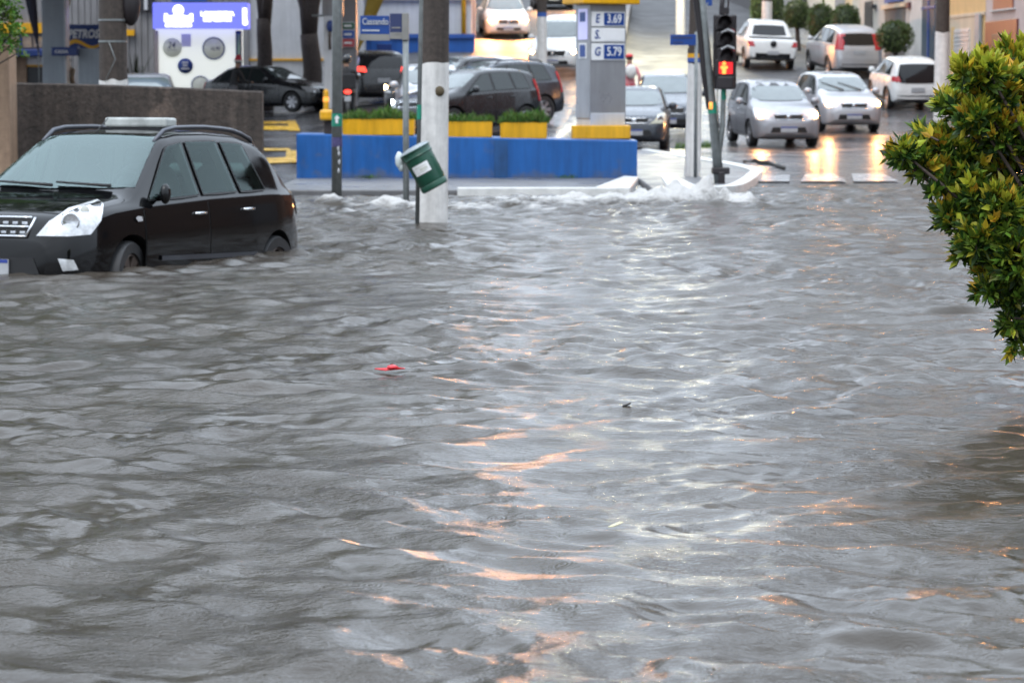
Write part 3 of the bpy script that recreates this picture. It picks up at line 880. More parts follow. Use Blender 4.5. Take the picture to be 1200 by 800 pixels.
SUV = rescale(HATCH, 4.35, 1.68, 1.78); SUV['wheels'] = (.88, 3.5, .34)

def wheel_parts(root, x, y, r, sgn, rim_mat, steer=0.0, w=.19, simple=False):
    Mx = Matrix.Translation((x, y, r)) @ Matrix.Rotation(steer, 4, 'Z') @ Matrix.Rotation(-sgn * math.pi / 2, 4, 'X')
    ri = r * .66
    wh = MB()
    wh.lathe([(ri * .3, -w * .3), (ri, -w * .35), (ri, w * .1)], 20, Mx)
    hub = wh.build('wheel', MT['trim'], root)
    t = MB()
    t.lathe([(ri, -w / 2), (r * .95, -w / 2), (r, -w * .36), (r, w * .36), (r * .95, w / 2), (ri * 1.03, w / 2), (ri, w * .38)], 28, Mx)
    t.build('tyre', MT['rubber'], hub, sharp=50)
    m = MB()
    m.lathe([(ri, w * .40), (ri * .93, w * .44), (ri * .90, w * .28), (ri * .86, w * .10)], 28, Mx)
    ns = 6
    for k in range(ns):
        a = 2 * math.pi * k / ns
        c, s_ = math.cos(a), math.sin(a)
        q = [(-.035, .04), (.035, .04), (.055, ri * .91), (-.055, ri * .91)]
        vs = [Mx @ Vector((c * py - s_ * px, s_ * py + c * px, w * (.36 if py < .1 else .42))) for px, py in q]
        nrm = (Mx.to_3x3() @ Vector((0, 0, -.03)))
        m.prism(vs, nrm)
    m.lathe([(.06, w * .2), (.06, w * .42), (.04, w * .45), (0.001, w * .45)], 14, Mx)
    m.build('rim', rim_mat, hub, sharp=40)

def car(name, label, cat, sp, pos, fwd, paint_mat, group=None, z=None, pitch_car=None, lit=None, tail_lit=False, glass=None, wsglass=None,
        rim=None, rails=False, detail=1, dark_sill=False, arch_trim=False, simple_nose=False, steer=0.0, roll=0.0, lower_black=False, hl_lens=None,
        lit_side=(1, -1), mirror_mat=None, wiper=False, spoiler=False):
    L, Wd, Hh = sp['L'], sp['W'], sp['H']
    top, belt, bot, plan = sm(sp['top'], .03), sm(sp['belt'], .05), sm(sp['bottom'], .04), sm(sp['plan'], .015)
    wr0 = sp['wr']; G = Hh - belt(L / 2)
    f = Vector((fwd[0], fwd[1], 0)).normalized()
    x0, y0 = pos
    za = gz(x0 + f.x * 1.3, y0 + f.y * 1.3); zb_ = gz(x0 - f.x * 1.3, y0 - f.y * 1.3)
    slope = math.atan2(za - zb_, 2.6)
    zc = (za + zb_) / 2
    if z is not None: zc = z; slope = 0
    if pitch_car is not None: slope = pitch_car
    root = thing(name, label, cat, (x0, y0, zc), 0, group)
    yaw = math.atan2(f.y, f.x)
    root.rotation_euler = (roll, -slope, yaw)
    def sect(t):
        w = plan(t); b0 = bot(t); zt = top(t); be = min(belt(t), zt - .02)
        g = max(.02, zt - be); k = min(1, max(0, (g - .12) / (G - .12)))
        wr = min(w * .94, (1 - k) * w * .90 + k * wr0)
        drop = min(.075, g * .55); h = be - b0
        e = zt - drop
        side_z = be + .82 * (e - be); side_w = w * .935 + (wr - w * .935) * .80
        return [(0, b0), (w * .55, b0), (w * .86, b0 + .01), (w * .955, b0 + .07 * h), (w * .985, b0 + .25 * h), (w, b0 + .52 * h), (w * .99, b0 + .80 * h),
                (w * .962, be - .018), (w * .938, be + min(.012, g * .2)), (side_w, side_z), (wr, e), (wr * .90, zt - drop * .28), (wr * .55, zt - drop * .05), (0, zt)]
    base_t = [0, .008, .02, .04, .065, .1, .14, .19, .25, .32]
    ts = base_t + list(np.arange(.4, L - .36, .075)) + [L - v for v in reversed(base_t)]
    vs, fs = [], []
    ring_n = None
    for t in ts:
        half = chaikin(sect(t), 2)
        ring = [(L / 2 - t, p[0], p[1]) for p in half] + [(L / 2 - t, -p[0], p[1]) for p in reversed(half[1:-1])]
        ring_n = len(ring); vs += ring
    n = len(ts)
    for i in range(n - 1):
        for k in range(ring_n):
            k2 = (k + 1) % ring_n
            fs.append((i * ring_n + k, i * ring_n + k2, (i + 1) * ring_n + k2, (i + 1) * ring_n + k))
    fs.append(tuple(range(ring_n))); fs.append(tuple(reversed(range((n - 1) * ring_n, n * ring_n))))
    mb = MB(); mb.add(vs, fs, 0, True)
    body = mb.build('body', [paint_mat, MT['seam']], root)
    bvh = BVHTree.FromPolygons([tuple(v.co) for v in body.data.vertices], [tuple(p.vertices) for p in body.data.polygons])
    # cut the wheel arches
    tf, tr, r = sp['wheels']; ra = r * 1.17
    cut = MB()
    for t in (tf, tr):
        for s in (1, -1):
            cut.lathe([(ra, -.17), (ra, .17)], 36, Matrix.Translation((L / 2 - t, s * (Wd / 2 - .06), r)) @ Matrix.Rotation(math.pi / 2, 4, 'X'), smooth=True, closed=True)
    c = cut.build('cutter', [MT['seam'], MT['seam']])
    md = body.modifiers.new('b', 'BOOLEAN'); md.object = c; md.operation = 'DIFFERENCE'; md.solver = 'EXACT'
    try: md.material_mode = 'TRANSFER'
    except Exception: pass
    if glass is not None:
        # hollow the cabin and open the side windows
        cab = MB(); vs2, fs2, rn = [], [], 0
        tss = np.linspace(sp['cowl'] + .12, L - .42, 26)
        for t in tss:
            half = [p for p in chaikin(sect(t), 2)]
            zf_ = .72
            hp = [(max(0, p[0] - .075), min(max(p[1], zf_), top(t) - .06)) for p in half]
            ring = [(L / 2 - t, p[0] + 1e-4, p[1]) for p in hp[1:-1]] + [(L / 2 - t, -p[0] - 1e-4, p[1]) for p in reversed(hp[1:-1])]
            rn = len(ring); vs2 += ring
        # a simple tapering hexagonal room is more robust for the boolean
        vs2, fs2 = [], []; rn = 6
        for t in tss:
            e_ = max(belt(t) + .02, top(t) - .11); wb = plan(t) * .92 - .05; kk = min(1, max(0, (top(t) - belt(t) - .12) / (G - .12))); wt_ = min(wb, (1 - kk) * wb + kk * (wr0 - .075))
            vs2 += [(L / 2 - t, -wb, .70), (L / 2 - t, wb, .70), (L / 2 - t, wb, belt(t)), (L / 2 - t, wt_, e_), (L / 2 - t, -wt_, e_), (L / 2 - t, -wb, belt(t))]
        for i in range(len(tss) - 1):
            for k in range(rn): fs2.append((i * rn + k, i * rn + (k + 1) % rn, (i + 1) * rn + (k + 1) % rn, (i + 1) * rn + k))
        fs2 += [tuple(range(rn)), tuple(reversed(range((len(tss) - 1) * rn, len(tss) * rn)))]
        cab.add(vs2, fs2)
        c2 = cab.build('cutter', [MT['headliner'], MT['headliner']])
        hol = MB(); screens = []
        for (a, at_, b, bt) in sp['panes']:
            ed = lambda t: top(t) - .075
            poly = [(L / 2 - t, 0, belt(t) + .04) for t in np.linspace(a + .01, b - .01, 6)] + [(L / 2 - t, 0, ed(t) - .034) for t in np.linspace(bt - .01, at_ + .01, 6)]
            hol.prism([(p[0], -1.2, p[2]) for p in poly], (0, 2.4, 0))
        z0_, z1_, h0_, h1_ = sp['ws']; z0_ += .03
        for sx_, (za_, zb3, ha_, hb_) in ((1, (z0_, z1_ - .02, h0_ - .03, h1_ - .02)), (-1, (sp['rg'][0] + .02, sp['rg'][1] - .02, sp['rg'][2] - .04, sp['rg'][3] - .03))):
            xa_ = sx_ * (L / 2 + .3); xb_ = (L / 2 - sp['cowl'] - 1.0) if sx_ > 0 else (-L / 2 + .95)
            scr = MB(); scr.prism([(xa_, -ha_, za_), (xa_, ha_, za_), (xa_, hb_, zb3), (xa_, -hb_, zb3)], (xb_ - xa_, 0, 0))
            screens.append(scr.build('cutter', [MT['headliner'], MT['headliner']]))
        c3 = hol.build('cutter', [MT['headliner'], MT['headliner']])
        for cc_ in (c2, c3, *screens[:2]):
            md2 = body.modifiers.new('b', 'BOOLEAN'); md2.object = cc_; md2.operation = 'DIFFERENCE'; md2.solver = 'EXACT'
            try: md2.material_mode = 'TRANSFER'
            except Exception: pass
    keep = root.matrix_world
    root_loc, root_rot = root.location.copy(), root.rotation_euler.copy()
    root.location = (0, 0, 0); root.rotation_euler = (0, 0, 0)
    me = eval_mesh(body)
    root.location = root_loc; root.rotation_euler = root_rot
    body.modifiers.clear(); old = body.data; body.data = me; bpy.data.meshes.remove(old); me.name = 'body'
    if glass is not None:
        for cc_ in (c2, c3, *screens): bpy.data.objects.remove(cc_)
    cm = c.data; bpy.data.objects.remove(c); bpy.data.meshes.remove(cm)
    me.set_sharp_from_angle(angle=R(38))

    gs = .07 if detail > 1 else .12
    def panel(nm, poly, dv, off, mat, parent=root, grid=gs, build=True):
        dv = Vector(dv).normalized()
        if abs(dv.z) > .9: U, V = Vector((1, 0, 0)), Vector((0, 1, 0))
        else: U = Vector((0, 0, 1)).cross(dv).normalized(); V = Vector((0, 0, 1))
        P2 = [(Vector(p).dot(U), Vector(p).dot(V)) for p in poly]
        bd = []
        for i in range(len(P2)):
            a, b = Vector(P2[i]), Vector(P2[(i + 1) % len(P2)])
            k = max(1, int((b - a).length / grid))
            for j in range(k): bd.append(a + (b - a) * j / k)
        nb = len(bd)
        us = [p.x for p in bd]; vv = [p.y for p in bd]
        def inside(p):
            c_ = False
            for i in range(len(P2)):
                a, b = P2[i], P2[(i + 1) % len(P2)]
                if (a[1] > p[1]) != (b[1] > p[1]) and p[0] < (b[0] - a[0]) * (p[1] - a[1]) / (b[1] - a[1]) + a[0]: c_ = not c_
            return c_
        pts = list(bd)
        for u in np.arange(min(us) + grid / 2, max(us), grid):
            for v in np.arange(min(vv) + grid / 2, max(vv), grid):
                if inside((u, v)) and min((Vector((u, v)) - q).length for q in bd) > grid * .4: pts.append(Vector((u, v)))
        r_ = delaunay_2d_cdt(pts, [(i, (i + 1) % nb) for i in range(nb)], [list(range(nb))], 1, 1e-5)
        V3, ok = [], []
        for p in r_[0]:
            o = U * p.x + V * p.y - dv * 6
            loc, nr, ix, di = bvh.ray_cast(o, dv)
            if loc is None:
                V3.append(Vector((0, 0, 0))); ok.append(False)
            else:
                if nr.dot(dv) > 0: nr = -nr
                V3.append(loc + nr * off * .5 - dv * off * .7); ok.append(True)
        F3 = [tuple(f_) for f_ in r_[2] if all(ok[i] for i in f_)]
        if not F3: return None
        m_ = MB(); m_.add(V3, F3, 0, True)
        o_ = m_.build(nm, mat, parent, recalc=False)
        bm = bmesh.new(); bm.from_mesh(o_.data)
        bmesh.ops.delete(bm, geom=[v for v in bm.verts if not v.link_faces], context='VERTS')
        for f_ in bm.faces:
            if f_.normal.dot(dv) > 0: f_.normal_flip()
        bm.to_mesh(o_.data); bm.free()
        return o_
    cx = lambda t: L / 2 - t
    solid = glass is None
    glass = glass or MT['glass']; wsglass = wsglass or MT['windshield']
    edge = lambda t: top(t) - .075
    # doors with their seams
    for s in (1, -1):
        dv = (0, -s, 0)
        for i, (a, b) in enumerate(sp['doors']):
            lo = max(bot((a + b) / 2) + .13, .2)
            def dpoly(g):
                p = [(cx(a + g), 0, lo + g), (cx(b - g), 0, lo + g)]
                if b > tr - ra and b > L * .6:   # rear door steps over the wheel
                    p = [(cx(a + g), 0, lo + g), (cx(tr - ra - .02 - g), 0, lo + g), (cx(tr - ra * .85 - g), 0, r + ra * .55), (cx(b - g), 0, r + ra * 1.05)]
                return p + [(cx(b - g), 0, belt(b) - .035), (cx(a + g), 0, belt(a) - .035)]
            if detail >= 1:
                panel('door_seam', dpoly(-.010), dv, .003, MT['seam'])
            d_ = panel('door', dpoly(0), dv, .007, paint_mat)
            if d_ and detail >= 1:
                hx = cx(b - .17); hz = belt(b) - .13
                loc, nr, ix, di = bvh.ray_cast(Vector((hx, s * 3, hz)), Vector(dv))
                if loc:
                    h_ = MB(); h_.tube([(hx + .09, loc.y + s * .008, hz), (hx + .07, loc.y + s * .035, hz), (hx - .07, loc.y + s * .035, hz + .004), (hx - .09, loc.y + s * .008, hz + .004)], [.010, .013, .013, .010], 8)
                    h_.build('handle', MT['chrome'] if detail > 1 else paint_mat, d_)
        # black window surround, then the panes
        p0, p1 = sp['panes'][0], sp['panes'][-1]
        bts = list(np.linspace(p0[0] - .07, p1[2] + .05, 12)); tps = list(np.linspace(p1[3] + .04, p0[1] - .03, 10))
        if solid: panel('window_surround', [(cx(t), 0, belt(t) + .018) for t in bts] + [(cx(t), 0, edge(t) - .012) for t in tps], dv, .006, MT['trim'])
        for (a, at_, b, bt) in sp['panes']:
            lows = [(cx(t), 0, belt(t) + .035) for t in np.linspace(a, b, 6)]
            ups = [(cx(t), 0, edge(t) - .03) for t in np.linspace(bt, at_, 6)]
            panel('side_window', lows + ups, dv, .012, glass)
            if not solid:      # rubber seal round a see-through pane
                poly = lows + ups; c_ = sum((Vector(p) for p in poly), Vector()) / len(poly); rv, rf = [], []
                dn = []
                for i_ in range(len(poly)):
                    a_, b2 = Vector(poly[i_]), Vector(poly[(i_ + 1) % len(poly)])
                    k_ = max(1, int((b2 - a_).length / .06))
                    dn += [a_.lerp(b2, j_ / k_) for j_ in range(k_)]
                for p_ in dn:
                    out_ = (p_ - c_).normalized()
                    for e_ in (-.016, .016):
                        q_ = p_ + out_ * e_
                        l_ = bvh.ray_cast(Vector((q_.x, s * 3, q_.z)), Vector(dv))[0]
                        rv.append((l_ if l_ else Vector((q_.x, s * .7, q_.z))) - Vector(dv) * .014)
                nn_ = len(dn)
                rf = [(2 * i_, 2 * i_ + 1, 2 * ((i_ + 1) % nn_) + 1, 2 * ((i_ + 1) % nn_)) for i_ in range(nn_)]
                m_ = MB(); m_.add(rv, rf, 0, True); m_.build('window_seal', MT['trim'], root)
        # mirror
        mt_ = sp['panes'][0][0] + .12; mz = belt(mt_) + .10; my = plan(mt_)
        ms = .42 if detail > 1 else 1.0
        mm = MB(); mm.ball((cx(mt_), s * (my + .085 * ms), mz - .03 * (1 - ms)), (.055, .105 * ms, .085), 14, 10)
        mm.tube([(cx(mt_ + .02), s * (my * .93), belt(mt_) + .05), (cx(mt_), s * (my + .06), mz - .02)], [.03, .025], 8)
        mm.build('mirror', mirror_mat or paint_mat, root)
    # windscreen and rear glass
    z0, z1, h0, h1 = sp['ws']
    def trap(z0, z1, h0, h1, e):
        n_ = 7
        return ([(0, y_, z0 - e - .018 * (abs(y_) / h0) ** 2 * -1) for y_ in np.linspace(-(h0 + e), h0 + e, n_)] + [(0, y_, z1 + e - .02 * (abs(y_) / h1) ** 2) for y_ in np.linspace(h1 + e, -(h1 + e), n_)])
    if solid: panel('windshield_seal', trap(z0, z1, h0, h1, .02), (-1, 0, 0), .004, MT['trim'])
    wso = panel('windshield', trap(z0, z1, h0, h1, 0), (-1, 0, 0), .009, wsglass)
    z0r, z1r, h0r, h1r = sp['rg']
    panel('rear_window', trap(z0r, z1r, h0r, h1r, 0), (1, 0, 0), .009, MT['dark_glass'] if solid else glass)
    if wiper:
        for ya, yb, dz_ in ((.42, -.12, .19), (-.05, -.55, .19)) if wiper != 'parked' else ((.55, .02, .035), (.0, -.56, .035)):
            l0 = bvh.ray_cast(Vector((5, ya, z0 + .01)), Vector((-1, 0, 0)))[0]; l1 = bvh.ray_cast(Vector((5, yb, z0 + dz_)), Vector((-1, 0, 0)))[0]
            if l0 and l1:
                w_ = MB(); w_.tube([l0 + Vector((.03, 0, .02)), l1 + Vector((.03, 0, .02))], [.016, .010], 6); w_.build('wiper', MT['trim'], root)
    # nose
    gw, g0, g1 = sp['grille']
    pg = panel('grille', [(0, -gw * .9, g0), (0, gw * .9, g0), (0, gw, g1), (0, -gw, g1)], (-1, 0, 0), .006, MT['seam'])
    fr = lambda y_, z_: bvh.ray_cast(Vector((5, y_, z_)), Vector((-1, 0, 0)))[0] or Vector((L / 2, y_, z_))
    if pg:
        b_ = MB()
        rows = [g0, g1] if detail < 2 else [g0, (g0 + g1) / 2, g1]
        for zz in rows:
            pts = [fr(y_, zz) + Vector((.012, 0, 0)) for y_ in np.linspace(-gw * .92, gw * .92, 9)]
            b_.tube(pts, .010 if detail > 1 else .012, 6)
        if detail > 1:
            for s in (1, -1): b_.tube([fr(s * gw * .9, g0) + Vector((.012, 0, 0)), fr(s * gw, g1) + Vector((.012, 0, 0))], .012, 6)
        b_.build('grille_trim', MT['chrome'], pg)
        if detail > 1:
            e_ = MB()
            for zz in (g0 + .03, (g0 + g1) / 2 + .03):
                for y_ in np.linspace(-gw * .8, gw * .8, 8):
                    q = fr(y_, zz); e_.box((q.x + .012, y_, zz), (.01, .05, .022))
            e_.build('grille_insert', MT['chrome'], pg, bevel=.004)
        em = MB(); q = fr(0, (g0 + g1) / 2)
        em.lathe([(.055, 0), (.055, .012), (.045, .018), (.001, .018)], 18, Matrix.Translation((q.x + .01, 0, (g0 + g1) / 2)) @ Matrix.Rotation(math.pi / 2, 4, 'Y'))
        em.build('emblem', MT['chrome'], pg)
    lowz = (bot(.1) + g0) / 2
    panel('lower_intake', [(0, -gw * 1.25, lowz - .09), (0, gw * 1.25, lowz - .09), (0, gw * 1.1, lowz + .04), (0, -gw * 1.1, lowz + .04)], (-1, 0, 0), .006, MT['trim'])
    pf = sp['plate_f']
    q = fr(0, pf)
    pb = MB(); pb.box((q.x + .02, 0, pf), (.015, .40, .13)); pl = pb.build('licence_plate', MT['plate'], root, bevel=.004)
    if detail >= 1:
        pb = MB(); pb.box((q.x + .029, 0, pf + .05), (.004, .39, .028)); pb.build('plate_band', MT['plate_blue'], pl)
    for s in (1, -1):
        dv = Vector((-.80, -s * .60, 0))
        poly = [(cx(a), s * b, c_) for a, b, c_ in sp['hl']]
        if s < 0: poly = poly[::-1]
        h_ = panel('headlight', poly, dv, .008, hl_lens or MT['lamp_clear'], grid=.05)
        ctr = sum((Vector(p) for p in poly), Vector()) / len(poly)
        ctr_in = ctr + Vector((.03, -s * .06, -.01))
        loc, nr, _, _ = bvh.ray_cast(ctr_in - dv * 3, dv)
        if loc and h_:
            Mx = Matrix.Translation(loc - dv * .014) @ Vector((1, -.0, 0)).to_track_quat('Z', 'Y').to_matrix().to_4x4()
            Mx = Matrix.Translation(loc - dv * .014) @ (-dv).to_track_quat('Z', 'Y').to_matrix().to_4x4()
            bl = MB(); bl.lathe([(.075, -.01), (.075, .012), (.06, .010), (.02, .004), (.001, .004)], 18, Mx)
            lm = lit if (lit and s in lit_side) else MT['lamp_bowl']
            bl.build('headlight_bulb', lm, h_)
            if detail > 1:
                bl = MB(); p2 = loc - dv * .012 + Vector((-.09, s * .09, .09))
                loc2 = bvh.ray_cast(p2 - dv * 3, dv)[0]
                if loc2:
                    Mx2 = Matrix.Translation(loc2 - dv * .012) @ (-dv).to_track_quat('Z', 'Y').to_matrix().to_4x4()
                    bl.lathe([(.035, -.01), (.035, .010), (.001, .006)], 14, Mx2); bl.build('indicator_bulb', MT['badge_grey'], h_)
    # tail
    for za_, zb2 in sp['tail']:
        for s in (1, -1):
            dv = Vector((.75, -s * .66, 0))
            hw = plan(L - .15)
            tx = lambda z_: -L / 2 + (0.02 if z_ < 1 else .02)
            poly = [(-L / 2, s * (hw * .74), za_), (-L / 2 + .22, s * (hw + .03), za_ + .02), (-L / 2 + .26, s * (hw), zb2), (-L / 2 + .05, s * (hw * .82), zb2)]
            if s > 0: poly = poly[::-1]
            panel('tail_light', poly, dv, .010, MT['tail_lit'] if tail_lit else MT['tail'], grid=.05)
    rr = lambda y_, z_: bvh.ray_cast(Vector((-5, y_, z_)), Vector((1, 0, 0)))[0] or Vector((-L / 2, y_, z_))
    pr = sp['plate_r']; q = rr(0, pr)
    pb = MB(); pb.box((q.x - .02, 0, pr), (.015, .40, .13)); pl = pb.build('licence_plate', MT['plate'], root, bevel=.004)
    if lower_black:
        zz = bot(L - .2) + .02
        panel('rear_bumper_trim', [(0, -.66, zz), (0, .66, zz), (0, .60, zz + .2), (0, -.60, zz + .2)], (1, 0, 0), .008, MT['trim'])
    if dark_sill:
        for s in (1, -1):
            zz = bot(L / 2) + .03
            panel('sill_trim', [(cx(tf + ra), 0, zz), (cx(tr - ra), 0, zz), (cx(tr - ra), 0, zz + .13), (cx(tf + ra), 0, zz + .13)], (0, -s, 0), .010, MT['trim'])
    if arch_trim:
        for t in (tf, tr):
            for s in (1, -1):
                a_ = MB(); pts = []
                for an in np.linspace(math.radians(8), math.radians(172), 15):
                    x_, z_ = cx(t) + ra * math.cos(an), r + ra * math.sin(an)
                    l_ = bvh.ray_cast(Vector((x_, s * 3, z_)), Vector((0, -s, 0)))[0]
                    if l_: pts.append((x_, l_.y, z_))
                if len(pts) > 3:
                    a_.tube(pts, .026, 8); a_.build('arch_trim', MT['trim'], root)
    for t, st in ((tf, steer), (tr, 0.0)):
        for s in (1, -1):
            wheel_parts(root, cx(t), s * (Wd / 2 - .115), r, s, rim or MT['alloy'], st)
    if rails:
        for s in (1, -1):
            pts = []
            a_, b_ = sp['panes'][0][1] - .02, L - .62
            for i, t in enumerate(np.linspace(a_, b_, 12)):
                u = i / 11
                yy = wr0 * .90 * s
                l_ = bvh.ray_cast(Vector((cx(t), yy, 4)), Vector((0, 0, -1)))[0]
                if l_: pts.append(l_ + Vector((0, 0, .055 * min(1, math.sin(math.pi * u) * 3.2) - .004)))
            rl = MB(); rl.tube(pts, [.016] + [.021] * (len(pts) - 2) + [.016], 10); rl.build('roof_rail', MT['rail'], root)
    if spoiler:
        sp_ = MB()
        t0 = L - .32; zt = top(t0)
        sp_.prism([(cx(t0 - .1), -wr0 * .86, top(t0 - .1) + .012), (cx(t0 - .1), wr0 * .86, top(t0 - .1) + .012), (cx(t0 + .16), wr0 * .80, zt - .02), (cx(t0 + .16), -wr0 * .80, zt - .02)], (0, 0, .03))
        sp_.build('spoiler', paint_mat, root, bevel=.01)
    return root, bvh, panel, dict(cx=cx, belt=belt, top=top, bot=bot, plan=plan, L=L, sp=sp)
# ------------------------------------------------------------------ people (skinned figures)
def person(name, label, pos, yaw, h=1.68, group=None, lean=0.0, top_m='black_cloth', leg_m='grey_cloth', pose='stand', z=None):
    root = thing(name, label, 'person', (pos[0], pos[1], gz(*pos) if z is None else z), yaw, group)
    k = h / 1.7
    fwd = Vector((0, 1, 0))      # figure faces +Y in its own frame
    J = {}
    hip = Vector((0, 0, .92)); J['hip'] = hip
    ln = math.sin(lean); lc = math.cos(lean)
    def up(p, d): return p + Vector((0, ln * d, lc * d))
    J['waist'] = up(hip, .16); J['chest'] = up(hip, .36); J['neck'] = up(hip, .54)
    J['head0'] = J['neck'] + Vector((0, ln * .06 + .015, .09)); J['head1'] = J['head0'] + Vector((0, .015 + ln * .03, .11))
    pts, rad, ed, names = [], [], [], {}
    def add(n, p, r):
        names[n] = len(pts); pts.append(Vector(p)); rad.append(r); return names[n]
    add('hip', hip, (.135, .105)); add('waist', J['waist'], (.125, .095)); add('chest', J['chest'], (.15, .11)); add('neck', J['neck'], (.062, .062))
    add('head0', J['head0'], (.078, .088)); add('head1', J['head1'], (.085, .095))
    ed += [(0, 1), (1, 2), (2, 3), (3, 4), (4, 5)]
    for s, sn in ((1, 'r'), (-1, 'l')):
        if pose == 'ride':
            kn, an, ft = Vector((s * .20, .34, .78)), Vector((s * .17, .16, .38)), Vector((s * .17, .32, .33))
            el, wr_, hd = up(hip, .30) + Vector((s * .30, .18, 0)), up(hip, .22) + Vector((s * .30, .44, 0)), up(hip, .22) + Vector((s * .30, .52, .0))
        elif pose == 'walk':
            kn, an, ft = Vector((s * .10, .12 * s + .04, .48)), Vector((s * .10, .20 * s - .04, .08)), Vector((s * .10, .20 * s + .13, .04))
            el, wr_, hd = up(hip, .26) + Vector((s * .25, -.10 * s, 0)), up(hip, .02) + Vector((s * .26, -.14 * s + .1, 0)), up(hip, -.07) + Vector((s * .25, -.14 * s + .14, 0))
        elif pose == 'lean':
            kn, an, ft = Vector((s * .10, .03, .48)), Vector((s * .11, 0, .08)), Vector((s * .12, .14, .04))
            el, wr_, hd = up(hip, .30) + Vector((s * .22, .20, -.14)), up(hip, .28) + Vector((s * .16, .44, -.16)), up(hip, .28) + Vector((s * .14, .53, -.16))
        else:
            kn, an, ft = Vector((s * .10, .03, .48)), Vector((s * .11, 0, .08)), Vector((s * .12, .14, .04))
            el, wr_, hd = up(hip, .26) + Vector((s * .25, -.02, 0)), up(hip, .02) + Vector((s * .26, .06, 0)), up(hip, -.08) + Vector((s * .25, .09, 0))
        i = add('hipj' + sn, (s * .095, 0, .86), (.095, .10)); ed.append((0, i))
        j = add('knee' + sn, kn, (.062, .065)); ed.append((i, j)); i = j
        j = add('ank' + sn, an, (.042, .045)); ed.append((i, j)); i = j
        j = add('toe' + sn, ft, (.042, .035)); ed.append((i, j))
        i = add('sho' + sn, up(hip, .47) + Vector((s * .185, 0, 0)), (.062, .062)); ed.append((2, i))
        j = add('elb' + sn, el, (.045, .045)); ed.append((i, j)); i = j
        j = add('wri' + sn, wr_, (.032, .032)); ed.append((i, j)); i = j
        j = add('hand' + sn, hd, (.034, .026)); ed.append((i, j))
    me = bpy.data.meshes.new('body'); bm = bmesh.new()
    sk = bm.verts.layers.skin.verify()
    bv = []
    for p, r in zip(pts, rad):
        v = bm.verts.new(p * k); v[sk].radius = (r[0] * k, r[1] * k); bv.append(v)
    bv[0][sk].use_root = True
    for a, b in ed: bm.edges.new((bv[a], bv[b]))
    bm.to_mesh(me); bm.free()
    o = bpy.data.objects.new('body', me); COL.objects.link(o)
    o.modifiers.new('s', 'SKIN').use_smooth_shade = True
    ss = o.modifiers.new('u', 'SUBSURF'); ss.levels = 2; ss.render_levels = 2
    m2 = eval_mesh(o); o.modifiers.clear(); o.data = m2; bpy.data.meshes.remove(me); m2.name = 'body'
    for nm in ('skin', top_m, leg_m): m2.materials.append(MT[nm])
    nk = J['neck'] * k
    for p in m2.polygons:
        c = p.center
        p.use_smooth = True
        d_ = (c - nk); along = d_.dot(Vector((0, ln, lc)))
        hand = any((c - pts[names['hand' + s]] * k).length < .075 for s in 'rl')
        p.material_index = 0 if (along > .03 or hand) else (2 if c.z < .93 * k and (abs(c.x) < .22) and along < -.5 * k else 1)
    o.parent = root
    # hair and a nose so the head reads as a head
    hm = MB(); hc = J['head1'] * k + Vector((0, -.012, .018))
    hm.ball(hc, (.098 * k, .108 * k, .088 * k), 14, 9)
    hair = hm.build('hair', MT['hair'], root)
    return root, J, k

# ------------------------------------------------------------------ posts, poles
def utility_pole(label, px, d, r, paint_z, h=9.0, px_top=None, band=None, zb=None, border_jag=.02, group='painted concrete utility poles'):
    x = X(px, d); zb = gz(x, d) - .3 if zb is None else zb
    root = thing('utility_pole', label, 'utility pole', (x, d, zb), 0, group)
    xt = 0 if px_top is None else X(px_top, d) - x
    lean = xt / (Z(0, d) - zb) if px_top is not None else 0
    P = paint_z - zb
    seg = 40
    # shaft and painted foot are one leaning taper split at an uneven brushed edge
    mb = MB(); vs, fs = [], []
    hs = [P - .12, P + .3, P + 1.2, h * .6, h]
    rad = lambda z: r * (1.04 - .32 * z / h)
    for z in hs:
        for k in range(seg):
            a = 2 * math.pi * k / seg; vs.append((lean * z + rad(z) * .985 * math.cos(a), rad(z) * .985 * math.sin(a), z))
    for i in range(len(hs) - 1):
        for k in range(seg): fs.append((i * seg + k, i * seg + (k + 1) % seg, (i + 1) * seg + (k + 1) % seg, (i + 1) * seg + k))
    mb.add(vs, fs, 0, True); mb.build('shaft', MT['pole_dark'], root)
    mb = MB(); vs, fs = [], []
    hz = list(np.linspace(0, P - .06, 8)) + [P]
    for i, z in enumerate(hz):
        for k in range(seg):
            a = 2 * math.pi * k / seg
            zz = z + (border_jag * 2 * noise.noise(Vector((math.cos(a) * 1.6, math.sin(a) * 1.6, px))) if i == len(hz) - 1 else 0)
            q = rad(z) * (1.0 + .008 * noise.noise(Vector((math.cos(a) * 4, math.sin(a) * 4, z * 6))))
            vs.append((lean * zz + q * math.cos(a), q * math.sin(a), zz))
    for i in range(len(hz) - 1):
        for k in range(seg): fs.append((i * seg + k, i * seg + (k + 1) % seg, (i + 1) * seg + (k + 1) % seg, (i + 1) * seg + k))
    mb.add(vs, fs, 0, True); mb.build('painted_base', MT['pole_white'], root)
    if band:
        b = MB(); zb0, zb1, bm_ = band
        b.lathe([(rad(zb0 - zb) * 1.02, 0), (rad(zb0 - zb) * 1.02, zb1 - zb0)], seg, Matrix.Translation((lean * (zb0 - zb), 0, zb0 - zb))); b.build('painted_band', MT[bm_], root)
    return root, lean, rad, zb

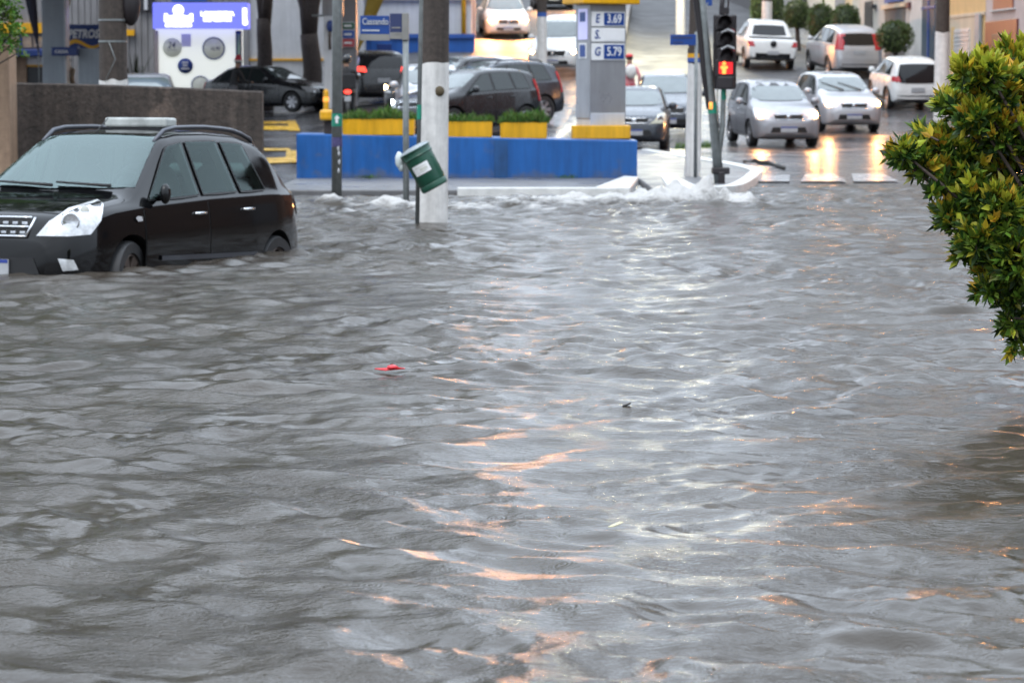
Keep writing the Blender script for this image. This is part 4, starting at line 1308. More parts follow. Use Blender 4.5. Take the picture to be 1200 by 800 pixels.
# white-footed pole in the flood, beside the bin
pB, leanB, radB, zbB = utility_pole('thick utility pole in the flood with a peeling white foot, behind the tilted bin', 504.5, 30.2, .172, Z(74, 30.2), 9, 510, border_jag=.016)
for i, (py, dx) in enumerate(((107, .10),)):
    s_ = MB(); s_.lathe([(.001, .012), (.05, .010), (.058, 0), (.058, -.03)], 14, Matrix.Translation((dx, -radB(2) * .93, Z(py, 30.2) - zbB)) @ Matrix.Rotation(math.pi / 2, 4, 'X'))
    s_.build('rusty_plate', M('rusty_plate', (.10, .075, .04), .7, var=.4, vscale=20), pB)
# the one behind the brown wall
pA, leanA, radA, zbA = utility_pole('thick dark utility pole standing behind the brown wall, strapped with metal bands', 133, 36, .195, Z(94, 36), 9)
for py in (24, 49):
    b = MB(); z_ = Z(py, 36) - zbA; b.lathe([(radA(z_) * 1.02, -.012), (radA(z_) * 1.03, 0), (radA(z_) * 1.02, .012)], 24, Matrix.Translation((0, 0, z_)))
    b.build('metal_band', MT['pole_grey'], pA)
b = MB(); b.tube([(-.02, -.205, Z(50, 36) - zbA), (.06, -.21, Z(70, 36) - zbA), (-.08, -.21, Z(96, 36) - zbA)], .006, 6); b.build('cable', MT['pole_grey'], pA)
b = MB(); b.ball((.24, .0, Z(4, 36) - zbA), (.13, .13, .30), 16, 10); b.build('equipment_drum', MT['signal_black'], pA)
# island pole, leaning dark top
pC, leanC, radC, zbC = utility_pole('slim utility pole with a white foot on the traffic island, behind the signal post', 811.5, 43.2, .122, Z(75, 43.2), 9, 816)
for i, (py0, py1, mm) in enumerate(((57, 63, 'pole_dark'), (63, 68, 'yellow'), (68, 73, 'panel_blue'))):
    b = MB(); z0, z1 = Z(py1, 43.2) - zbC, Z(py0, 43.2) - zbC
    b.lathe([(radC(z0) * 1.07, z0), (radC(z1) * 1.07, z1)], 20, Matrix.Translation((leanC * z0, 0, 0))); b.build('wrapped_sticker', MT[mm], pC)
# hill street poles
utility_pole('utility pole with a blue ring over its white foot, beside the white pickup coming downhill', 635, 90, .17, Z(19, 90), 9, band=(Z(20, 90), Z(15, 90), 'panel_blue'))
utility_pole('utility pole with a tall white foot near the blue gate', 1103.5, 76, .21, Z(38, 76), 9)
pF, leanF, radF, zbF = utility_pole('white footed utility pole far up the hill road, carrying a lit street lamp', 797, 112, .19, Z(-8, 112), 9)
utility_pole('white footed utility pole behind the cab of the uphill pickup', 898, 104, .20, Z(2, 104), 9)
# lit street lamp on the hill pole (seen mirrored in the flood)
l = MB(); l.tube([(0, 0, 6.2), (-.3, -.6, 6.6), (-.5, -1.6, 6.8)], .035, 8); arm = l.build('lamp_arm', MT['pole_grey'], pF)
l = MB(); l.box((-.52, -1.85, 6.78), (.32, .7, .12)); hd = l.build('lamp_head', MT['pole_grey'], arm, bevel=.03)
l = MB(); l.ball((-.52, -1.9, 6.69), (.22, .30, .13), 16, 10); l.build('lamp_glass', MT['lampglass'], arm)

def post(name, label, cat, px, d, r, h, px_top=None, mat='pole_grey', zb=None, group=None, taper=.97):
    x = X(px, d); zb = min(gz(x, d), 0) - .1 if zb is None else zb
    root = thing(name, label, cat, (x, d, zb), 0, group)
    xt = 0 if px_top is None else (X(px_top, d) - x) / (Z(0, d) - zb)
    mb = MB(); mb.tube([(0, 0, 0), (xt * h, 0, h)], [r, r * taper], 18); mb.build('pole', MT[mat], root)
    return root, xt, zb
# galvanised post left of centre
pr, xt, zb = post('steel_post', 'grey galvanised post with green band and paper scraps, before the blue wall', 'post', 393.5, 36, .068, 6.5, 396)
def sleeve(root, xt, zb, d, py0, py1, r, mat, nm):
    b = MB(); z0, z1 = Z(py1, d) - zb, Z(py0, d) - zb
    b.tube([(xt * z0, 0, z0), (xt * z1, 0, z1)], r, 18, cap=False); return b.build(nm, mat, root)
sl = sleeve(pr, xt, zb, 36, 133, 148, .0715, MT['green_band'], 'green_band')
zz = Z(140, 36) - zb
b = MB(); b.prism([(xt * zz - .015, -.075, zz - .05), (xt * zz + .02, -.075, zz - .05), (xt * zz + .02, -.075, zz + .01), (xt * zz + .045, -.075, zz + .01), (xt * zz + .005, -.075, zz + .06), (xt * zz - .035, -.075, zz + .01), (xt * zz - .015, -.075, zz + .01)], (0, .005, 0)); b.build('arrow_mark', MT['letter_white'], sl)
sleeve(pr, xt, zb, 36, 161, 172, .0705, MT['sticker'], 'purple_sticker')
for py, dx in ((180, .03), (190, .035), (200, .028), (174, .02)):
    b = MB(); zz = Z(py, 36) - zb; b.ball((xt * zz + dx, -.062, zz), (.016, .010, .035), 8, 6); b.build('paper_scrap', MT['letter_grey'], pr)
# street-name sign
ps, xt, zb = post('street_sign', 'large grey street name sign with two blue blades on a slim post', 'street sign', 475.5, 34.6, .040, Z(40, 34.6) - (min(gz(X(475.5, 34.6), 34.6), 0) - .1), 475.5)
D = 34.6
zt, zbm = Z(18, D) - zb, Z(45, D) - zb
xl, xm, xr = X(423, D) - X(475.5, D), X(457, D) - X(475.5, D), X(472, D) - X(475.5, D)
def blade(nm, x0, x1, za, zb_, mat, y0, y1, frac=.74):
    b = MB()
    b.prism([(x0, y0, zb_ + (za - zb_) * (1 - frac)), (x1, y1, zb_ + (za - zb_) * (1 - frac)), (x1, y1, za), (x0, y0, za)], (0, .02, 0)); o = b.build(nm, MT[mat], ps, bevel=.003)
    b = MB(); b.prism([(x0, y0 + .001, zb_), (x1, y1 + .001, zb_), (x1, y1 + .001, zb_ + (za - zb_) * (1 - frac) - .002), (x0, y0 + .001, zb_ + (za - zb_) * (1 - frac) - .002)], (0, .02, 0)); b.build('grey_band', MT['sign_grey'], o)
    return o
bl = blade('sign_blade', xl, xm, zt - .01, zbm - .03, 'street_blue', -.12, -.05)
cxn = (xl + xm) / 2
yw = math.atan2(.07, xm - xl)
text('lettering', 'Cassando', .115, face_front((cxn + .005, -.092, zt - .085), yw), MT['letter_grey'], bl, xs=.74, bold=.001)
b = MB(); b.box((cxn - .05, -.098, zbm + .095), (.22, .004, .018), yw); b.build('small_lettering', MT['letter_grey'], bl)
b = MB(); b.box((cxn - .155, -.108, zbm + .09), (.035, .004, .035), yw); b.build('small_emblem', MT['panel_green'], bl)
bl2 = blade('sign_blade', xm + .004, xr, zt + .02, zbm - .01, 'street_blue_dark', -.05, -.04)
for dz, w_ in ((.13, .11), (.06, .07)):
    b = MB(); b.box(((xm + xr) / 2, -.049, zbm + dz), (w_, .004, .016)); b.build('small_lettering', MT['sign_grey'], bl2)
b = MB(); b.box((0, -.02, (zt + zbm) / 2), (.085, .07, zt - zbm + .05)); b.build('sign_bracket', MT['sign_grey'], ps, bevel=.006)
# thin post hugging the thick pole
pt, xt2, zb2 = post('steel_post', 'thin grey post with a green sleeve hugging the thick white-footed pole', 'post', 487.5, 29.6, .024, 6, 494)
sleeve(pt, xt2, zb2, 29.6, 123, 140, .0265, MT['green_band'], 'green_band')
# tilted litter bin
d = 29.1
a, bq = at(486, 175.5, d), at(510.5, 220, d)
ax = (a - bq); hgt = ax.length
bin_ = thing('litter_bin', 'dark green litter bin with a white label hanging tilted over the flood', 'litter bin', bq)
q = ax.to_track_quat('Z', 'Y'); Mx = q.to_matrix().to_4x4()
m = MB(); rb, rt = .150, .166
m.lathe([(.001, 0), (rb * .9, 0), (rb, .012), (rb + .004, .05), (rb - .004, .07), (rb + .004, .09), (rt - .006, hgt * .82), (rt + .006, hgt * .84), (rt - .002, hgt * .87), (rt, hgt * .97), (rt + .012, hgt * .975), (rt + .012, hgt), (rt - .012, hgt), (rt - .014, hgt * .5), (.001, hgt * .45)], 40, Mx)
m.build('bucket', MT['green_plastic'], bin_, sharp=35)
m = MB(); m.lathe([(rt + .002, hgt - .006), (rt * .94, hgt + .02), (rt * .6, hgt + .035), (.001, hgt + .04)], 32, Mx); m.build('lid', M('bin_lid', (.30, .34, .36), .4, var=.3, vscale=9), bin_)
# label wrapped round the side towards the camera
vs, fs = [], []
cang = math.atan2(*(lambda v: (v.y, v.x))(Mx.inverted().to_3x3() @ Vector((-.22, -1, 0))))
for i in range(9):
    an = cang + (i / 8 - .5) * 1.18
    for z_ in (hgt * .42, hgt * .66):
        rr_ = (rb + (rt - rb) * z_ / hgt) + .006
        vs.append(Mx @ Vector((rr_ * math.cos(an), rr_ * math.sin(an), z_)))
for i in range(8): fs.append((2 * i, 2 * i + 1, 2 * i + 3, 2 * i + 2))
m = MB(); m.add(vs, fs, 0, True); lab = m.build('label', MT['letter_white'], bin_)
vs, fs = [], []
for k_, (z0, z1, a0, a1) in enumerate(((.50, .56, -.1, .42), (.585, .60, -.42, .40), (.47, .48, -.40, .3))):
    for i in range(7):
        an = cang + a0 + (a1 - a0) * i / 6
        for z_ in (hgt * z0, hgt * z1):
            rr_ = (rb + (rt - rb) * z_ / hgt) + .009
            vs.append(Mx @ Vector((rr_ * math.cos(an), rr_ * math.sin(an), z_)))
    fs += [(14 * k_ + 2 * i, 14 * k_ + 2 * i + 1, 14 * k_ + 2 * i + 3, 14 * k_ + 2 * i + 2) for i in range(6)]
m = MB(); m.add(vs, fs, 0, True); m.build('label_print', MT['badge_grey'], lab)
m = MB(); tp = Mx @ Vector((0, 0, hgt * .7)); m.tube([tp + Vector((-.10, .10, 0)), Vector((X(488, 29.6) - bq.x, .46, tp.z - .02))], .015, 8); m.tube([tp + Vector((-.05, .12, -.2)), Vector((X(488, 29.6) - bq.x, .46, tp.z - .24))], .015, 8); m.build('bracket', MT['pole_grey'], bin_)
lt = at(468, 189, d) - bq
m = MB(); m.ball(lt + Vector((0, 0, .01)), (.045, .04, .085), 14, 10, jitter=.25); m.ball(lt + Vector((.02, 0, -.06)), (.032, .03, .05), 12, 8, jitter=.25)
b_ = m.build('plastic_bag', MT['bag']); b_.location = bq; tag(b_, 'small white plastic bag dangling from the rim of the tilted green bin', 'plastic bag')

# traffic signal on the island
D = 40.0
ts, xts, zts = post('traffic_signal', 'leaning traffic signal with a lit red figure and white water at its foot', 'traffic signal', 846, D, .078, 5.2, 822, taper=.35)
x0 = X(846, D)
pp = lambda px, py, dy=0: Vector((X(px, D) - x0, dy, Z(py, D) - zts))
b = MB(); b.tube([pp(832, 128, .0), pp(825, 85, .0), pp(820, 35, .0), pp(815, 0, .0), pp(811, -30, .0)], .048, 12); b.build('black_conduit', MT['signal_black'], ts)
b = MB(); b.tube([pp(833, 128, -.05), pp(833, 120, -.05)], .03, 10); b.build('amber_glint', MT['amber_lit'], ts)  # glowing stub stands in for a turn signal's reflection
b = MB(); b.tube([pp(841, 190), pp(847, 150), pp(848, 100, -.02), pp(848, 60, -.05)], [.05, .04, .035, .03], 12); b.build('signal_stem', MT['pole_grey'], ts)
sleeve(ts, xts, zts, D, 120, 133, .068, MT['green_band'], 'green_band')
b = MB(); q0, q1 = pp(848, 105, -.02), pp(848, 117, -.02); b.tube([q0, q1], .038, 12, cap=False); b.build('green_band', MT['green_band'], ts)
b = MB(); b.box(pp(841, 208) + Vector((.06, -.09, 0)), (.10, .05, .18)); b.box(pp(845, 200), (.26, .2, .10)); b.build('base_collar', MT['signal_black'], ts, bevel=.02)
def signal_section(py, hpx, lens, name, wpx=20, px=850, lit=False):
    c = pp(px, py, -.10); hh = hpx / 80.0; ww = wpx / 80.0
    b = MB(); b.box(c, (ww, .2, hh * .98)); h_ = b.build(name, MT['signal_black'], ts, bevel=.025)
    lr = min(ww, hh) * .42
    b = MB(); b.lathe([(lr, 0), (lr * .8, .02), (.001, .035)], 20, Matrix.Translation(c + Vector((0, -.101, 0))) @ Matrix.Rotation(math.pi / 2, 4, 'X')); b.build('lens', MT[lens], h_)
    # hood: an open-bottomed curved visor
    vs, fs = [], []
    for i in range(13):
        an = math.pi * (i / 12 * 1.16 - .08)
        for r_, y_ in ((lr * 1.12, -.10), (lr * 1.12, -.34 + .10 * abs(math.cos(an)))):
            vs.append(c + Vector((r_ * math.cos(an), y_, r_ * math.sin(an))))
    fs = [(2 * i, 2 * i + 1, 2 * i + 3, 2 * i + 2) for i in range(12)]
    b = MB(); b.add(vs, fs, 0, True); v_ = b.build('visor', MT['signal_black'], h_)
    md = v_.modifiers.new('t', 'SOLIDIFY'); md.thickness = .012
    return h_, c, lr
b = MB(); b.box(pp(849, 61, 0), (.34, .05, 1.08)); b.build('backplate', MT['signal_black'], ts, bevel=.03)
signal_section(27, 18, 'signal_black', 'signal_head', 19, 847)
signal_section(46, 18, 'signal_black', 'signal_head', 21, 849)
signal_section(65, 18, 'signal_black', 'signal_head', 21, 850)
b = MB()
for py, s in ((36.5, 1), (55.5, 1)):
    c = pp(851, py, -.205); b.prism([c + Vector((-.10, 0, -.02)), c + Vector((.0, 0, .035)), c + Vector((.10, 0, .0)), c + Vector((.10, 0, -.03)), c + Vector((.0, 0, .005)), c + Vector((-.09, 0, -.04))], (0, .006, 0))
b.build('reflective_strip', MT['signal_white'], ts)
b = MB()
for py in (34.5, 58):
    c = pp(855, py, -.207); b.prism([c + Vector((-.02, 0, .01)), c + Vector((.05, 0, -.01)), c + Vector((.07, 0, -.05)), c + Vector((.03, 0, -.02))], (0, .006, 0))
b.build('reflective_strip', MT['signal_red_dark'], ts)
c = pp(848, 80, -.10)
b = MB(); b.box(c + Vector((0, 0, 0)), (.27, .18, .25)); ph = b.build('pedestrian_head', MT['signal_black'], ts, bevel=.02)
b = MB(); b.box(c + Vector((.015, -.093, .0)), (.20, .012, .17)); b.build('lit_panel', MT['signal_red'], ph, bevel=.01)
# standing figure of light
b = MB(); cc = c + Vector((-.01, -.105, 0))
b.lathe([(.001, .004), (.028, .002), (.03, 0)], 14, Matrix.Translation(cc + Vector((0, 0, .062))) @ Matrix.Rotation(math.pi / 2, 4, 'X'))
b.prism([cc + Vector(p) for p in ((-.055, 0, -.01), (-.048, 0, .03), (.048, 0, .03), (.055, 0, -.01), (.03, 0, -.012), (.028, 0, -.085), (-.028, 0, -.085), (-.03, 0, -.012))], (0, .006, 0))
b.build('lit_figure', MT['signal_man'], ph)
c = pp(849, 97, -.10)
b = MB(); b.box(c, (.25, .18, .2)); ph2 = b.build('pedestrian_head', MT['signal_black'], ts, bevel=.03)
b = MB(); b.tube([pp(846, 20), pp(845, 8, -.02), pp(847, -10)], .035, 10); b.tube([pp(851, 18), pp(853, 4), pp(851, -12)], .012, 8); b.box(pp(848, 13), (.14, .1, .09)); b.build('mast_clamp', MT['signal_black'], ts)
b = MB(); b.tube([pp(840, 90, -.12), pp(840, 122, -.12), pp(843, 150, -.04)], .007, 6); b.build('loose_cable', MT['signal_black'], ts)
# small blue street sign on a thin post behind
D2 = 43.6
p2, xt, zb = post('street_sign', 'thin grey post carrying a plain small blue street sign, on the traffic island', 'street sign', 815.5, D2 - .9, .028, Z(38, D2 - .9) - (.0), 815.5, zb=0.0)
b = MB(); xa, xb = X(785, D2 - .9) - X(815.5, D2 - .9), X(815, D2 - .9) - X(815.5, D2 - .9)
b.box(((xa + xb) / 2, -.04, Z(47, D2 - .9)), (xb - xa, .02, .165)); bs = b.build('sign_blade', MT['street_blue'], p2, bevel=.004)
b = MB(); b.box(((xa + xb) / 2 - .01, -.053, Z(44.5, D2 - .9)), (.32, .004, .028)); b.box(((xa + xb) / 2 - .08, -.053, Z(50, D2 - .9)), (.16, .004, .018)); b.build('small_lettering', MT['street_blue_dark'], bs)
# high small blue sign beside the conduit
sg = MB(); sg.box((X(829, 43), 43, Z(1, 43)), (.13, .03, .16)); o = sg.build('sign_plate', MT['street_blue'], bevel=.004)
o.parent = p2; o.location = (-p2.location.x, -p2.location.y, 0)
b = MB(); b.tube([(xb, 0, Z(40, 42.7)), (X(829, 43) - p2.location.x, .3, Z(3, 43) + .0)], .012, 6); b.build('sign_arm', MT['pole_grey'], p2)

# ------------------------------------------------------------------ brown wall, pillar, blue wall, planters, totem
A_, B_ = Vector((X(10, 34), 34, 0)), Vector((X(307, 33), 33, 0))
mb = MB(); n_ = 24
tl = [Vector((A_.x + (B_.x - A_.x) * i / n_, A_.y + (B_.y - A_.y) * i / n_, Z(97 + 10 * (i / n_) ** 1.5, 34 - i / n_) + .006 * noise.noise(Vector((i * .7, 0, 0))))) for i in range(n_ + 1)]
vs = []
for p in tl: vs += [(p.x, p.y, -.4), (p.x, p.y, p.z - .02), (p.x, p.y + .02, p.z), (p.x, p.y + .18, p.z), (p.x, p.y + .2, p.z - .02), (p.x, p.y + .2, -.4)]
fs = []
for i in range(n_):
    for k in range(6): fs.append((i * 6 + k, i * 6 + (k + 1) % 6, (i + 1) * 6 + (k + 1) % 6, (i + 1) * 6 + k))
fs += [tuple(range(6)), tuple(reversed(range(n_ * 6, n_ * 6 + 6)))]
mb.add(vs, fs); w_ = mb.build('wall', MT['brown_wall']); tag(w_, 'low dark brown rough rendered wall with pale stains, behind the flooded black car', 'wall')
mb = MB(); mb.box((X(-14, 33), 33.2, .75), (X(12, 33) - X(-40, 33), .5, 2.5)); pl_ = mb.build('pillar', MT['tan'], bevel=.02); tag(pl_, 'tan rendered pillar at the end of the brown wall, under green foliage', 'pillar')

bw = thing('retaining_wall', 'bright blue painted low wall holding the planters, in front of the forecourt', 'wall', (0, 42.5, 0))
xa, xb = X(347, 42.4), X(747, 42.4)
mb = MB(); n_ = 16
vs = []
for i in range(n_ + 1):
    x_ = xa + (xb - xa) * i / n_; zt_ = Z(157 + 8 * i / n_, 42.4)
    vs += [(x_, -.12, -.3), (x_, -.12, zt_ - .015), (x_, -.10, zt_), (x_, 1.25, zt_), (x_, 1.25, -.3)]
fs = []
for i in range(n_):
    for k in range(5): fs.append((i * 5 + k, i * 5 + (k + 1) % 5, (i + 1) * 5 + (k + 1) % 5, (i + 1) * 5 + k))
fs += [tuple(range(5)), tuple(reversed(range(n_ * 5, n_ * 5 + 5)))]
mb.add(vs, fs); mb.build('front_face', MT['bluewall'], bw)
mb = MB(); mb.box((X(587, 42.4), -.124, .36), (.21, .01, .62)); mb.build('darker_patch', MT['bluewall_dark'], bw)  # patch of darker blue on the wall face
for px, py in ((430, 204), (665, 205)):
    n = 60; c_ = at(px, py, 42.2); rg = np.random.default_rng(px)
    pos = np.stack([c_.x + rg.normal(size=n) * .09, 42.2 + rg.normal(size=n) * .04, np.full(n, .085)], 1)
    dr = np.stack([rg.normal(size=n) * .5, rg.normal(size=n) * .4, np.ones(n)], 1)
    o = leaves_mesh('grass', pos, dr, rg.uniform(.03, .09, n), [LEAF['grass']], np.zeros(n, int), width=.14, rng=rg); tag(o, None, None, None, 'stuff')

def tuft(name, x0, x1, y0, y1, z0, hmin, hmax, n, mats, seed, parent=None, width=.16, spread=.45, dome=True):
    rg = np.random.default_rng(seed)
    u = rg.random(n); v = rg.random(n)
    x = x0 + (x1 - x0) * u; y_ = y0 + (y1 - y0) * v
    prof = np.clip(1 - (2 * u - 1) ** 6 * .5, .3, 1) * (.75 + .5 * np.array([noise.noise(Vector((a * 3.1, b * 3, seed))) for a, b in zip(x, y_)]))
    h_ = (hmin + (hmax - hmin) * rg.random(n)) * prof if dome else hmin + (hmax - hmin) * rg.random(n)
    zz = z0 + h_ * rg.random(n) * .55
    pos = np.stack([x, y_, zz], 1)
    dr = np.stack([rg.normal(size=n) * spread, rg.normal(size=n) * spread, np.ones(n)], 1)
    return leaves_mesh(name, pos, dr, np.maximum(.02, h_ * rg.uniform(.45, .8, n)), mats, rg.integers(0, len(mats), n), parent, width=width, rng=rg)

def planter(label, p0, p1, py0, py1, hedge_top, d, depth=.5, seed=1):
    x0, x1 = X(p0, d), X(p1, d); zb = Z(py1, d); zt = Z(py0, d)
    root = thing('planter', label, 'planter', ((x0 + x1) / 2, d, zb - .02), 0, 'yellow planters on the blue wall')
    w = x1 - x0; h = zt - zb + .02
    m = MB()
    m.add([(-w / 2 * .985, -depth / 2, 0), (w / 2 * .985, -depth / 2, 0), (w / 2 * .985, depth / 2, 0), (-w / 2 * .985, depth / 2, 0), (-w / 2, -depth / 2 - .015, h), (w / 2, -depth / 2 - .015, h), (w / 2, depth / 2 + .01, h), (-w / 2, depth / 2 + .01, h)],
          [(0, 3, 2, 1), (0, 1, 5, 4), (1, 2, 6, 5), (2, 3, 7, 6), (3, 0, 4, 7)])
    m.add([(-w / 2 + .03, -depth / 2 + .03, h - .02), (w / 2 - .03, -depth / 2 + .03, h - .02), (w / 2 - .03, depth / 2 - .03, h - .02), (-w / 2 + .03, depth / 2 - .03, h - .02)], [(0, 1, 2, 3)], 1)
    m.build('box', [MT['yellow'], M('soil', (.03, .022, .017), .9, var=.3)], root, bevel=.012, recalc=True)
    hh = Z(hedge_top, d) - zt
    tuft('shrub', -w / 2 - .03, w / 2 + .03, -depth / 2 - .04, depth / 2, h - .03, hh * .55, hh * 1.05, int(2300 * w), [LEAF['hedge'], LEAF['grass'], LEAF['fresh']], seed, root, .12)
    return root
planter('long yellow planter full of bright green shrub, beside the galvanised post', 402, 486, 139.5, 157, 121, 42.75, seed=3)
planter('yellow planter with low trimmed shrub just beyond the thick white-footed pole', 512, 577, 142.5, 159.5, 128, 42.8, seed=4)
planter('yellow planter with mounded green shrub, the one nearest the price totem', 586, 641, 143.5, 161, 124, 42.85, seed=5)
mb = MB(); mb.box((X(384, 42.8), 42.8, Z(135, 42.8)), (.24, .3, .17)); o = mb.build('concrete_block', MT['yellow'], bevel=.04); 
o.location.z = 0; tag(o, 'small rounded yellow block on the forecourt edge beside the galvanised post', 'block')
mb = MB(); mb.box((X(384, 42.8), 42.85, Z(146, 42.8) - .04), (.12, .12, .24)); mb.build('foot', MT['pole_dark'], o)

# price totem
D = 43.6
tt = thing('price_totem', 'tall grey fuel price totem with blue figures on white panels, on a yellow plinth', 'price totem', (X(704, D), D, Z(162, D)), R(27))
zb = Z(162, D)
mb = MB(); mb.box((0, 0, .10), (.92, .75, .21), -R(27)); mb.build('plinth', MT['yellow'], tt, bevel=.012)
mb = MB(); mb.box((0, 0, .30), (.62, .48, .2)); mb.build('footing', MT['lightwall'], tt, bevel=.01)
wT, dT = .66, .46; z0, z1 = Z(139, D) - zb, Z(6, D) - zb
mb = MB(); mb.box((0, 0, (z0 + z1) / 2), (wT, dT, z1 - z0)); bd = mb.build('column', MT['grey_metal'], tt, bevel=.012)
mb = MB(); mb.box((0, 0, z1 + .13), (1.02, .72, .25)); mb.build('cap', MT['yellow'], tt, bevel=.02)
mb = MB(); mb.box((0, 0, z1 + .9), (.94, .62, 1.3)); mb.build('top_sign', MT['grey_metal'], tt, bevel=.02)
fy = -dT / 2 - .008
def tpanel(nm, xc, py0, py1, w, mat, off=0.0, parent=tt, side=False):
    za, zc_ = Z(py1, D) - zb, Z(py0, D) - zb
    b = MB()
    if side: b.box((-wT / 2 - .008 - off, xc, (za + zc_) / 2), (.014, w, zc_ - za))
    else: b.box((xc, fy - off, (za + zc_) / 2), (w, .014, zc_ - za))
    return b.build(nm, MT[mat], parent, bevel=.003)
rows = [(14.5, 31.5, 'E', '3.69', 'letter_navy'), (33.5, 49.5, 'S.', None, 'letter_navy'), (51.5, 71, 'G', '5.79', 'letter_navy')]
for a, b_, ltr, num, _ in rows:
    pnl = tpanel('price_panel', .0, a, b_, .60, 'letter_white')
    zc_ = Z((a + b_) / 2, D) - zb
    text('lettering', ltr, .19, face_front((-.20, fy - .012, zc_), 0), MT['street_blue'], pnl, xs=.8, bold=.002, shear=.15)
    if num:
        h_ = abs(Z(a, D) - Z(b_, D)) * .84
        b = MB(); b.box((.10, fy - .012, zc_), (.36, .01, h_)); dp = b.build('digit_display', MT['street_blue'], pnl)
        text('price_digits', num, .20, face_front((.10, fy - .02, zc_), 0), MT['letter_white'], dp, xs=.78, bold=.002)
    else:
        b = MB(); b.box((.11, fy - .010, zc_), (.36, .008, abs(Z(a, D) - Z(b_, D)) * .8)); b.build('blank_display', MT['letter_white'], pnl)
sp1 = tpanel('side_panel', -.02, 11, 47, .30, 'kiosk_blue', side=True)
MT['side_lit'] = M('side_lit_panel', (.5, .5, .72), .4, emit=(.6, .6, 1), es=.25, var=.1)
sp1.data.materials.clear(); sp1.data.materials.append(MT['side_lit'])
sp2 = tpanel('side_panel', -.02, 51, 69, .26, 'letter_white', side=True)
for p_, a, b_ in ((sp1, 15, 26), (sp2, 53, 67)):
    b = MB(); za, zc_ = Z(b_, D) - zb, Z(a, D) - zb; b.box((-wT / 2 - .020, -.03, (za + zc_) / 2), (.008, .17, zc_ - za)); b.build('digit_display', MT['street_blue'], p_)

# grass tufts by the island pole
for px, py in ((803, 180), (826, 179)):
    g = ground_hit(px, py)
    o = tuft('grass', g.x - .22, g.x + .22, g.y - .3, g.y + .3, gz(g.x, g.y) + .08, .06, .24, 500, [LEAF['grass'], LEAF['fresh']], px, None, .12); tag(o, None, None, None, 'stuff')
# ------------------------------------------------------------------ the flooded black car
def heading(px, rot):
    """forward vector of a car seen at column px that faces the camera, turned rot degrees towards picture right"""
    a = math.atan2(px - 600, FPX)
    b = a + R(rot)
    return (math.sin(b) * 1 - 0, -math.cos(b)) if False else (-math.sin(a - R(rot)) , -math.cos(a - R(rot)))

th = R(22.5)
fwd = (-math.sin(th), -math.cos(th))
tfw = LIV['wheels'][0]
side = Vector((math.cos(th), -math.sin(th)))      # the side turned to the camera
wc = Vector((X(141, 22.3), 22.3))                 # front wheel on that side
cpos = wc - side * (LIV['W'] / 2 - .1) - Vector(fwd) * (LIV['L'] / 2 - tfw)
mpv, mb_bvh, mpanel, mi = car('flooded_car', 'black family car stranded door deep in the flood, with roof rails', 'car', LIV, (cpos.x, cpos.y), fwd, MT['black_paint'],
    z=-.435, pitch_car=R(1.9), rails=True, detail=2, spoiler=True, rim=MT['rusty'], steer=R(8), wiper='parked', hl_lens=MT['lamp_clear'], glass=MT['clear_glass'], wsglass=MT['clear_windshield'])
cx = mi['cx']
def mp(nm, poly, dv, off, mat, parent=mpv): return mpanel(nm, poly, dv, off, MT[mat], parent)
for s in (1, -1):
    mp('side_moulding', [(cx(1.26), 0, .46), (cx(2.95), 0, .46), (cx(2.95), 0, .50), (cx(1.26), 0, .50)], (0, -s, 0), .022, 'rail')
    mp('side_repeater', [(cx(.98), 0, .79), (cx(.91), 0, .785), (cx(.88), 0, .81), (cx(.91), 0, .83), (cx(.98), 0, .825)], (0, -s, 0), .012, 'lamp_clear')
    poly = [(cx(.1), s * .62, .40), (cx(.2), s * .70, .41), (cx(.16), s * .68, .49), (cx(.1), s * .57, .50)]
    mp('fog_lamp', poly if s > 0 else poly[::-1], Vector((-.8, -s * .6, 0)), .01, 'lamp_clear')
for xs_, ys_ in ((1.95, .36), (1.95, -.36), (2.85, .38), (2.85, -.38)):
    q_ = MB(); q_.ball((cx(xs_ + .12), ys_, .98), (.09, .22, .30), 14, 10); q_.ball((cx(xs_ + .15), ys_, 1.32), (.05, .13, .10), 12, 8); q_.tube([(cx(xs_ + .14), ys_, 1.15), (cx(xs_ + .15), ys_, 1.3)], .02, 6); q_.build('seat', MT['seat_cloth'], mpv)
q_ = MB(); q_.ball((cx(1.25), 0, .90), (.22, .68, .14), 20, 10); q_.build('dashboard', MT['trim'], mpv)
q_ = MB(); q_.tube([(cx(1.55) + .05 * math.cos(a), .36 + .18 * math.cos(a), 1.02 + .17 * math.sin(a)) for a in np.linspace(0, 6.283, 22)], .016, 8, cap=False); q_.build('steering_wheel', MT['trim'], mpv)
# hood shut line
mp('hood_seam', [(cx(.16), -.02, 0), (cx(.16), .02, 0), (cx(.17), .60, 0), (cx(.84), .70, 0), (cx(.84), .69, 0), (cx(.185), .59, 0)], (0, 0, -1), .003, 'seam')
r_ = MB(); zt = mi['top'](2.35)
r_.box((cx(2.35), .02, zt + .06), (.20, .62, .085)); rs = r_.build('roof_sign', M('roof_sign_plastic', (.42, .44, .42), .45, var=.35, vscale=5), mpv, bevel=.02)
r_ = MB(); r_.box((cx(2.35), .02, zt + .008), (.16, .5, .03)); r_.build('mount', MT['trim'], rs)
r_ = MB(); r_.tube([(cx(1.8), -.1, mi['top'](1.8)), (cx(2.0), -.1, mi['top'](1.8) + .13)], [.008, .004], 6); r_.build('antenna', MT['trim'], mpv)

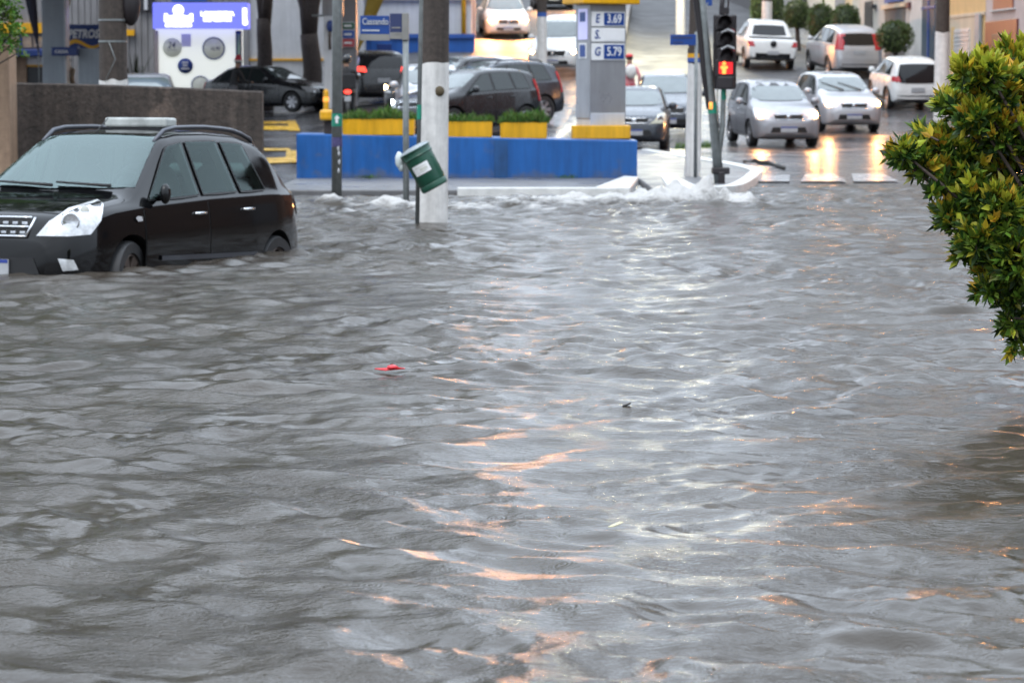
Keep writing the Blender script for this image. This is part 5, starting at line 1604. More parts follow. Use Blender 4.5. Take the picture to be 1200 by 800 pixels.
# ------------------------------------------------------------------ traffic
def cpt(px, d): return (X(px, d), d)
FOX = rescale(HATCH, 3.82, 1.54, 1.66); POLO = rescale(HATCH, 3.9, 1.47, 1.65); MOBI = rescale(HATCH, 3.57, 1.50, 1.65); UNO = rescale(HATCH, 3.7, 1.44, 1.55)
CRV = rescale(SUV, 4.5, 1.70, 1.80); FOC = rescale(SEDAN, 4.3, 1.48, 1.72); SMALLSUV = rescale(HATCH, 4.1, 1.60, 1.74)
MOBI['rg'] = (.80, 1.36, .64, .52); MOBI['tail'] = [(.84, 1.0)]; MOBI['plate_r'] = .62
CRV['rg'] = (1.10, 1.50, .64, .55); CRV['tail'] = [(.95, 1.48)]; CRV['plate_r'] = .88
grp = 'cars on the wet hill road'
car('hatchback', 'silver hatchback with both headlights on, frontmost of the cars coming down the wet hill road', 'car', FOX, cpt(905, 66), heading(905, 12), MT['grey_silver'], grp, lit=MT['lamp_lit'], wsglass=MT['windshield'])
car('hatchback', 'white hatchback with lit headlights and raised wipers, just behind the silver hatchback', 'car', POLO, cpt(980, 72.5), heading(980, 14), MT['silver'], grp, lit=MT['lamp_lit'], wiper=True)
car('hatchback', 'small white hatchback with a black tailgate parked on the kerb near the blue gate', 'car', MOBI, cpt(1060, 82), (-.075, 1), MT['white'], grp, lower_black=True, dark_sill=True, arch_trim=True)
car('estate_car', 'silver tall estate car seen from behind with long red tail lights up its pillars', 'car', CRV, cpt(987, 93.5), (-.13, 1), MT['silver'], grp, lower_black=True, dark_sill=True)
pk, _, pkpanel, pki = car('pickup_truck', 'white double cab pickup truck driving away uphill, round black badge on its tailgate', 'pickup', PICKUP, cpt(893, 97), (-.055, 1), MT['white'], grp, lower_black=True, dark_sill=True, arch_trim=True, roll=R(2))
b = MB(); b.lathe([(.11, 0), (.11, .015), (.001, .02)], 18, Matrix.Translation((-PICKUP['L'] / 2 - .005, 0, .93)) @ Matrix.Rotation(-math.pi / 2, 4, 'Y')); b.build('badge', MT['trim'], pk)
b = MB(); b.box((-.95, 0, 1.105), (1.75, 1.5, .02)); b.build('bed_cover', MT['trim'], pk)
car('hatchback', 'old dark grey hatchback with unlit headlights waiting beside the price totem', 'car', UNO, cpt(746, 64.3), (-.075, -1), MT['graphite'], grp, hl_lens=M('yellowed_lens', (.45, .43, .32), .2, coat=1, var=.2))
car('saloon_car', 'dark blue-grey saloon behind the old dark hatchback by the price totem', 'car', FOC, cpt(781, 71.5), (-.03, -1), MT['graphite'], grp)
grp2 = 'cars on the forecourt and side street'
car('hatchback', 'black hatchback nearest behind the yellow planters, seen side on', 'car', rescale(HATCH, 3.65, 1.50, 1.60), cpt(547, 63), (-.72, -.69), MT['dark_paint'], grp2, lit=MT['lamp_blue'])
car('estate_car', 'dark grey estate car with silver roof rails, behind the black hatchback at the planters', 'car', rescale(SUV, 4.1, 1.58, 1.72), cpt(569, 69), (-.78, -.62), MT['graphite'], grp2, rails=True)
car('saloon_car', 'white saloon with a glowing red tail light showing behind the dark cars at the planters', 'car', rescale(SEDAN, 4.4, 1.56, 1.75), cpt(556, 75.5), (-.85, -.52), MT['white'], grp2, tail_lit=True)
car('saloon_car', 'dark car half hidden by the thick pole, behind the black hatchback', 'car', rescale(HATCH, 4.1, 1.6, 1.72), cpt(528, 74), (-.60, -.80), MT['dark_paint'], grp2, lit=MT['lamp_soft'])
car('saloon_car', 'white saloon coming head on down the side street with glaring headlights', 'car', rescale(SEDAN, 4.4, 1.48, 1.72), cpt(590, 105), heading(590, 5), MT['white'], grp2, lit=MT['lamp_hot'])
car('pickup_truck', 'white pickup with a raised nose coming downhill, partly hidden by the price totem', 'pickup', rescale(PICKUP, 4.8, 1.82, 1.82), cpt(661, 93), heading(661, -9), MT['white'], grp2, lit=MT['lamp_soft'], arch_trim=True)
car('estate_car', 'dark high car with lit headlights at the top of the side street', 'car', SUV, cpt(646, 121), heading(646, 3), MT['graphite'], grp2, lit=MT['lamp_lit'])
car('saloon_car', 'black saloon parked by the brightly lit kiosk, person in a red hat beside it', 'car', rescale(SEDAN, 4.4, 1.46, 1.72), cpt(318, 84.5), (.86, -.52), MT['dark_paint'], grp2, lit=None)
PUMPCAR = rescale(SUV, 4.3, 1.60, 1.78); PUMPCAR['tail'] = [(.98, 1.14)]; PUMPCAR['rg'] = (1.10, 1.44, .64, .55)
bs_, _, bp_, bi_ = car('estate_car', 'dark grey car seen from behind at the fuel pump, one tail light glowing red', 'car', PUMPCAR, cpt(436, 83.5), (-.22, 1), MT['dark_paint'], grp2, tail_lit=True)
car('hatchback', 'white small car facing out between the posts with its lower lamps lit', 'car', rescale(HATCH, 3.9, 1.55, 1.66), cpt(505, 66.5), heading(505, 3), MT['silver'], grp2, lit=MT['lamp_lit'])
car('hatchback', 'pale car whose roof just shows over the brown wall in front of the lit kiosk', 'car', rescale(HATCH, 3.8, 1.42, 1.64), cpt(171, 70), (.10, -1), MT['grey_silver'], grp2)
# a car behind the bush, known by its lamps in the water
car('hatchback', 'grey car hidden behind the leafy bush with its lamps reflected in the flood', 'car', FOX, (11.2, 58), (-.12, -1), MT['graphite'], grp, lit=MT['lamp_lit'])

# motorcycles and riders
def motorcycle(label, px, d, fwd, lit_tail=True, box=True):
    x, y_ = X(px, d), d; yaw = math.atan2(fwd[1], fwd[0]) - math.pi / 2
    root = thing('motorcycle', label, 'motorcycle', (x, y_, gz(x, y_)), yaw)
    for yy in (-.62, .64):
        t = MB(); Mx = Matrix.Translation((0, yy, .30)) @ Matrix.Rotation(math.pi / 2, 4, 'Y')
        t.lathe([(.22, -.045), (.28, -.05), (.30, -.02), (.30, .02), (.28, .05), (.22, .045)], 24, Mx)
        w_ = t.build('wheel', MT['rubber'], root)
        t = MB(); t.lathe([(.22, -.03), (.20, 0), (.05, .02), (.05, -.02), (.19, -.01)], 20, Mx); t.build('rim', MT['alloy'], w_)
    m = MB(); m.tube([(0, .64, .30), (0, .48, .78), (0, .42, .98)], [.045, .05, .04], 10); m.build('fork', MT['chrome'], root)
    m = MB(); m.ball((0, .18, .82), (.14, .26, .14), 14, 10); m.build('tank', MT['dark_paint'], root)
    m = MB(); m.ball((0, -.30, .80), (.13, .42, .075), 14, 8); m.build('seat', MT['black_cloth'], root)
    m = MB(); m.box((0, .02, .46), (.24, .46, .32)); m.tube([(0, -.62, .30), (0, -.1, .42)], .035, 8); m.build('engine', MT['trim'], root, bevel=.03)
    m = MB(); m.tube([(-.34, .34, 1.04), (-.1, .42, 1.02), (.1, .42, 1.02), (.34, .34, 1.04)], .016, 8); hb = m.build('handlebar', MT['trim'], root)
    for s in (1, -1):
        m = MB(); m.tube([(s * .26, .37, 1.03), (s * .32, .38, 1.18)], .008, 6); m.ball((s * .33, .38, 1.22), (.06, .02, .04), 10, 6); m.build('mirror', MT['chrome'], hb)
    m = MB(); m.ball((0, .55, .92), (.085, .06, .09), 12, 8); m.build('headlight', MT['lamp_clear'], root)
    m = MB(); m.ball((0, -.74, .78), (.10, .04, .06), 12, 8); m.build('tail_light', MT['tail_lit'], root)
    m = MB(); m.box((0, -.80, .60), (.17, .015, .13)); m.build('licence_plate', MT['plate'], root)
    m = MB(); m.box((0, -.62, 1.05), (.44, .42, .40)); m.build('luggage_box', MT['black_cloth'], root, bevel=.03)
    return root, yaw
mr, yw = motorcycle('black delivery motorcycle with a square luggage box, waiting by the fuel pillar', 406, 72, (-.1, 1))
xp, yp = X(406, 72), 72
pr_, J, k = person('person', 'rider in black with a dark helmet sitting on the motorcycle by the fuel pillar', (xp, yp), yw, 1.72, None, .12, 'black_cloth', 'black_cloth', 'ride', z=gz(xp, yp) - .06)
m = MB(); m.ball(J['head1'] * k + Vector((0, 0, .02)), (.14, .155, .15), 16, 12); m.build('helmet', MT['dark_paint'], pr_)
# person with a red and white hat by the black saloon
x_, y_ = X(273, 80.5), 80.5
pr_, J, k = person('person', 'person in dark clothes and a red hat with white brim, by the lit kiosk', (x_, y_), R(-60), 1.66, None, .25, 'black_cloth', 'grey_cloth', 'lean')
h0 = J['head1'] * k
m = MB(); m.lathe([(.118, .03), (.112, .08), (.085, .15), (.05, .20), (.001, .22)], 18, Matrix.Translation(h0)); ht = m.build('hat', MT['red_cloth'], pr_)
m = MB(); m.lathe([(.12, .0), (.135, .02), (.125, .05), (.112, .05)], 18, Matrix.Translation(h0)); m.build('hat_brim', MT['white_cloth'], ht)
# person in red beyond the totem
x_, y_ = X(738, 77), 77
pr_, J, k = person('person', 'person in a red cap and red jacket walking beyond the price totem', (x_, y_), R(10), 1.72, None, .06, 'pink_cloth', 'red_cloth', 'walk')
h0 = J['head1'] * k
m = MB(); m.ball(h0 + Vector((0, 0, .045)), (.108, .118, .075), 14, 9); m.lathe([(.10, .035), (.10, .045)], 16, Matrix.Translation(h0)); m.ball(h0 + Vector((0, .15, .03)), (.07, .08, .012), 12, 6); m.build('cap', MT['red_plastic'], pr_)
m = MB(); m.ball(J['chest'] * k + Vector((0, -.17, .0)), (.16, .10, .20), 14, 10, jitter=.1); m.build('backpack', MT['white_cloth'], pr_)
# attendant in tan at the counter
x_, y_ = X(83.5, 83), 83
pr_, J, k = person('person', 'attendant in tan clothes leaning at the counter under the small blue sign', (x_, y_), R(150), 1.66, None, .2, 'tan_cloth', 'grey_cloth', 'lean')

# ------------------------------------------------------------------ service station
def boxt(name, label, cat, px0, px1, py0, py1, d, depth, mat, bevel=.01, group=None, base=None, parent=None):
    x0, x1 = X(px0, d), X(px1, d); zt = Z(py0, d); zb = Z(py1, d) if base is None else base
    m = MB(); m.box(((x0 + x1) / 2, d + depth / 2, (zt + zb) / 2), (x1 - x0, depth, zt - zb))
    o = m.build(name, MT[mat], parent, bevel=bevel)
    if label: tag(o, label, cat, group)
    return o
def pbox(root, name, px0, px1, py0, py1, d, depth, mat, bevel=.005):
    """a part placed by the same rule, kept under its thing (things here stand at the world origin)"""
    return boxt(name, None, None, px0, px1, py0, py1, d, depth, mat, bevel, None, None, root)
st = thing('station_building', 'long grey clad station building along the back of the forecourt', 'building')
m = MB()
x0, x1, d = X(-150, 97), X(292, 97), 97
nn = 60
for i in range(nn):
    xa_ = x0 + (x1 - x0) * i / nn; wd_ = (x1 - x0) / nn
    m.box((xa_ + wd_ / 2, d + .3, 3.6), (wd_ - .025, .6, 6.6))
m.box(((x0 + x1) / 2, d + .5, 3.6), (x1 - x0, .6, 6.55))
m.build('cladding_wall', MT['sidewall'], st)
pbox(st, 'window', 163, 182, -8, 13, 96.8, .15, 'door_dark')
w_ = pbox(st, 'window_frame', 170, 174, -8, 12, 96.7, .08, 'lightwall')
pbox(st, 'yellow_fascia', 148, 158, 35, 42, 96.7, .25, 'yellow')
lw = thing('station_wing', 'pale rendered wing with a thin orange stripe behind the tree trunks', 'building')
pbox(lw, 'wall', 292.3, 425, -120, 128, 97.2, .7, 'lightwall')
pbox(lw, 'stripe', 286, 425, 69, 71.5, 97.12, .1, 'yellow')
pbox(lw, 'plinth', 286, 425, 112, 128, 97.1, .12, 'sidewall')
sh = thing('shop', 'station shop front with a yellow fascia, posters and a dark blue awning, under the foliage', 'shop')
pbox(sh, 'wall', -90, 54, -40, 120, 91, 2, 'sidewall')
pbox(sh, 'yellow_fascia', -90, 52, 27, 39, 90.8, .18, 'yellow')
for i, (a, b_) in enumerate(((14, 24), (27, 38), (40, 50))): pbox(sh, 'poster', a, b_, 43, 56, 90.9, .06, 'poster')
pbox(sh, 'poster_frame', 24.3, 26.7, 42, 57, 90.85, .1, 'navy')
m = MB(); xa_, xb_ = X(-80, 90), X(51.5, 90); m.prism([(xa_, 90.9, Z(57, 90)), (xa_, 90.0, Z(58.5, 90)), (xa_, 90.0, Z(66, 90)), (xa_, 90.9, Z(66, 90))], (xb_ - xa_, 0, 0)); m.build('awning', MT['navy'], sh, bevel=.02)
pbox(sh, 'white_strip', 9, 16, 67, 82, 90.9, .05, 'letter_white'); pbox(sh, 'white_strip', 31, 50, 67, 76, 90.9, .05, 'letter_white'); pbox(sh, 'strip_edge', 31, 50, 76, 78.5, 90.88, .06, 'yellow')  # plain white bands below the awning, not emissive
pbox(sh, 'doorway', 32, 50, 79, 115, 90.93, .05, 'door_dark'); pbox(sh, 'doorway', 9, 16, 83, 115, 90.93, .05, 'door_dark')
pbox(sh, 'pier', 17, 31, 67, 115, 90.8, .2, 'tan')

# brand fascia
pf = thing('fascia_sign', 'dark blue fascia sign with slanted white letters over an orange wave, beside the strapped pole', 'sign')
D = 86
pbox(pf, 'board', 77, 134, 29, 57, D, .25, 'navy')
text('lettering', 'PETROS', .36, face_front((X(98.5, D), D - .02, Z(40.5, D)), 0), MT['letter_white'], pf, xs=.76, bold=.012, shear=.22)
m = MB(); up_, lo_ = [], []
for i in range(25):
    t = i / 24; px_ = 78 + 44 * t; yy = 51.5 - 4.2 * math.sin(2 * math.pi * (t * 1.05) + .05) + (3.5 * (1 - t) ** 4); th_ = 1.4 + 1.3 * (1 - t)
    up_.append((X(px_, D), D - .03, Z(yy - th_, D))); lo_.append((X(px_, D), D - .03, Z(yy + th_, D)))
vs = up_ + lo_; m.add(vs, [(i, i + 1, 25 + i + 1, 25 + i) for i in range(24)]); o = m.build('orange_wave', MT['yellow'], pf)
md = o.modifiers.new('s', 'SOLIDIFY'); md.thickness = .02
c1 = thing('column', 'broad pale grey station column beside the navy banner flag', 'column')
pbox(c1, 'shaft', 50, 78, -90, 110, 82, .7, 'col_blue_grey', .02); pbox(c1, 'edge', 76, 78.3, -90, 110, 81.9, .1, 'lightwall')
cs = thing('counter_sign', 'small navy box sign with pale letters fixed low on the broad grey column', 'sign')
m = MB(); m.box(((X(61, 81) + X(91, 81)) / 2, 81.2, Z(60.5, 81)), (X(91, 81) - X(61, 81), .5, Z(55.5, 81) - Z(65.5, 81))); m.build('box', MT['navy'], cs, bevel=.03)
text('lettering', 'CAIXA', .135, face_front((X(73, 81), 80.93, Z(61, 81)), 0), MT['letter_white'], cs, xs=.95, bold=.002)
pbox(cs, 'bracket', 82, 92, 54, 58, 81.1, .3, 'navy')
boxt('cabinet', 'pale blue-grey tall cabinet between the column and the strapped pole', 'cabinet', 92, 118, 57, 115, 81.5, .6, 'col_blue_grey', .02)
boxt('side_panel', 'slim grey panel behind the attendant at the counter', 'panel', 64, 80, 66, 112, 83.4, .1, 'sidewall', .01)
def flag(name_label, top0, top1, ty, bot_, by, d, mat):
    root = thing('banner_flag', name_label, 'flag', (0, 0, 0))
    m = MB(); n = 12; L_, R_ = [], []
    for i in range(n + 1):
        t = i / n; e = t ** 1.15
        py = ty + (by - ty) * t
        l_ = top0 + (bot_ - .6 - top0) * e; r_ = top1 + (bot_ + .6 - top1) * e
        wv = .06 * math.sin(t * 7)
        L_.append((X(l_, d), d + wv, Z(py, d))); R_.append((X(r_, d), d - wv, Z(py, d)))
    m.add(L_ + R_, [(i, i + 1, n + 1 + i + 1, n + 1 + i) for i in range(n)], 0, True); o = m.build('cloth', MT[mat], root)
    md = o.modifiers.new('s', 'SOLIDIFY'); md.thickness = .012
    zb_ = gz(X(bot_, d), d)
    m = MB(); m.tube([(X(bot_, d), d, zb_), (X(bot_, d), d, Z(by, d)), (X((top0 + bot_) / 2, d), d + .03, Z((ty + by) / 2, d)), (X(top0, d), d + .03, Z(ty, d))], .02, 8); m.build('mast', MT['pole_grey'], root)
flag('navy feather flag hanging slanted in front of the shop', 22, 43, -50, 46, 62, 80, 'flag_navy')
flag('olive yellow feather flag peeping out beside the broad grey column', 76, 90, -40, 80, 18, 83.5, 'flag_olive')
flag('olive yellow feather flag in front of the white wall, behind the street name sign', 437, 466, -40, 419, 62, 90, 'flag_olive')

# tall strappy plant behind the pole
pl_ = thing('tall_plant', 'tall strappy dark green plant beside the lit kiosk', 'plant', (X(158, 86), 86, gz(X(158, 86), 86)))
rg = np.random.default_rng(5)
m = MB()
for i in range(26):
    an = rg.uniform(0, 6.28); ln_ = rg.uniform(1.3, 2.2); tilt = rg.uniform(.05, .42)
    pts = [Vector((.05 * math.cos(an), .05 * math.sin(an), 0))]
    L_, R_ = [], []
    for j in range(7):
        t = j / 6; r_ = tilt * ln_ * t ** 1.6; z_ = ln_ * t * (1 - .12 * t)
        w_ = .05 * (1 - t) ** .7 + .004
        c_ = Vector((r_ * math.cos(an), r_ * math.sin(an), z_)); sd = Vector((-math.sin(an), math.cos(an), 0)) * w_
        L_.append(c_ + sd); R_.append(c_ - sd)
    m.add(L_ + R_, [(j, j + 1, 7 + j + 1, 7 + j) for j in range(6)], 0, True)
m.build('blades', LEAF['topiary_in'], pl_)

# lit kiosk
D = 90
kx = thing('kiosk', 'brightly lit white laundry kiosk with a glowing violet-blue sign', 'kiosk')
gk = gz(X(230, D), D)
m = MB(); xa_, xb_ = X(183, D), X(277, D); m.box(((xa_ + xb_) / 2, D + 1.2, (gk + Z(30, D)) / 2), (xb_ - xa_, 2.4, Z(30, D) - gk)); m.build('cabin', MT['kiosk_white'], kx, bevel=.02)
pbox(kx, 'side_frame', 181.5, 186, 36, 128, D - .08, .3, 'plaster_pink'); pbox(kx, 'side_frame', 276.5, 283, 36, 128, D - .08, .3, 'navy')
o = pbox(kx, 'side_glass', 278.5, 282, 40, 100, D - .12, .1, 'badge_green')
sgn = pbox(kx, 'sign_box', 180, 291, 3.5, 34, D - .45, .9, 'kiosk_blue', .02)
zt_ = lambda py: Z(py, D - .46)
fx = lambda px: X(px, D - .46)
def disc(nm, px, py, rpx, mat, parent, dd=D - .02, ring=None):
    r_ = rpx * dd / FPX
    m = MB(); m.lathe([(r_, 0), (r_, .02), (.001, .022)], 28, Matrix.Translation((X(px, dd), dd, Z(py, dd))) @ Matrix.Rotation(math.pi / 2, 4, 'X')); o = m.build(nm, MT[mat], parent)
    if ring:
        m = MB(); m.lathe([(r_ * 1.0, .0), (r_ * 1.10, .012), (r_ * 1.1, .02), (r_ * .98, .028), (r_ * .97, .02)], 28, Matrix.Translation((X(px, dd), dd, Z(py, dd))) @ Matrix.Rotation(math.pi / 2, 4, 'X')); m.build('rim', MT[ring], o)
    return o
em = disc('emblem', 210, 12.5, 6.3, 'kiosk_letter', sgn, D - .46)
m = MB(); m.box((fx(210), D - .49, zt_(10.5)), (.13, .01, .03)); m.build('emblem_mark', MT['kiosk_blue'], em)
m = MB()
for i, px in enumerate(np.linspace(195.5, 225, 8)):
    h_ = (9.6, 7, 7.5, 7, 7, 7.5, 7, 9.6)[i]
    m.box((fx(px), D - .47, zt_(25.5 - h_ / 2 + .5)), (.115, .02, h_ * D / FPX))
m.build('logo_lettering', MT['kiosk_letter'], sgn, bevel=.012)
m = MB(); m.box((fx(210), D - .47, zt_(29.8)), (.86, .02, .105)); m.build('logo_underline', MT['kiosk_letter'], sgn)
text('lettering', 'LAVANDERIA', .185, face_front((fx(255.5), D - .47, zt_(16.6)), 0), MT['kiosk_letter'], sgn, xs=.98, bold=.012)
text('lettering', 'SELF-SERVICE', .185, face_front((fx(255.5), D - .47, zt_(23)), 0), MT['kiosk_letter'], sgn, xs=.84, bold=.012)
m = MB(); m.box((fx(287.5), D - .47, zt_(17)), (.14, .02, .40)); m.ball((fx(288), D - .47, zt_(26.5)), (.09, .02, .10), 12, 8); m.build('side_emblem', MT['kiosk_letter'], sgn, bevel=.03)
b1 = disc('badge', 202.5, 56, 11.3, 'badge_grey', kx); text('badge_lettering', '24', .30, face_front((X(201.5, D), D - .045, Z(53.5, D)), 0), MT['letter_navy'], b1, xs=.85, bold=.002, shear=.2)
m = MB(); m.box((X(202.5, D), D - .045, Z(59, D)), (.34, .006, .014)); m.build('badge_line', MT['letter_navy'], b1)
b2 = disc('badge', 251, 57, 12.2, 'badge_grey', kx, ring='badge_blue'); text('badge_lettering', '16,90', .17, face_front((X(252.5, D), D - .045, Z(57.3, D)), 0), MT['letter_navy'], b2, xs=.85, bold=.002, shear=.15)
m = MB(); r_ = 11.6 * D / FPX
m.prism([(X(251, D) + r_ * math.cos(a), D - .027, Z(57, D) + r_ * math.sin(a)) for a in np.linspace(math.pi * 1.2, math.pi * 1.8, 10)], (0, -.006, 0)); m.build('badge_green_foot', MT['badge_green'], b2)
b3 = disc('badge', 217.5, 77.5, 9, 'badge_blue', kx)
m = MB()
for py, w_ in ((73.5, .20), (77, .16), (80.7, .26)): m.box((X(217.5, D), D - .046, Z(py, D)), (w_, .006, .055))
m.build('badge_lettering', MT['letter_white'], b3, bevel=.006)
MT['lilac'] = M('lilac_panel', (.50, .50, .72), .5, emit=(.6, .6, .95), es=.15, var=.1)
pbox(kx, 'notice', 213, 224.5, 40, 55, D - .015, .02, 'lilac')
disc('badge', 235, 100, 10, 'badge_grey', kx, ring='badge_blue')
boxt('upper_sign', 'plain blue sign board on the station wall above the lit kiosk', 'sign', 202, 243, -14, 2.2, 96.6, .2, 'panel_blue', .01)

# canopy, fuel pillar, pump
cp = thing('station_canopy', 'flat station canopy standing on grey columns over the forecourt, above the fuel pillar', 'canopy')
m = MB(); m.box((-11, 80, 6.3), (16.5, 13, .75)); m.build('roof', MT['panel_blue'], cp, bevel=.03)
m = MB(); m.box((-11, 80, 5.91), (16.3, 12.8, .02)); m.build('soffit', MT['lightwall'], cp)
pbox(cp, 'column', 399.5, 418, -170, 125, 80, .5, 'sidewall', .01)
pn = pbox(cp, 'brand_panel', 401.5, 416, 26, 56, 79.9, .08, 'lightwall')
for a, b_, mm in ((27, 34, 'panel_green'), (36, 45, 'panel_blue'), (46, 55, 'panel_red')):
    s_ = pbox(cp, 'brand_stripe', 402, 415.6, a, b_, 79.86, .05, mm)
    m = MB(); m.box((X(408, 79.8), 79.845, Z((a + b_) / 2, 79.8)), (.22, .006, .06)); m.build('stripe_lettering', MT['letter_white'], s_)
pu = thing('fuel_pump', 'tall white fuel pump with a blue head and brown hose, beside the galvanised post', 'fuel pump')
pbox(pu, 'housing', 379.5, 394, 19, 128, 77, .5, 'lightwall', .02); pbox(pu, 'top_housing', 378, 402, -20, 19, 77.2, .5, 'sidewall', .02)
m = MB(); m.ball((X(387.5, 76.9), 76.9, Z(31, 76.9)), (.11, .10, .17), 14, 10); m.build('blue_head', MT['navy'], pu)
m = MB(); m.tube([(X(387, 76.9), 76.9, Z(36, 76.9)), (X(386.5, 76.8), 76.8, Z(48, 76.8)), (X(387, 76.9), 76.9, Z(58, 76.9))], .04, 8); m.build('hose', MT['bark_brown'], pu)
m = MB(); m.tube([(X(366, 77), 77, Z(18.5, 77)), (X(380, 77), 77, Z(18.5, 77))], .03, 8); m.build('arm', MT['pole_grey'], pu)
bo = thing('bollard', 'yellow guard bollard with a glowing orange band by the fuel pump', 'bollard', (X(382, 75), 75, gz(X(382, 75), 75)))
m = MB(); m.lathe([(.075, 0), (.075, .75), (.06, .82), (.001, .85)], 16); m.build('post', MT['yellow'], bo)
m = MB(); m.lathe([(.079, .5), (.079, .62)], 16); m.build('glowing_band', MT['amber_lit'], bo)  # emissive band stands in for the orange light on the bollard

# white wall with yellow pipe, blue outhouse
ww = thing('white_wall_building', 'white walled building with a yellow drain pipe, behind the street name sign', 'building')
pbox(ww, 'wall', 425.3, 553, -110, 60, 101, .6, 'lightwall', .01)
pbox(ww, 'cornice', 425.3, 556, -3, .5, 100.85, .2, 'plaster_pink')
m = MB(); xx = X(543.5, 100.9); m.tube([(xx, 100.9, Z(45, 100.9)), (xx, 100.9, Z(-90, 100.9))], .085, 10); m.build('drain_pipe', MT['yellow'], ww)
oh = thing('outhouse', 'low bright blue outhouse with a small square grille, under the street name sign', 'outhouse')
MT['outhouse_blue'] = M('outhouse_blue', (.018, .11, .42), .45, var=.08, streak=.15)
pbox(oh, 'wall', 429, 556, 41, 125, 98.5, 1.6, 'outhouse_blue', .01)
pbox(oh, 'coping', 428.5, 557, 40, 45, 98.4, .2, 'panel_blue')
pbox(oh, 'door', 434, 461, 48, 120, 98.45, .1, 'outhouse_blue', .02); pbox(oh, 'grille', 442, 459, 52, 62, 98.4, .1, 'navy', .01)
pbox(oh, 'yellow_foot', 457, 469, 107, 119, 98.42, .1, 'yellow')
# slope wall beside the side street
sw = thing('street_wall', 'pale brown kerbside wall climbing beside the side street, past the white walled building', 'wall')
m = MB(); x1_ = X(557, 101)
m.prism([(x1_, 101.5, gz(-1.5, 101) - .4), (x1_ - .6, 150, 7.5), (x1_ - .6, 150, 11), (x1_, 101.5, 5.4)], (-.3, 0, 0)); m.build('wall_face', MT['plaster_pink'], sw)

# ------------------------------------------------------------------ trees
def limb(m, p0, p1, r0, r1, bend=.1, seed=0, seg=10, up_first=False):
    p0, p1 = Vector(p0), Vector(p1); pts, rr = [], []
    for i in range(7):
        t = i / 6; q = Vector((p0.x + (p1.x - p0.x) * t ** 1.7, p0.y + (p1.y - p0.y) * t ** 1.7, p0.z + (p1.z - p0.z) * t)) if up_first else p0.lerp(p1, t)
        q = q + Vector((noise.noise(Vector((t * 3, seed + .37, .2))), noise.noise(Vector((t * 3, seed + .41, 5.3))), 0)) * bend * min(1, 2.5 * t)
        pts.append(q); rr.append(r0 + (r1 - r0) * t)
    m.tube(pts, rr, seg)
    return pts[-1]
def crown_pts(rg, lobes, n):
    out = []
    w = np.array([l[3] ** 2 for l in lobes]); w = w / w.sum()
    for l, q in zip(lobes, w):
        k = int(n * q); v = rg.normal(size=(k, 3)); v /= np.linalg.norm(v, axis=1)[:, None]
        r_ = l[3] * (rg.random(k) ** .35)
        out.append(np.array(l[:3]) + v * r_[:, None] * np.array([1, 1, .85]))
    return np.concatenate(out)
def street_tree(label, px, d, r, fork_py, seed, crown_z, crown_r, lean=0.0, mat='bark'):
    x = X(px, d); z0 = gz(x, d) - .1
    root = thing('tree', label, 'tree', (x, d, z0))
    rg = np.random.default_rng(seed)
    m = MB(); zf = Z(fork_py, d) - z0
    limb(m, (0, 0, 0), (lean * zf, 0, zf), r, r * .85, .08, seed, 14)
    tips = []
    for k in range(4):
        a = k * 1.57 + rg.uniform(-.4, .4)
        e = (lean * zf + math.cos(a) * crown_r * .55, math.sin(a) * crown_r * .4, crown_z + rg.uniform(-.6, .6))
        tips.append(limb(m, (lean * zf, 0, zf - .25), e, r * .72, r * .15, .3, seed + k, 10, True))
    m.build('trunk', MT[mat], root)
    lobes = [(lean * zf + rg.normal() * crown_r * .5, rg.normal() * crown_r * .5, crown_z + rg.normal() * crown_r * .25, crown_r * rg.uniform(.4, .62)) for _ in range(9)]
    P_ = crown_pts(rg, lobes, 9000); n = len(P_)
    leaves_mesh('crown', P_, rg.normal(size=(n, 3)) + np.array([0, 0, -.2]), rg.uniform(.2, .4, n), [LEAF['deep'], LEAF['green']], rg.integers(0, 2, n), root, .5, rng=rg)
    return root
street_tree('dark forked tree trunk in front of the pale wing, beside the lit kiosk', 311, 89, .27, 22, 21, 8.6, 4.2)
street_tree('thick dark tree trunk behind the black saloon, next to the fuel pump', 367, 90, .34, 40, 33, 9.0, 4.4, -.05, 'bark')
# added tree, unseen: its wide crown above the frame darkens the flood's mirror
def unseen_tree(label, x, y_, zc, rr, seed, lobes_at):
    root = thing('tree', label, 'tree', (x, y_, gz(x, y_) - .2)); rg = np.random.default_rng(seed); z0 = root.location.z
    m = MB(); limb(m, (0, 0, 0), (.3, 0, 4.2), .38, .30, .1, seed, 14)
    lob = []
    for k, (lx, ly, lz, lr) in enumerate(lobes_at):
        limb(m, (.3, 0, 4.0), (lx - x, ly - y_, lz - z0), .2, .05, .4, seed + k, 8, True); lob.append((lx - x, ly - y_, lz - z0, lr))
    m.build('trunk', MT['bark'], root)
    P_ = crown_pts(rg, lob, 16000); n = len(P_)
    leaves_mesh('crown', P_, rg.normal(size=(n, 3)), rg.uniform(.25, .5, n), [LEAF['deep'], LEAF['green'], LEAF['deep']], rg.integers(0, 3, n), root, .5, rng=rg)
unseen_tree('broad unseen tree added beyond the tan pillar, its crown above the picture', -12.5, 46, 12, 8, 77,
    [(-12, 46, 9.5, 3.6), (-8.5, 46, 9.2, 3.2), (-5.2, 47, 9.8, 2.8), (-10, 47, 13.5, 3.8), (-6.5, 46, 13.2, 3.2), (-3.4, 48, 12.2, 2.6), (-12, 46, 16.5, 3.4), (-8, 47, 17, 3.2), (-15.5, 46, 12, 3.8)])
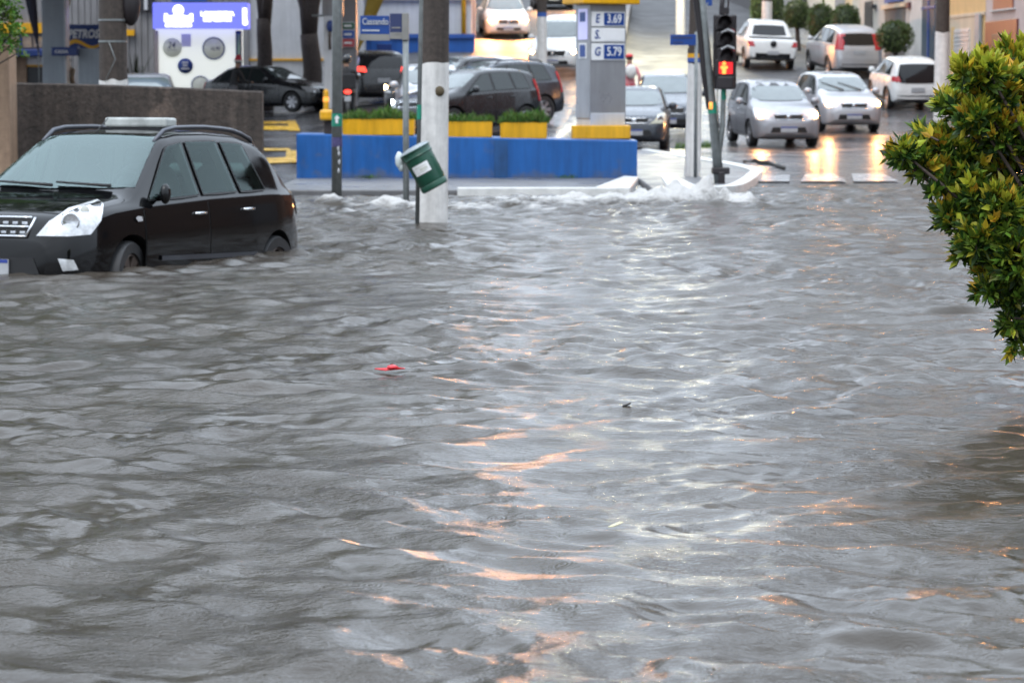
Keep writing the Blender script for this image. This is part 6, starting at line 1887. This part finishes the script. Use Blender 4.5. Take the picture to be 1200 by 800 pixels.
# leafy sapling over the tan pillar
rg = np.random.default_rng(9)
D = 31.5
sx, sy = X(-55, D), D
sp_ = thing('small_tree', 'bright green leafy branches hanging over the tan pillar', 'tree', (sx, sy, -.3))
m = MB(); tipp = limb(m, (0, 0, 0), (.1, 0, 1.9), .07, .045, .05, 3)
tips = []
for k, (px, py) in enumerate(((10, 8), (22, 30), (6, 45), (20, 62), (-10, 20), (-30, 5), (2, -14), (28, 40))):
    e = at(px, py, D) - Vector((sx, sy, -.3)); limb(m, (.1, 0, 1.8), e, .022, .006, .05, k); tips.append(e)
m.build('trunk', MT['bark_brown'], sp_)
lob = [(*(at(px, py, D + dz) - Vector((sx, sy, -.3))), r_ * D / FPX) for px, py, r_, dz in ((3, 6, 17, 0), (14, 14, 12, .1), (-15, 10, 20, .1), (8, 30, 15, 0), (20, 36, 10, -.1), (2, 48, 12, 0), (17, 54, 9, 0), (26, 62, 6, -.05), (-18, 35, 22, .2), (-40, 10, 25, .2), (-10, -20, 25, 0), (-30, -60, 45, .2), (5, -110, 50, .3), (-60, -140, 60, .2), (-70, -40, 50, .3))]
P_ = crown_pts(rg, lob, 9000); n = len(P_)
leaves_mesh('crown', P_, rg.normal(size=(n, 3)) + np.array([.2, -.4, -.2]), rg.uniform(.045, .085, n), [LEAF['fresh'], LEAF['green'], LEAF['fresh']], rg.integers(0, 3, n), sp_, .5, rng=rg)

# the big bush on the water's edge
D = 12.6
bush = thing('bush', 'large glossy bush with yellow-green tips leaning over the flood, close to the viewer', 'bush', (X(1330, D), D, -.35))
bo_ = bush.location.copy()
rg = np.random.default_rng(42)
outline_lobes = [(1188, 84, 26), (1160, 84, 16), (1142, 92, 17), (1130, 84, 10), (1170, 106, 26), (1120, 128, 17), (1142, 134, 22), (1110, 122, 9), (1098, 172, 20), (1074, 181, 17), (1058, 178, 11), (1048, 182, 5), (1120, 176, 24), (1085, 196, 13), (1110, 208, 20), (1136, 208, 28),
                 (1172, 150, 34), (1108, 250, 13), (1128, 252, 20), (1118, 264, 10), (1144, 280, 22), (1156, 300, 18), (1128, 296, 10), (1166, 318, 17), (1160, 338, 10), (1182, 344, 18), (1186, 372, 14), (1194, 392, 9), (1172, 250, 34), (1150, 230, 26), (1190, 300, 30),
                 (1205, 200, 60), (1225, 290, 60), (1225, 110, 50), (1290, 150, 100), (1290, 280, 100), (1260, 380, 60), (1350, 200, 150), (1430, 170, 120), (1430, 300, 110), (1510, 230, 110), (1370, 390, 70), (1340, 70, 70), (1480, 360, 70), (1420, 90, 70), (1215, 76, 26), (1240, 64, 26)]
m = MB(); root_p = Vector((0, 0, 0))
trunk_top = limb(m, (0, 0, 0), (-.02, .05, .75), .06, .045, .05, 1)
cl_pos, cl_dir, cl_out = [], [], []
for i, (px, py, r_) in enumerate(outline_lobes):
    rr_ = r_ * D / FPX
    dz = rg.uniform(-.15, .15) if r_ < 45 else rg.uniform(-.05, .35)
    c = at(px, py, D + dz) - bo_
    limb(m, (-.02, .05, .7), c, .018, .006, .04, i)
    n_ = int(7 + (4700 if r_ < 40 else 4300) * rr_ * rr_)
    for _ in range(n_):
        v = Vector(rg.normal(size=3)).normalized()
        q = c + v * rr_ * rg.uniform(.35, 1.12)
        cl_pos.append(q); dd = (v + Vector((-.1, -.15, .75))).normalized(); cl_dir.append(dd); cl_out.append(v.z)
        if rg.random() < .10:
            m.tube([c + v * rr_ * .2, q], [.005, .003], 5)
# loose sprigs that stick out of the mass
for px, py, tx, ty in ((1070, 180, 1046, 178), (1100, 165, 1076, 152), (1090, 190, 1070, 206), (1125, 130, 1104, 112), (1140, 95, 1124, 74), (1165, 85, 1152, 62), (1190, 75, 1180, 52), (1110, 215, 1092, 226), (1125, 255, 1104, 262), (1140, 285, 1122, 304), (1160, 325, 1146, 344), (1182, 365, 1174, 388), (1192, 390, 1186, 412), (1215, 70, 1212, 46)):
    a_ = at(px, py, D + rg.uniform(-.1, .1)) - bo_; b_ = at(tx, ty, D + rg.uniform(-.15, .1)) - bo_
    limb(m, a_, b_, .006, .003, .01, px, 5)
    for t in (.35, .55, .75, .9, 1.0):
        cl_pos.append(a_.lerp(b_, t)); cl_dir.append(((b_ - a_).normalized() + Vector((0, -.1, .5))).normalized()); cl_out.append(.6)
m.build('trunk', MT['bark_brown'], bush)
LP, LD, LS, LM = [], [], [], []
for q, dd, oz in zip(cl_pos, cl_dir, cl_out):
    k = rg.integers(6, 11)
    hgt_ = q.z + bo_.z
    young = rg.random() < (.26 + .62 * max(0, min(1, (hgt_ - .9) / .7))) and oz > -.35
    gold = young and rg.random() < .38
    t = Vector((dd.y, -dd.x, 0)); t = t.normalized() if t.length > .01 else Vector((1, 0, 0)); b_ = dd.cross(t)
    a0 = rg.uniform(0, 6.28)
    for j in range(k):
        a = a0 + j * 2.4
        op = rg.uniform(.35, 1.15) if not young else rg.uniform(.2, .8)
        dv = dd * math.cos(op) + (t * math.cos(a) + b_ * math.sin(a)) * math.sin(op)
        LP.append(q + dd * rg.uniform(-.02, .012)); LD.append(dv); LS.append(rg.uniform(.048, .080))
        LM.append((3 if (gold and rg.random() < .8) else (2 if rg.random() < .8 else 1)) if young else (0 if rg.random() < .34 else (1 if rg.random() < .86 else 2)))
leaves_mesh('crown', np.array([tuple(p) for p in LP]), np.array([tuple(p) for p in LD]), np.array(LS), [LEAF['deep'], LEAF['green'], LEAF['lime'], LEAF['gold']], np.array(LM), bush, .41, rng=rg)

# ------------------------------------------------------------------ houses along the hill road
F0, F1 = Vector((14.7, 76, 0)), Vector((12.9, 108, 0))
def fpt(px):
    """where the house line is crossed by photo column px"""
    k = (px - 600) / FPX
    dx, dy = F1.x - F0.x, F1.y - F0.y
    t = (k * F0.y - F0.x) / (dx - k * dy)
    return Vector((F0.x + dx * t, F0.y + dy * t, 0))
fdir = (F1 - F0).normalized(); fn_ = Vector((-fdir.y, fdir.x, 0)); fn_ = fn_ if fn_.x < 0 else -fn_
def fbox(root, name, px0, px1, py0, py1, proud, depth, mat, bevel=.01, zabs=None):
    a, b_ = fpt(px0), fpt(px1)
    dm = (a.y + b_.y) / 2
    zt, zb_ = (Z(py0, dm), Z(py1, dm)) if zabs is None else zabs
    q = [a + fn_ * proud, b_ + fn_ * proud, b_ + fn_ * (proud - depth), a + fn_ * (proud - depth)]
    m = MB(); m.prism([(p.x, p.y, zb_) for p in q], (0, 0, zt - zb_)); return m.build(name, MT[mat], root, bevel=bevel)
def house(label, px0, px1, top, mat):
    root = thing('house', label, 'house')
    fbox(root, 'wall', px0, px1, 0, 0, 0, 9, mat, .01, (top, -.5))
    return root
h = house('pale grey house with two roller shutter doors near the blue gate', 1062, 996, 11.2, 'plaster_grey')
fbox(h, 'door', 1020, 1011, 2, 82, .03, .1, 'door_dark')
s_ = fbox(h, 'shutter', 1058, 1035, 10, 82, .03, .1, 'shutter_grey'); fbox(h, 'lintel', 1060, 1033, 5, 10, .12, .2, 'plaster_cream'); fbox(h, 'sign_board', 1056, 1038, -8, 3, .15, .15, 'panel_blue')
fbox(h, 'lamp', 1024.5, 1021.5, 6, 10, .2, .2, 'door_dark'); fbox(h, 'plinth', 1062, 996, 76, 86, .05, .1, 'plaster_pink'); fbox(h, 'red_meter', 1064.5, 1061.5, 3, 10, .1, .1, 'maroon')
h = house('white house front with a tall blue gate, next to the white footed pole', 1098, 1062.4, 10.4, 'plaster_white')
g_ = fbox(h, 'gate', 1093, 1078, -20, 80, .03, .1, 'door_blue'); fbox(h, 'gate_rail', 1093, 1078, 8, 11, .06, .1, 'street_blue'); fbox(h, 'gate_stile', 1086.6, 1085.2, -20, 80, .06, .1, 'street_blue')
h = house('yellow house with a white roller shutter, between the white footed pole and the maroon front', 1151, 1098.4, 10.8, 'plaster_yellow')
fbox(h, 'band', 1151, 1098.4, 17, 21, .06, .1, 'plaster_cream'); fbox(h, 'surround', 1141, 1109, 21, 108, .04, .1, 'plaster_cream')
s_ = fbox(h, 'shutter', 1135, 1117.5, 34, 108, .07, .1, 'shutter', .0)
for i in range(14):
    fbox(s_, 'slat', 1135, 1117.5, 36 + i * 5, 38.4 + i * 5, .09, .03, 'shutter', .0)
fbox(h, 'shutter_recess', 1117.2, 1113, 32, 108, .05, .05, 'plaster_yellow'); fbox(h, 'drain_pipe', 1148, 1143, 16, 70, .12, .1, 'col_blue_grey')
h = house('pale pink house with maroon tiled doorway and a dark upstairs window', 1200, 1151.4, 11, 'plaster_pink')
fbox(h, 'upper_window', 1184, 1161, -12, 11, .04, .1, 'maroon'); fbox(h, 'window_sill', 1186, 1159, 11, 13, .1, .12, 'plaster_white')
fbox(h, 'doorway_tiles', 1190, 1153, 24, 110, .06, .1, 'maroon'); fbox(h, 'doorway', 1183, 1162, 40, 110, .09, .1, 'door_dark')
h = house('brick fronted house beyond the pale pink house', 1330, 1200.4, 7.6, 'brick')
fbox(h, 'shutter', 1300, 1270, 30, 120, .03, .1, 'shutter_grey'); fbox(h, 'window', 1250, 1225, 30, 70, .03, .1, 'door_dark')
# row nearer the crossing, out of frame but mirrored by the car and the water
for i, (y0, y1, mt_, lb, hh) in enumerate(((52, 62.8, 'brick', 'brick fronted shop at the corner of the flooded crossing', 6.5), (27, 51.6, 'brick_dark', 'long brick fronted house beside the flooded crossing', 8.0))):
    r0 = thing('house', lb, 'house')
    m = MB(); m.box((19.5, (y0 + y1) / 2, hh / 2 - .5), (8, y1 - y0, hh + 1)); m.build('wall', MT[mt_], r0)
    m = MB(); m.box((15.47, (y0 + y1) / 2 + 1, 1.4), (.1, 3, 2.8)); m.build('shutter', MT['shutter_grey'], r0)
    m = MB(); m.box((15.47, y0 + 2, 1.6), (.1, 1.4, 1.2)); m.build('window', MT['door_dark'], r0)
    m = MB(); m.prism([(15.1, y0 - .2, hh), (19.5, y0 - .2, hh + 1.6), (23.8, y0 - .2, hh)], (0, y1 - y0 + .2, 0)); m.build('roof', MT['roof_tile'], r0)
# pavement by the houses
slab_pts = [(F0 + fn_ * .02), (F1 + fn_ * .02)]
mb = MB(); n_ = 20; vs = []
for i in range(n_ + 1):
    t = i / n_ * 1.9 - .6
    p = F0 + (F1 - F0) * t; o_ = p + fn_ * (1.7 if t > 0 else 1.2); zz = gz(o_.x, p.y) + .14
    vs += [(p.x, p.y, zz), (o_.x, p.y, zz), (o_.x, p.y, zz - .4)]
fs = []
for i in range(n_): fs += [(3 * i, 3 * i + 1, 3 * i + 4, 3 * i + 3), (3 * i + 1, 3 * i + 2, 3 * i + 5, 3 * i + 4)]
mb.add(vs, fs); o = mb.build('pavement', MT['concrete']); o['kind'] = 'structure'

# pavement between the two uphill streets
mb = MB(); n_ = 24; vs = []
for i in range(n_ + 1):
    y_ = 96 + 64 * i / n_; xc = float(np.interp(y_, RC[:, 0], RC[:, 1])); w0 = .25 + .8 * i / n_
    zz = max(gz(xc - w0, y_), gz(xc + w0, y_)) + .14
    vs += [(xc - w0, y_, zz - .5), (xc - w0, y_, zz), (xc + w0, y_, zz), (xc + w0, y_, zz - .5)]
fs = []
for i in range(n_): fs += [(4 * i + k, 4 * i + k + 1, 4 * i + k + 5, 4 * i + k + 4) for k in range(3)]
mb.add(vs, fs); o = mb.build('pavement', M('dry_concrete', (.16, .15, .145), .55, var=.3, vscale=1)); o['kind'] = 'structure'
# terrace wall with clipped trees further up
tw = thing('terrace_wall', 'pale rendered terrace wall climbing the hill behind the clipped trees', 'wall')
m = MB(); a = Vector((12.8, 109, 0)); b_ = Vector((10.6, 175, 0))
m.prism([(a.x, a.y, 2.4), (b_.x, b_.y, 8), (b_.x, b_.y, 12), (a.x, a.y, 5.0)], (.4, 0, 0)); m.build('wall_face', MT['plaster_grey'], tw)
m = MB(); m.prism([(a.x - .004, a.y, 2.4), (b_.x - .004, b_.y, 8), (b_.x - .004, b_.y, 9.2), (a.x - .004, a.y, 3.6)], (-.05, 0, 0)); m.build('plinth', MT['shutter_grey'], tw)
for y_ in (118, 131):
    m = MB(); x_ = a.x + (b_.x - a.x) * (y_ - a.y) / (b_.y - a.y); z_ = gz(x_ - 1, y_); m.box((x_ - .05, y_, z_ + 1.2), (.1, 2.4, 2.4)); m.build('gate', MT['door_dark'], tw)
up_houses = (('cream house high on the hill road above the clipped trees', 12, 112, 128, 3.0, 10.5, 'plaster_cream'), ('white house further up the hill road', 11.5, 130, 150, 5, 13.5, 'plaster_white'), ('grey house near the top of the hill road', 10.8, 152, 176, 7, 15, 'plaster_grey'))
for lb, x_, y0, y1, z0, z1, mm in up_houses:
    r0 = thing('house', lb, 'house')
    m = MB(); m.box((x_ + 6.5, (y0 + y1) / 2, (z0 + z1) / 2), (9, y1 - y0 - .4, z1 - z0)); m.build('wall', MT[mm], r0)
    for k in range(3):
        m = MB(); m.box((x_ + 1.97, y0 + (y1 - y0) * (k + .5) / 3, z1 - 2), (.1, 1.5, 1.3)); m.build('window', MT['door_dark'], r0)
for lb, x_, y0, y1, z0, z1, mm in (('white terraced house up the side street', -7, 122, 145, 3, 12, 'plaster_white'), ('cream terraced house up the side street', -7.5, 148, 176, 5, 14, 'plaster_cream')):
    r0 = thing('house', lb, 'house'); sx_ = 1 if x_ > 0 else -1
    m = MB(); m.box((x_ + (1.5 if x_ > 0 else -1.5), (y0 + y1) / 2, (z0 + z1) / 2), (6, y1 - y0 - .4, z1 - z0)); m.build('wall', MT[mm], r0)
    for k in range(2):
        m = MB(); m.box((x_ + (1.5 if x_ > 0 else -1.5) + (-1 + 2 * k), y0 + .15, z1 - 2), (1.1, .1, 1.3)); m.build('window', MT['door_dark'], r0)

# tall unseen blocks, added above the frame to darken what the flood mirrors
facade = M('unseen_block_facade', (.13, .12, .11), .7, var=.12, streak=.25)
_n = facade.node_tree; _b = _n.nodes['Principled BSDF']; _old = _b.inputs['Base Color'].links[0].from_socket
_t = _n.nodes.new('ShaderNodeTexCoord'); _bk = _n.nodes.new('ShaderNodeTexBrick'); _mp = _n.nodes.new('ShaderNodeMapping')
_mp.inputs['Rotation'].default_value = (math.pi / 2, 0, 0)
_n.links.new(_t.outputs['Object'], _mp.inputs[0]); _n.links.new(_mp.outputs[0], _bk.inputs['Vector'])
_bk.offset = 0; _bk.inputs['Scale'].default_value = 1; _bk.inputs['Brick Width'].default_value = 2.6; _bk.inputs['Row Height'].default_value = 2.9; _bk.inputs['Mortar Size'].default_value = .75
_mx = _n.nodes.new('ShaderNodeMixRGB'); _mx.inputs[1].default_value = (.03, .035, .04, 1)
_n.links.new(_bk.outputs['Fac'], _mx.inputs[0]); _n.links.new(_old, _mx.inputs[2]); _n.links.new(_mx.outputs[0], _b.inputs['Base Color'])
for lb, x0, x1, y0, hh in (('tall grey unseen block added far behind the station shop', -46, -29, 112, 27), ('tallest unseen block added behind the lit kiosk', -26.5, -13, 118, 33), ('unseen block added behind the white walled building', -11.5, -4.2, 114, 24), ('grey unseen tower added behind the yellow house', 15.5, 31, 122, 34), ('unseen tower added high behind the clipped trees', 15.2, 24, 152, 46)):
    r0 = thing('unseen_block', lb, 'building', ((x0 + x1) / 2, y0, 0))
    m = MB(); m.box((0, 7, hh / 2), (x1 - x0, 14, hh)); m.build('wall', facade, r0)
    m = MB(); m.box((0, 7, hh + .5), (x1 - x0 + .4, 14.4, 1)); m.box((1, 7, hh + 2), (4, 4, 3)); m.build('parapet', MT['plaster_grey'], r0)
# clipped trees
def topiary(label, px, py, rx, ry, d, seed, stem_to=None, name='clipped_tree', off=0.0):
    c = at(px, py, d); zb_ = gz(c.x, c.y)
    root = thing(name, label, 'tree', (c.x, c.y, zb_), 0, 'clipped trees along the hill pavement')
    ax_, az_ = rx * d / FPX, ry * d / FPX; cz = c.z - zb_
    m = MB(); limb(m, (.08, 0, -.1), (0, 0, cz - az_ * .5), .10, .08, .04, seed, 10)
    for k in range(5):
        a_ = k * 1.26; limb(m, (0, 0, cz - az_ * .75), (ax_ * .5 * math.cos(a_), ax_ * .5 * math.sin(a_), cz), .035, .015, .05, seed + k, 6)
    m.build('trunk', MT['bark'], root)
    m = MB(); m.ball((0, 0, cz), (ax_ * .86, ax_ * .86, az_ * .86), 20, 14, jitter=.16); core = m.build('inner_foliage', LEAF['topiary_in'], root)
    rg = np.random.default_rng(seed); n = int(2600 * max(.4, ax_ * az_ * 2.2))
    v = rg.normal(size=(n, 3)); v /= np.linalg.norm(v, axis=1)[:, None]
    rad = np.array([1 + .14 * noise.noise(Vector(q) * 2.2 + Vector((seed, 0, 0))) for q in v]) * rg.uniform(.86, 1.05, n)
    sq = 1 - .10 * np.abs(v[:, 2]) ** 4
    P_ = v * (rad * sq)[:, None] * np.array([ax_, ax_, az_]) + np.array([0, 0, cz])
    leaves_mesh('crown', P_, v + rg.normal(size=(n, 3)) * .8, rg.uniform(.06, .11, n), [LEAF['topiary']], np.zeros(n, int), root, .6, rng=rg)
    return root
topiary('round clipped tree on a bent stem before the grey shutter', 1049, 43, 20, 19, 89, 1)
topiary('bushy clipped tree with a lower bulge beside the grey house door', 991, 28, 16.5, 23, 97, 2)
topiary('clipped tree with a flat top, second from the grey house', 962, 26, 15.5, 22, 101, 3)
topiary('round clipped tree on a dark trunk, third from the grey house', 934, 17, 15, 17, 105, 4)
topiary('tall clipped tree beside the white footed pole above the pickup', 907, 12, 11, 24, 110, 5)
topiary('small clipped tree partly behind the pickup cab', 888, 10, 7.5, 22, 113, 6)
topiary('small clipped tree crown at the top of the frame above the grey house door', 976, 0, 11, 11, 112, 7)

# ------------------------------------------------------------------ things adrift
def flat_bit(name, label, cat, px, py, outline, h, mat):
    p = at(px, py, 20); o = Vector((0, 0, EYE)); d = p - o; q = o + d * (-EYE / d.z) ; q.z = .0
    m = MB(); m.prism([(a, b_, .02 + .01 * math.sin(a * 40)) for a, b_ in outline], (0, 0, h)); ob = m.build(name, MT[mat], bevel=.003); ob.location = q; tag(ob, label, cat); return q
q = flat_bit('plastic_scrap', 'scrap of red plastic drifting on the open flood', 'litter', 457, 437, [(-.08, -.012), (-.02, -.03), (.03, -.02), (.075, -.01), (.08, .01), (.02, .026), (-.04, .014), (-.08, .0)], .006, 'red_plastic')
m = MB(); m.ball((q.x + .012, q.y, .03), (.03, .04, .014), 10, 7, jitter=.3); o = m.build('crumpled_lump', MT['red_plastic']); o.parent = [x for x in COL.objects if x.name == 'plastic_scrap'][0]; o.location = -Vector((q.x, q.y, q.z))
flat_bit('fallen_leaf', 'pale yellow leaf floating on the water', 'leaf', 721, 622, [(-.025, 0), (-.01, -.02), (.015, -.018), (.028, 0), (.012, .02), (-.012, .018)], .004, 'leaf_yellow_flat')
flat_bit('driftwood_bit', 'small dark chunk of debris afloat beyond the pale leaf', 'debris', 734, 480, [(-.02, -.01), (.0, -.016), (.02, -.008), (.022, .008), (.0, .014), (-.016, .008)], .008, 'debris')
# torn strip lying on the wet road
p = ground_hit(900, 198)
m = MB(); pts = [ground_hit(px, py) + Vector((0, 0, .03)) for px, py in ((872, 191), (885, 190), (893, 193), (902, 193), (911, 196), (919, 199))]
m.tube(pts, [.03, .05, .04, .05, .05, .03], 8); ob = m.build('rubber_strip', MT['debris']); tag(ob, 'torn dark rubber strip lying on the wet road beside the white kerb', 'debris')
